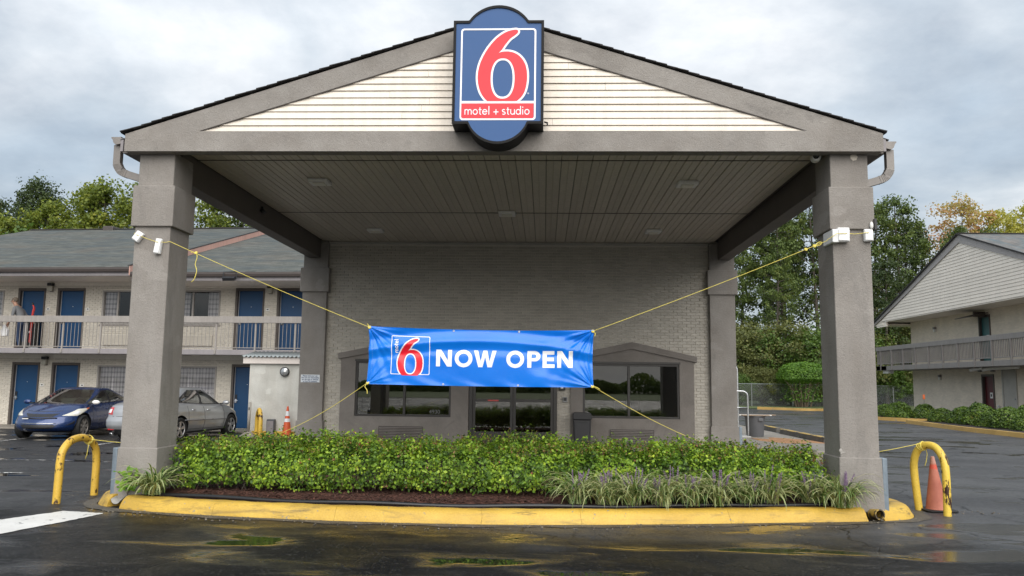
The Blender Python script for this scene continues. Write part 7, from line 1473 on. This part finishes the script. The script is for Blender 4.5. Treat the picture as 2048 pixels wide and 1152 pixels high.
# ------------------------------------------------------------------ trees and shrubs
LM = {
 'bright': leaf_mat('bright_green_leaves', [(0, (0.055, 0.085, 0.018)), (0.4, (0.13, 0.175, 0.028)), (0.75, (0.23, 0.275, 0.04)), (0.96, (0.33, 0.33, 0.055)), (1, (0.40, 0.28, 0.06))], 0.6, 0.35, (0.5, 0.4)),
 'mid': leaf_mat('green_leaves', [(0, (0.035, 0.06, 0.02)), (0.45, (0.09, 0.135, 0.034)), (0.8, (0.155, 0.205, 0.05)), (1, (0.24, 0.25, 0.07))], 0.6, 0.3, (0.45, 0.45)),
 'dark': leaf_mat('dark_green_leaves', [(0, (0.022, 0.036, 0.015)), (0.5, (0.05, 0.08, 0.026)), (1, (0.10, 0.13, 0.04))], 0.6, 0.28, (0.5, 0.4)),
 'olive': leaf_mat('olive_leaves', [(0, (0.05, 0.06, 0.02)), (0.5, (0.13, 0.15, 0.045)), (1, (0.22, 0.22, 0.075))], 0.65, 0.3, (0.5, 0.4)),
 'orange': leaf_mat('autumn_orange_leaves', [(0, (0.20, 0.21, 0.06)), (0.35, (0.42, 0.35, 0.11)), (0.62, (0.50, 0.31, 0.16)), (1, (0.50, 0.25, 0.19))], 0.6, 0.35, (0.28, 0.6)),
 'yellow': leaf_mat('autumn_yellow_leaves', [(0, (0.20, 0.23, 0.05)), (0.5, (0.44, 0.43, 0.09)), (1, (0.60, 0.52, 0.16))], 0.6, 0.4, (0.3, 0.4)),
 'shrub': leaf_mat('shrub_leaves', [(0, (0.035, 0.065, 0.016)), (0.5, (0.085, 0.155, 0.028)), (1, (0.17, 0.25, 0.05))], 0.5, 0.3, (1.2, 0.4)),
 'azalea': leaf_mat('azalea_leaves', [(0, (0.022, 0.045, 0.012)), (0.45, (0.07, 0.13, 0.02)), (0.8, (0.15, 0.235, 0.03)), (0.95, (0.22, 0.27, 0.04)), (1, (0.22, 0.10, 0.035))], 0.45, 0.25, (2.2, 0.4)),
}
def tree_meshes(seed, H, crown0, rad, nclump, nleaf, lsize, kind, shape='broad', trunk_r=0.16, multi=1, mat=None):
    """tapered trunk with limbs that end in leaf clumps; height H, foliage from crown0 up"""
    r = np.random.default_rng(seed); mb = MB(); tips = []
    for st in range(multi):
        ph = r.uniform(0, 6.28, 4); ox, oy = (r.uniform(-.25, .25), r.uniform(-.25, .25)) if multi > 1 else (0, 0)
        path = [Vector((ox + 0.03 * H * math.sin(2.2 * t + ph[0]) * t + (ox * 3 * t if multi > 1 else 0), oy + 0.03 * H * math.sin(1.9 * t + ph[1]) * t + (oy * 3 * t if multi > 1 else 0), H * 0.93 * t - 0.1)) for t in np.linspace(0, 1, 12)]
        mb.tube(path, [trunk_r / multi ** .5 * (1 - 0.9 * t) * (1.35 if t == 0 else 1) for t in np.linspace(0, 1, 12)], 8)
        n = nclump // multi
        for i in range(n):
            t = crown0 + (1 - crown0) * ((i + r.random()) / n) ** (0.8 if shape != 'cone' else 1.1); k = min(int(t * 11), 10); f = t * 11 - k; b = path[k].lerp(path[k + 1], f)
            s = (t - crown0) / (1 - crown0)
            env = {'broad': max(0.18, math.sin(math.pi * min(0.97, s * 0.86 + 0.16)) ** 0.7), 'tall': max(0.2, math.sin(math.pi * min(.98, s * 0.8 + 0.18)) ** 0.6), 'cone': 1.05 - s}[shape]
            a = i * 2.4 + r.uniform(-.5, .5); q = rad * env * r.uniform(0.45, 1.08) if s < 0.95 else rad * 0.12; rise = q * r.uniform(0.1, 0.65) if shape != 'cone' else -q * .15
            tip = b + Vector((math.cos(a) * q, math.sin(a) * q, rise)); tip.z = min(tip.z, H); mid = b.lerp(tip, 0.5) + Vector((r.normal(0, .12), r.normal(0, .12), -0.06 * q))
            w = trunk_r * 0.32 * (1 - 0.7 * t); mb.tube([b, mid, tip], [w, w * .65, w * .22], 5, False); tips.append((tip, q)); 
            if q > rad * .5: tips.append((mid.lerp(tip, 0.3) + Vector((r.normal(0, .3), r.normal(0, .3), r.uniform(0, .4))), q * .8))
    P, Nn = [], []; per = max(6, nleaf // len(tips))
    for tip, q in tips:
        cr = rad * r.uniform(0.13, 0.30); n = int(per * r.uniform(0.6, 1.4)); d = r.normal(0, 1, (n, 3)); d /= np.linalg.norm(d, axis=1)[:, None]; rr = cr * r.uniform(0.25, 1.0, n) ** 0.6
        sub = r.normal(0, cr * .28, (5, 3))[r.integers(0, 5, n)]
        P.append(np.array(tip) + d * rr[:, None] * np.array([1.05, 1.05, .78]) + sub); nn = d.copy(); nn[:, 2] += 0.35; Nn.append(nn)
    P, Nn = np.vstack(P), np.vstack(Nn); keep = P[:, 2] > 0.1; v, f = leaf_quads(P[keep], Nn[keep], lsize, r, 0.75, 0.46, 0.1, 0.3)
    return mb.mesh('trunk', m_bark, True), np_mesh('crown', v, f, mat or LM[kind])
TV = {
 'poplar_a': tree_meshes(1, 16, 0.22, 2.5, 90, 13000, 0.18, 'bright', 'tall', 0.17), 'poplar_b': tree_meshes(2, 15, 0.18, 2.7, 90, 13000, 0.185, 'bright', 'tall', 0.16), 'poplar_c': tree_meshes(15, 15.5, 0.2, 2.2, 84, 12000, 0.175, 'bright', 'tall', 0.16),
 'oak': tree_meshes(3, 16, 0.25, 3.3, 110, 24000, 0.15, 'dark', 'broad', 0.28),
 'gum_a': tree_meshes(4, 16.5, 0.36, 2.4, 50, 7400, 0.18, 'mid', 'tall', 0.22), 'gum_b': tree_meshes(5, 17, 0.42, 2.1, 42, 6000, 0.18, 'mid', 'tall', 0.2), 'gum_c': tree_meshes(16, 15.5, 0.34, 2.7, 52, 8200, 0.18, 'mid', 'broad', 0.2),
 'dark_a': tree_meshes(6, 15, 0.38, 2.3, 42, 6200, 0.17, 'dark', 'tall', 0.22), 'pine': tree_meshes(7, 15.5, 0.28, 2.3, 70, 9500, 0.15, 'dark', 'cone', 0.18),
 'maple': tree_meshes(8, 16.5, 0.28, 2.9, 70, 8000, 0.18, 'orange', 'tall', 0.16), 'yel': tree_meshes(9, 16, 0.28, 2.6, 70, 9000, 0.18, 'yellow', 'tall', 0.15),
 'und_a': tree_meshes(10, 6.2, 0.05, 2.9, 64, 9500, 0.15, 'shrub', 'broad', 0.08, 3), 'und_b': tree_meshes(11, 5.4, 0.05, 2.7, 60, 9000, 0.145, 'olive', 'broad', 0.08, 3), 'und_c': tree_meshes(12, 7.0, 0.06, 2.7, 60, 9500, 0.15, 'olive', 'tall', 0.08, 3),
}
def plant(kind, nm, label, cat, x, y, h, grp, rz=None, wide=1.0):
    tr, cr = TV[kind]; H0 = max(v.co.z for v in cr.vertices); s = h / H0
    t = thing(nm, label, cat, (x, y, gz(x, y)), random.uniform(0, 6.28) if rz is None else rz, grp); t.scale = (s * wide, s * wide, s); link('trunk' if 'shrub' not in nm else 'stems', tr, t); link('crown' if 'shrub' not in nm else 'foliage', cr, t); return t
G1 = 'trees behind the left motel wing'
LT_ = [('poplar_b', -42.5, 46, 13.8, 'bright green tree at the left edge behind the motel roof'), ('dark_a', -40.2, 47, 15.2, 'thin dark topped tree left of the big rounded tree behind the motel roof'), ('oak', -37.3, 46, 16.9, 'big dark rounded tree standing above its neighbours behind the motel roof'),
       ('poplar_b', -34.9, 44, 14.6, 'bright green tree closing the gap right of the big dark rounded tree'), ('poplar_c', -40.0, 44, 13.4, 'bright green tree closing the gap left of the big dark rounded tree'), ('poplar_a', -36.0, 42, 13.0, 'slim bright tree in front of the big dark rounded tree'), ('poplar_c', -32.6, 44.5, 15.8, 'tall bright green tree, second right of the big dark rounded tree'), ('poplar_b', -30.6, 44, 16.2, 'bright yellowish green tree between the big dark tree and the canopy column'), ('poplar_a', -28.4, 44.5, 16.0, 'bright green tree next left of the canopy column'),
       ('poplar_c', -26.2, 44, 16.3, 'tall bright green tree touching the left canopy column'), ('poplar_a', -23.2, 45, 15.4, 'green tree showing right of the left canopy column, the leftmost there'), ('gum_a', -20.6, 45, 15.0, 'green tree between the left column and the rear column, the middle one'), ('poplar_b', -18.0, 45, 14.4, 'green tree above the pinkish gable edge'), ('gum_c', -15.4, 46, 14.0, 'green tree hidden mostly by the canopy beam behind the motel roof'),
       ('und_c', -39.5, 40.5, 12.6, 'low yellow green tree over the motel ridge at the far left'), ('und_a', -33.8, 40.5, 12.2, 'low bushy tree over the motel ridge below the big dark tree'), ('und_c', -29.0, 40.5, 12.4, 'low bushy tree over the motel ridge left of the column'), ('und_a', -44.5, 41, 12.0, 'low bushy tree beyond the left end of the motel ridge')]
for k, x, y, h, lb in LT_: plant(k, 'tree', lb, 'tree', x, y, h, G1)
G2 = 'trees behind the chain link fence'
RT_ = [('gum_a', 16.0, 57, 16.0, 'tree touching the right rear column, leftmost of the fence line woods'), ('gum_c', 18.2, 61, 18.2, 'tall tree under the right canopy beam, second from the rear column'), ('gum_b', 20.0, 56, 18.0, 'slender tall tree between the rear column and the front right column'), ('dark_a', 21.7, 60, 18.6, 'dark tall tree close left of the front right column'), ('gum_a', 23.6, 57, 18.5, 'tall green tree hidden partly by the front right column'),
       ('gum_c', 26.2, 58, 17.0, 'tree showing just left of the right column capital'), ('gum_b', 28.3, 57, 17.4, 'tall narrow green tree just right of the front right column'), ('gum_a', 30.6, 57, 17.9, 'tallest green tree right of the front right column'), ('pine', 32.0, 59, 16.4, 'dark pointed conifer left of the orange tree'), ('pine', 33.6, 60, 15.9, 'second dark conifer below the orange tree'),
       ('gum_c', 34.0, 54, 14.8, 'green tree leaning over the left slope of the right gable'), ('gum_a', 35.3, 53, 14.4, 'green tree behind the peak of the right gable'), ('maple', 37.6, 60, 18.6, 'tree turning orange and red above the right gable'), ('yel', 40.4, 60, 17.2, 'yellow green tree just right of the orange tree'), ('yel', 43.2, 60, 18.4, 'yellow autumn tree second from the right picture edge'), ('yel', 46.0, 61, 18.2, 'yellow autumn tree at the right edge of the picture'), ('poplar_a', 49.0, 60, 17.5, 'yellow green tree beyond the right edge of the roof'),
       ('dark_a', 26.8, 52, 11.5, 'shorter dark tree low behind the front right column'), ('gum_b', 31.2, 51, 12.5, 'shorter dark green tree left of the right gable eave'), ('gum_a', 18.8, 53, 12.5, 'shorter leafy tree low beside the right rear column'), ('dark_a', 22.6, 64, 17.4, 'dark tree deep in the woods between the columns')]
for k, x, y, h, lb in RT_: plant(k, 'tree', lb, 'tree', x, y, h, G2, wide=0.88 if k.startswith('gum') else 1)
G3 = 'understory shrubs along the fence'
US_ = [('und_b', 15.0, 49.5, 6.0, 'olive shrub beside the luggage cart, against the rear column'), ('und_a', 17.2, 50.5, 6.0, 'dark green tall shrub behind the clipped tree'), ('und_c', 19.4, 51, 6.8, 'tall green shrub above the clipped tree'), ('und_a', 21.4, 50, 6.2, 'green shrub right of the clipped tree'), ('und_b', 23.6, 51.5, 6.4, 'olive shrub hidden partly by the front right column'),
       ('und_a', 25.8, 53.0, 7.0, 'green shrub just right of the front right column'), ('und_c', 27.6, 54, 8.4, 'tall shrub under the balcony corner'), ('und_b', 29.4, 54.5, 7.2, 'olive shrub behind the balcony corner'), ('und_a', 31.4, 55, 7.5, 'green shrub behind the gable eave'), ('und_c', 15.6, 53.5, 7.0, 'tall shrub rising behind the olive one at the rear column'), ('und_b', 20.4, 47.6, 3.0, 'low scrub under the fence right of the clipped tree'), ('und_b', 16.2, 47.6, 3.0, 'low scrub under the fence left of the clipped tree'),
       ('und_a', 26.8, 52.3, 3.4, 'low scrub behind the fence left of the right motel block'), ('und_b', 13.2, 47.5, 3.0, 'low scrub behind the luggage cart'), ('und_a', 28.2, 53.2, 3.2, 'low scrub behind the fence at the motel block corner'), ('und_a', 17.8, 47.6, 2.6, 'low green scrub directly behind the stems of the clipped tree'), ('und_a', 14.6, 46.9, 2.4, 'low green scrub behind the left end of the fence'), ('und_b', 23.0, 49.0, 3.2, 'low scrub along the fence behind the front right column')]
for k, x, y, h, lb in US_: plant(k, 'shrub', lb, 'shrub', x, y, h, G3, wide=1.15)
# woods farther back, one mass
r = np.random.default_rng(77); n = 16000; x = r.uniform(10, 60, n); top = 3.4 + 1.0 * np.sin(x * 0.55) + 0.8 * np.sin(x * 1.7); z = r.random(n) ** 0.8 * top; y = 68 + r.uniform(-2.5, 2.5, n)
v, f = leaf_quads(np.stack([x, y, z + 0.3], 1), np.tile([0.0, -1, 0.4], (n, 1)), 0.42, r, 0.8); struct(link('far_woods', np_mesh('far_woods', v, f, LM['dark'])), 'stuff')
# woods across the road behind the viewer (mirrored in the lobby glass)
r = np.random.default_rng(78); n = 60000; x = r.uniform(-75, 75, n); x = x * 1.6; top = 1.7 + 0.35 * np.sin(x * 0.25) + 0.4 * np.sin(x * 0.8) + 1.9 * np.exp(-((x - 17) / 3) ** 2); z = r.random(n) ** 0.8 * top; y = -110 + r.uniform(-2.5, 2.5, n)
v, f = leaf_quads(np.stack([x, y, z + 0.1], 1), np.tile([0.0, 1, 0.4], (n, 1)), 0.42, r, 0.8); struct(link('roadside_woods', np_mesh('roadside_woods', v, f, LM['mid'])), 'stuff')
# clipped umbrella tree by the fence
def clipped():
    t = thing('clipped_tree', 'bright green clipped umbrella shaped tree with many bare stems by the fence', 'tree', (18.35, 45.2, gz(18, 45))); r = np.random.default_rng(21); mb = MB(); 
    for i in range(26):
        a = i * 2.4; q = r.uniform(0.15, 0.5); e = r.uniform(0.6, 1.5); mb.tube([(math.cos(a) * q, math.sin(a) * q, -.05), (math.cos(a) * q * 1.6, math.sin(a) * q * 1.6, .9), (math.cos(a) * e, math.sin(a) * e, 1.9)], [.045, .035, .015], 5, False)
    mb.build('trunk', M('pale_bark', (0.22, 0.17, 0.12), 0.9, 0.2, 4), t, smooth=True); n = 9000; d = r.normal(0, 1, (n, 3)); d /= np.linalg.norm(d, axis=1)[:, None]; w = hash_noise(4)(d * 3, 1.0)[:, None] * 0.07 + hash_noise(6)(d * 8, 1.0)[:, None] * 0.05; q = (1 + w) * (1 - np.abs(r.normal(0, .06, n)))[:, None]
    dz = np.where(d[:, 2] > 0, d[:, 2], d[:, 2] * 0.35); P = np.stack([d[:, 0] * 1.75, d[:, 1] * 1.75, 2.0 + np.maximum(dz, 0) ** 0.85 * 1.15 + np.minimum(dz, 0)], 1) * np.array([1, 1, 1]); P[:, :2] *= q; P[:, 2] = 2.05 + (P[:, 2] - 2.05) * q[:, 0]; nn = d.copy(); nn[:, 2] += .3; nb = 1500; a_ = r.uniform(0, 6.283, nb); q_ = r.uniform(0.3, 1.5, nb); P2 = np.stack([np.cos(a_) * q_, np.sin(a_) * q_, 0.4 + r.random(nb) * (0.5 + 0.75 * q_)], 1); P = np.vstack([P, P2]); nn = np.vstack([nn, P2])
    v, f = leaf_quads(P, nn / np.linalg.norm(nn, axis=1)[:, None], 0.10, r, 0.5); link('crown', np_mesh('crown', v, f, leaf_mat('clipped_leaves', [(0, (0.04, 0.09, 0.012)), (0.5, (0.10, 0.21, 0.022)), (1, (0.19, 0.33, 0.04))], 0.5, 0.3, (1.5, 0.4))), t)
    # lower sprays on the stems
clipped()
# azaleas
def azalea_meshes(seed):
    r = np.random.default_rng(seed); n = 3400; d = r.normal(0, 1, (n, 3)); d /= np.linalg.norm(d, axis=1)[:, None]; d[:, 2] = np.abs(d[:, 2]) * 0.98 - 0.12; w = hash_noise(seed)(d * 2.6, 1.0) * 0.12 + hash_noise(seed + 1)(d * 7, 1.0) * .06; q = (1 + w) * (1 - np.abs(r.normal(0, .08, n)))
    P = d * q[:, None] * np.array([.78, .78, .82]); P[:, 2] += .14; P = P[P[:, 2] > 0.02]; nn = P.copy(); nn[:, 2] += .2; v, f = leaf_quads(P, nn / np.linalg.norm(nn, axis=1)[:, None], 0.085, r, 0.6); mb = MB()
    for i in range(9): a = i * 2.4; mb.tube([(0.08 * math.cos(a), .08 * math.sin(a), -.03), (.45 * math.cos(a), .45 * math.sin(a), .55)], [.02, .006], 5, False)
    v2 = []
    return np_mesh('foliage', v, f, LM['azalea']), mb.mesh('stems', m_bark)
AZ = [azalea_meshes(s) for s in (31, 33, 35)]
AZL = [((16.9, 28.6), 1.0, 'rounded shrub nearest the front right column, far end of the bed'), ((16.8, 26.9), 1.1, 'rounded reddish green shrub second from the far end of the bed'), ((18.0, 27.0), 0.95, 'rounded shrub below the wall corner of the right motel block'), ((17.0, 23.3), 0.95, 'rounded shrub at the bend of the yellow kerb'), ((17.1, 21.9), 1.0, 'rounded shrub left of the large one below the blank wall'), ((17.2, 20.7), 1.22, 'largest rounded shrub, below the blank ground floor wall'), ((16.9, 19.5), 0.9, 'small rounded shrub right of the largest one'),
       ((16.9, 18.35), 1.12, 'rounded shrub below the dark red door, nearer the kerb'), ((17.9, 18.6), 1.2, 'rounded shrub under the dark red door, nearer the wall'), ((16.8, 17.0), 0.95, 'rounded shrub with reddish tips left of the last one'), ((17.2, 16.1), 1.0, 'rounded shrub below the white door at the right edge')]
for i, ((x, y), s, lb) in enumerate(AZL):
    t = thing('azalea', lb, 'shrub', (x, y, gz(x, y) + 0.05), i * 1.7, 'rounded shrubs by the right motel block'); s *= 0.72; t.scale = (s, s, s * (0.95 + 0.1 * (i % 3))); a, b = AZ[i % 3]; link('foliage', a, t); link('stems', b, t)['kind'] = 'stuff'
# chain link fence
def chain():
    s = NT('chain_link_wire'); sz = s.node('ShaderNodeSeparateXYZ'); s.link(s.co(), sz.inputs[0]); s.set(col=(0.42, 0.44, 0.44), metal=0.6, rough=0.45); return s.m
fn = thing('chain_link_fence', 'grey chain link fence along the far edge of the lot before the woods', 'fence', (12.0, 44.6, gz(12, 44)))
FP = [(12.0, 44.8), (15.0, 45.8), (18.0, 46.4), (21.0, 47.2), (24.0, 49.2), (27.0, 51.3), (30.0, 53.0)]; m_wire = chain(); mbw = MB()
for i, ((x0, y0), (x1, y1)) in enumerate(zip(FP[:-1], FP[1:])):
    L_ = Vector((x1 - x0, y1 - y0, 0)); ln = L_.length; u = L_ / ln; o0 = Vector((x0 - 12.0, y0 - 44.6, 0))
    mb = MB(); mb.tube([o0, o0 + Vector((0, 0, 1.62))], 0.035, 8); mb.build('post', m_steel, fn); mb = MB(); mb.tube([o0 + Vector((0, 0, 1.56)), o0 + L_ + Vector((0, 0, 1.56))], 0.022, 6); mb.build('top_rail', m_steel, fn)
    d = 0.085; k = -1.55
    while k < ln:
        for sg in (1, -1):
            a, b = (k, 0.03), (k + 1.52, 1.55); a_, b_ = max(0, a[0]), min(ln, b[0])
            if b_ > a_:
                za_, zb_ = 0.03 + (a_ - a[0]), 0.03 + (b_ - a[0])
                if sg < 0: za_, zb_ = 1.58 - za_, 1.58 - zb_
                p, q = o0 + u * a_ + Vector((0, 0, za_)), o0 + u * b_ + Vector((0, 0, zb_)); w_ = u * 0.0022 + Vector((0, 0, -0.0022 * sg)); yo = Vector((0, 0.003 * sg, 0)); mbw.add([p - w_ + yo, q - w_ + yo, q + w_ + yo, p + w_ + yo], [(0, 1, 2, 3)])
        k += d
o = mbw.build('wire_mesh', m_wire, fn, fixn=False); o['kind'] = 'stuff'
om = thing('marker', 'tiny orange marker stake among the shrubs near the wall corner', 'marker', (18.3, 27.6, gz(18, 27))); mb = MB(); mb.box(-.05, .05, -.02, .02, .9, 1.12); mb.build('flag', M('orange_flag', (0.7, 0.16, 0.05), 0.6), om, bevel=0.01); mb = MB(); mb.tube([(0, 0, 0), (0, 0, .92)], .008, 5); mb.build('stake', m_black, om)
# litter and grit on the asphalt near the planter
r = np.random.default_rng(5); mb = MB()
for i in range(420):
    t = r.random(); x = r.uniform(-6.3, 6.8); y = float(np.interp(x, KP[KP[:, 1] < .9][:, 0], KP[KP[:, 1] < .9][:, 1])) - abs(r.normal(0, .16)) - 0.01; s = r.uniform(.003, .011); mb.box(x - s, x + s, y - s, y + s, .1, .1 + s, Matrix.Rotation(r.uniform(0, 3), 3, 'Z'))
struct(mb.build('grit', M('grit', (0.15, 0.13, 0.10), 0.9, 0.4, 20, piece=0.5), fixn=False), 'stuff')
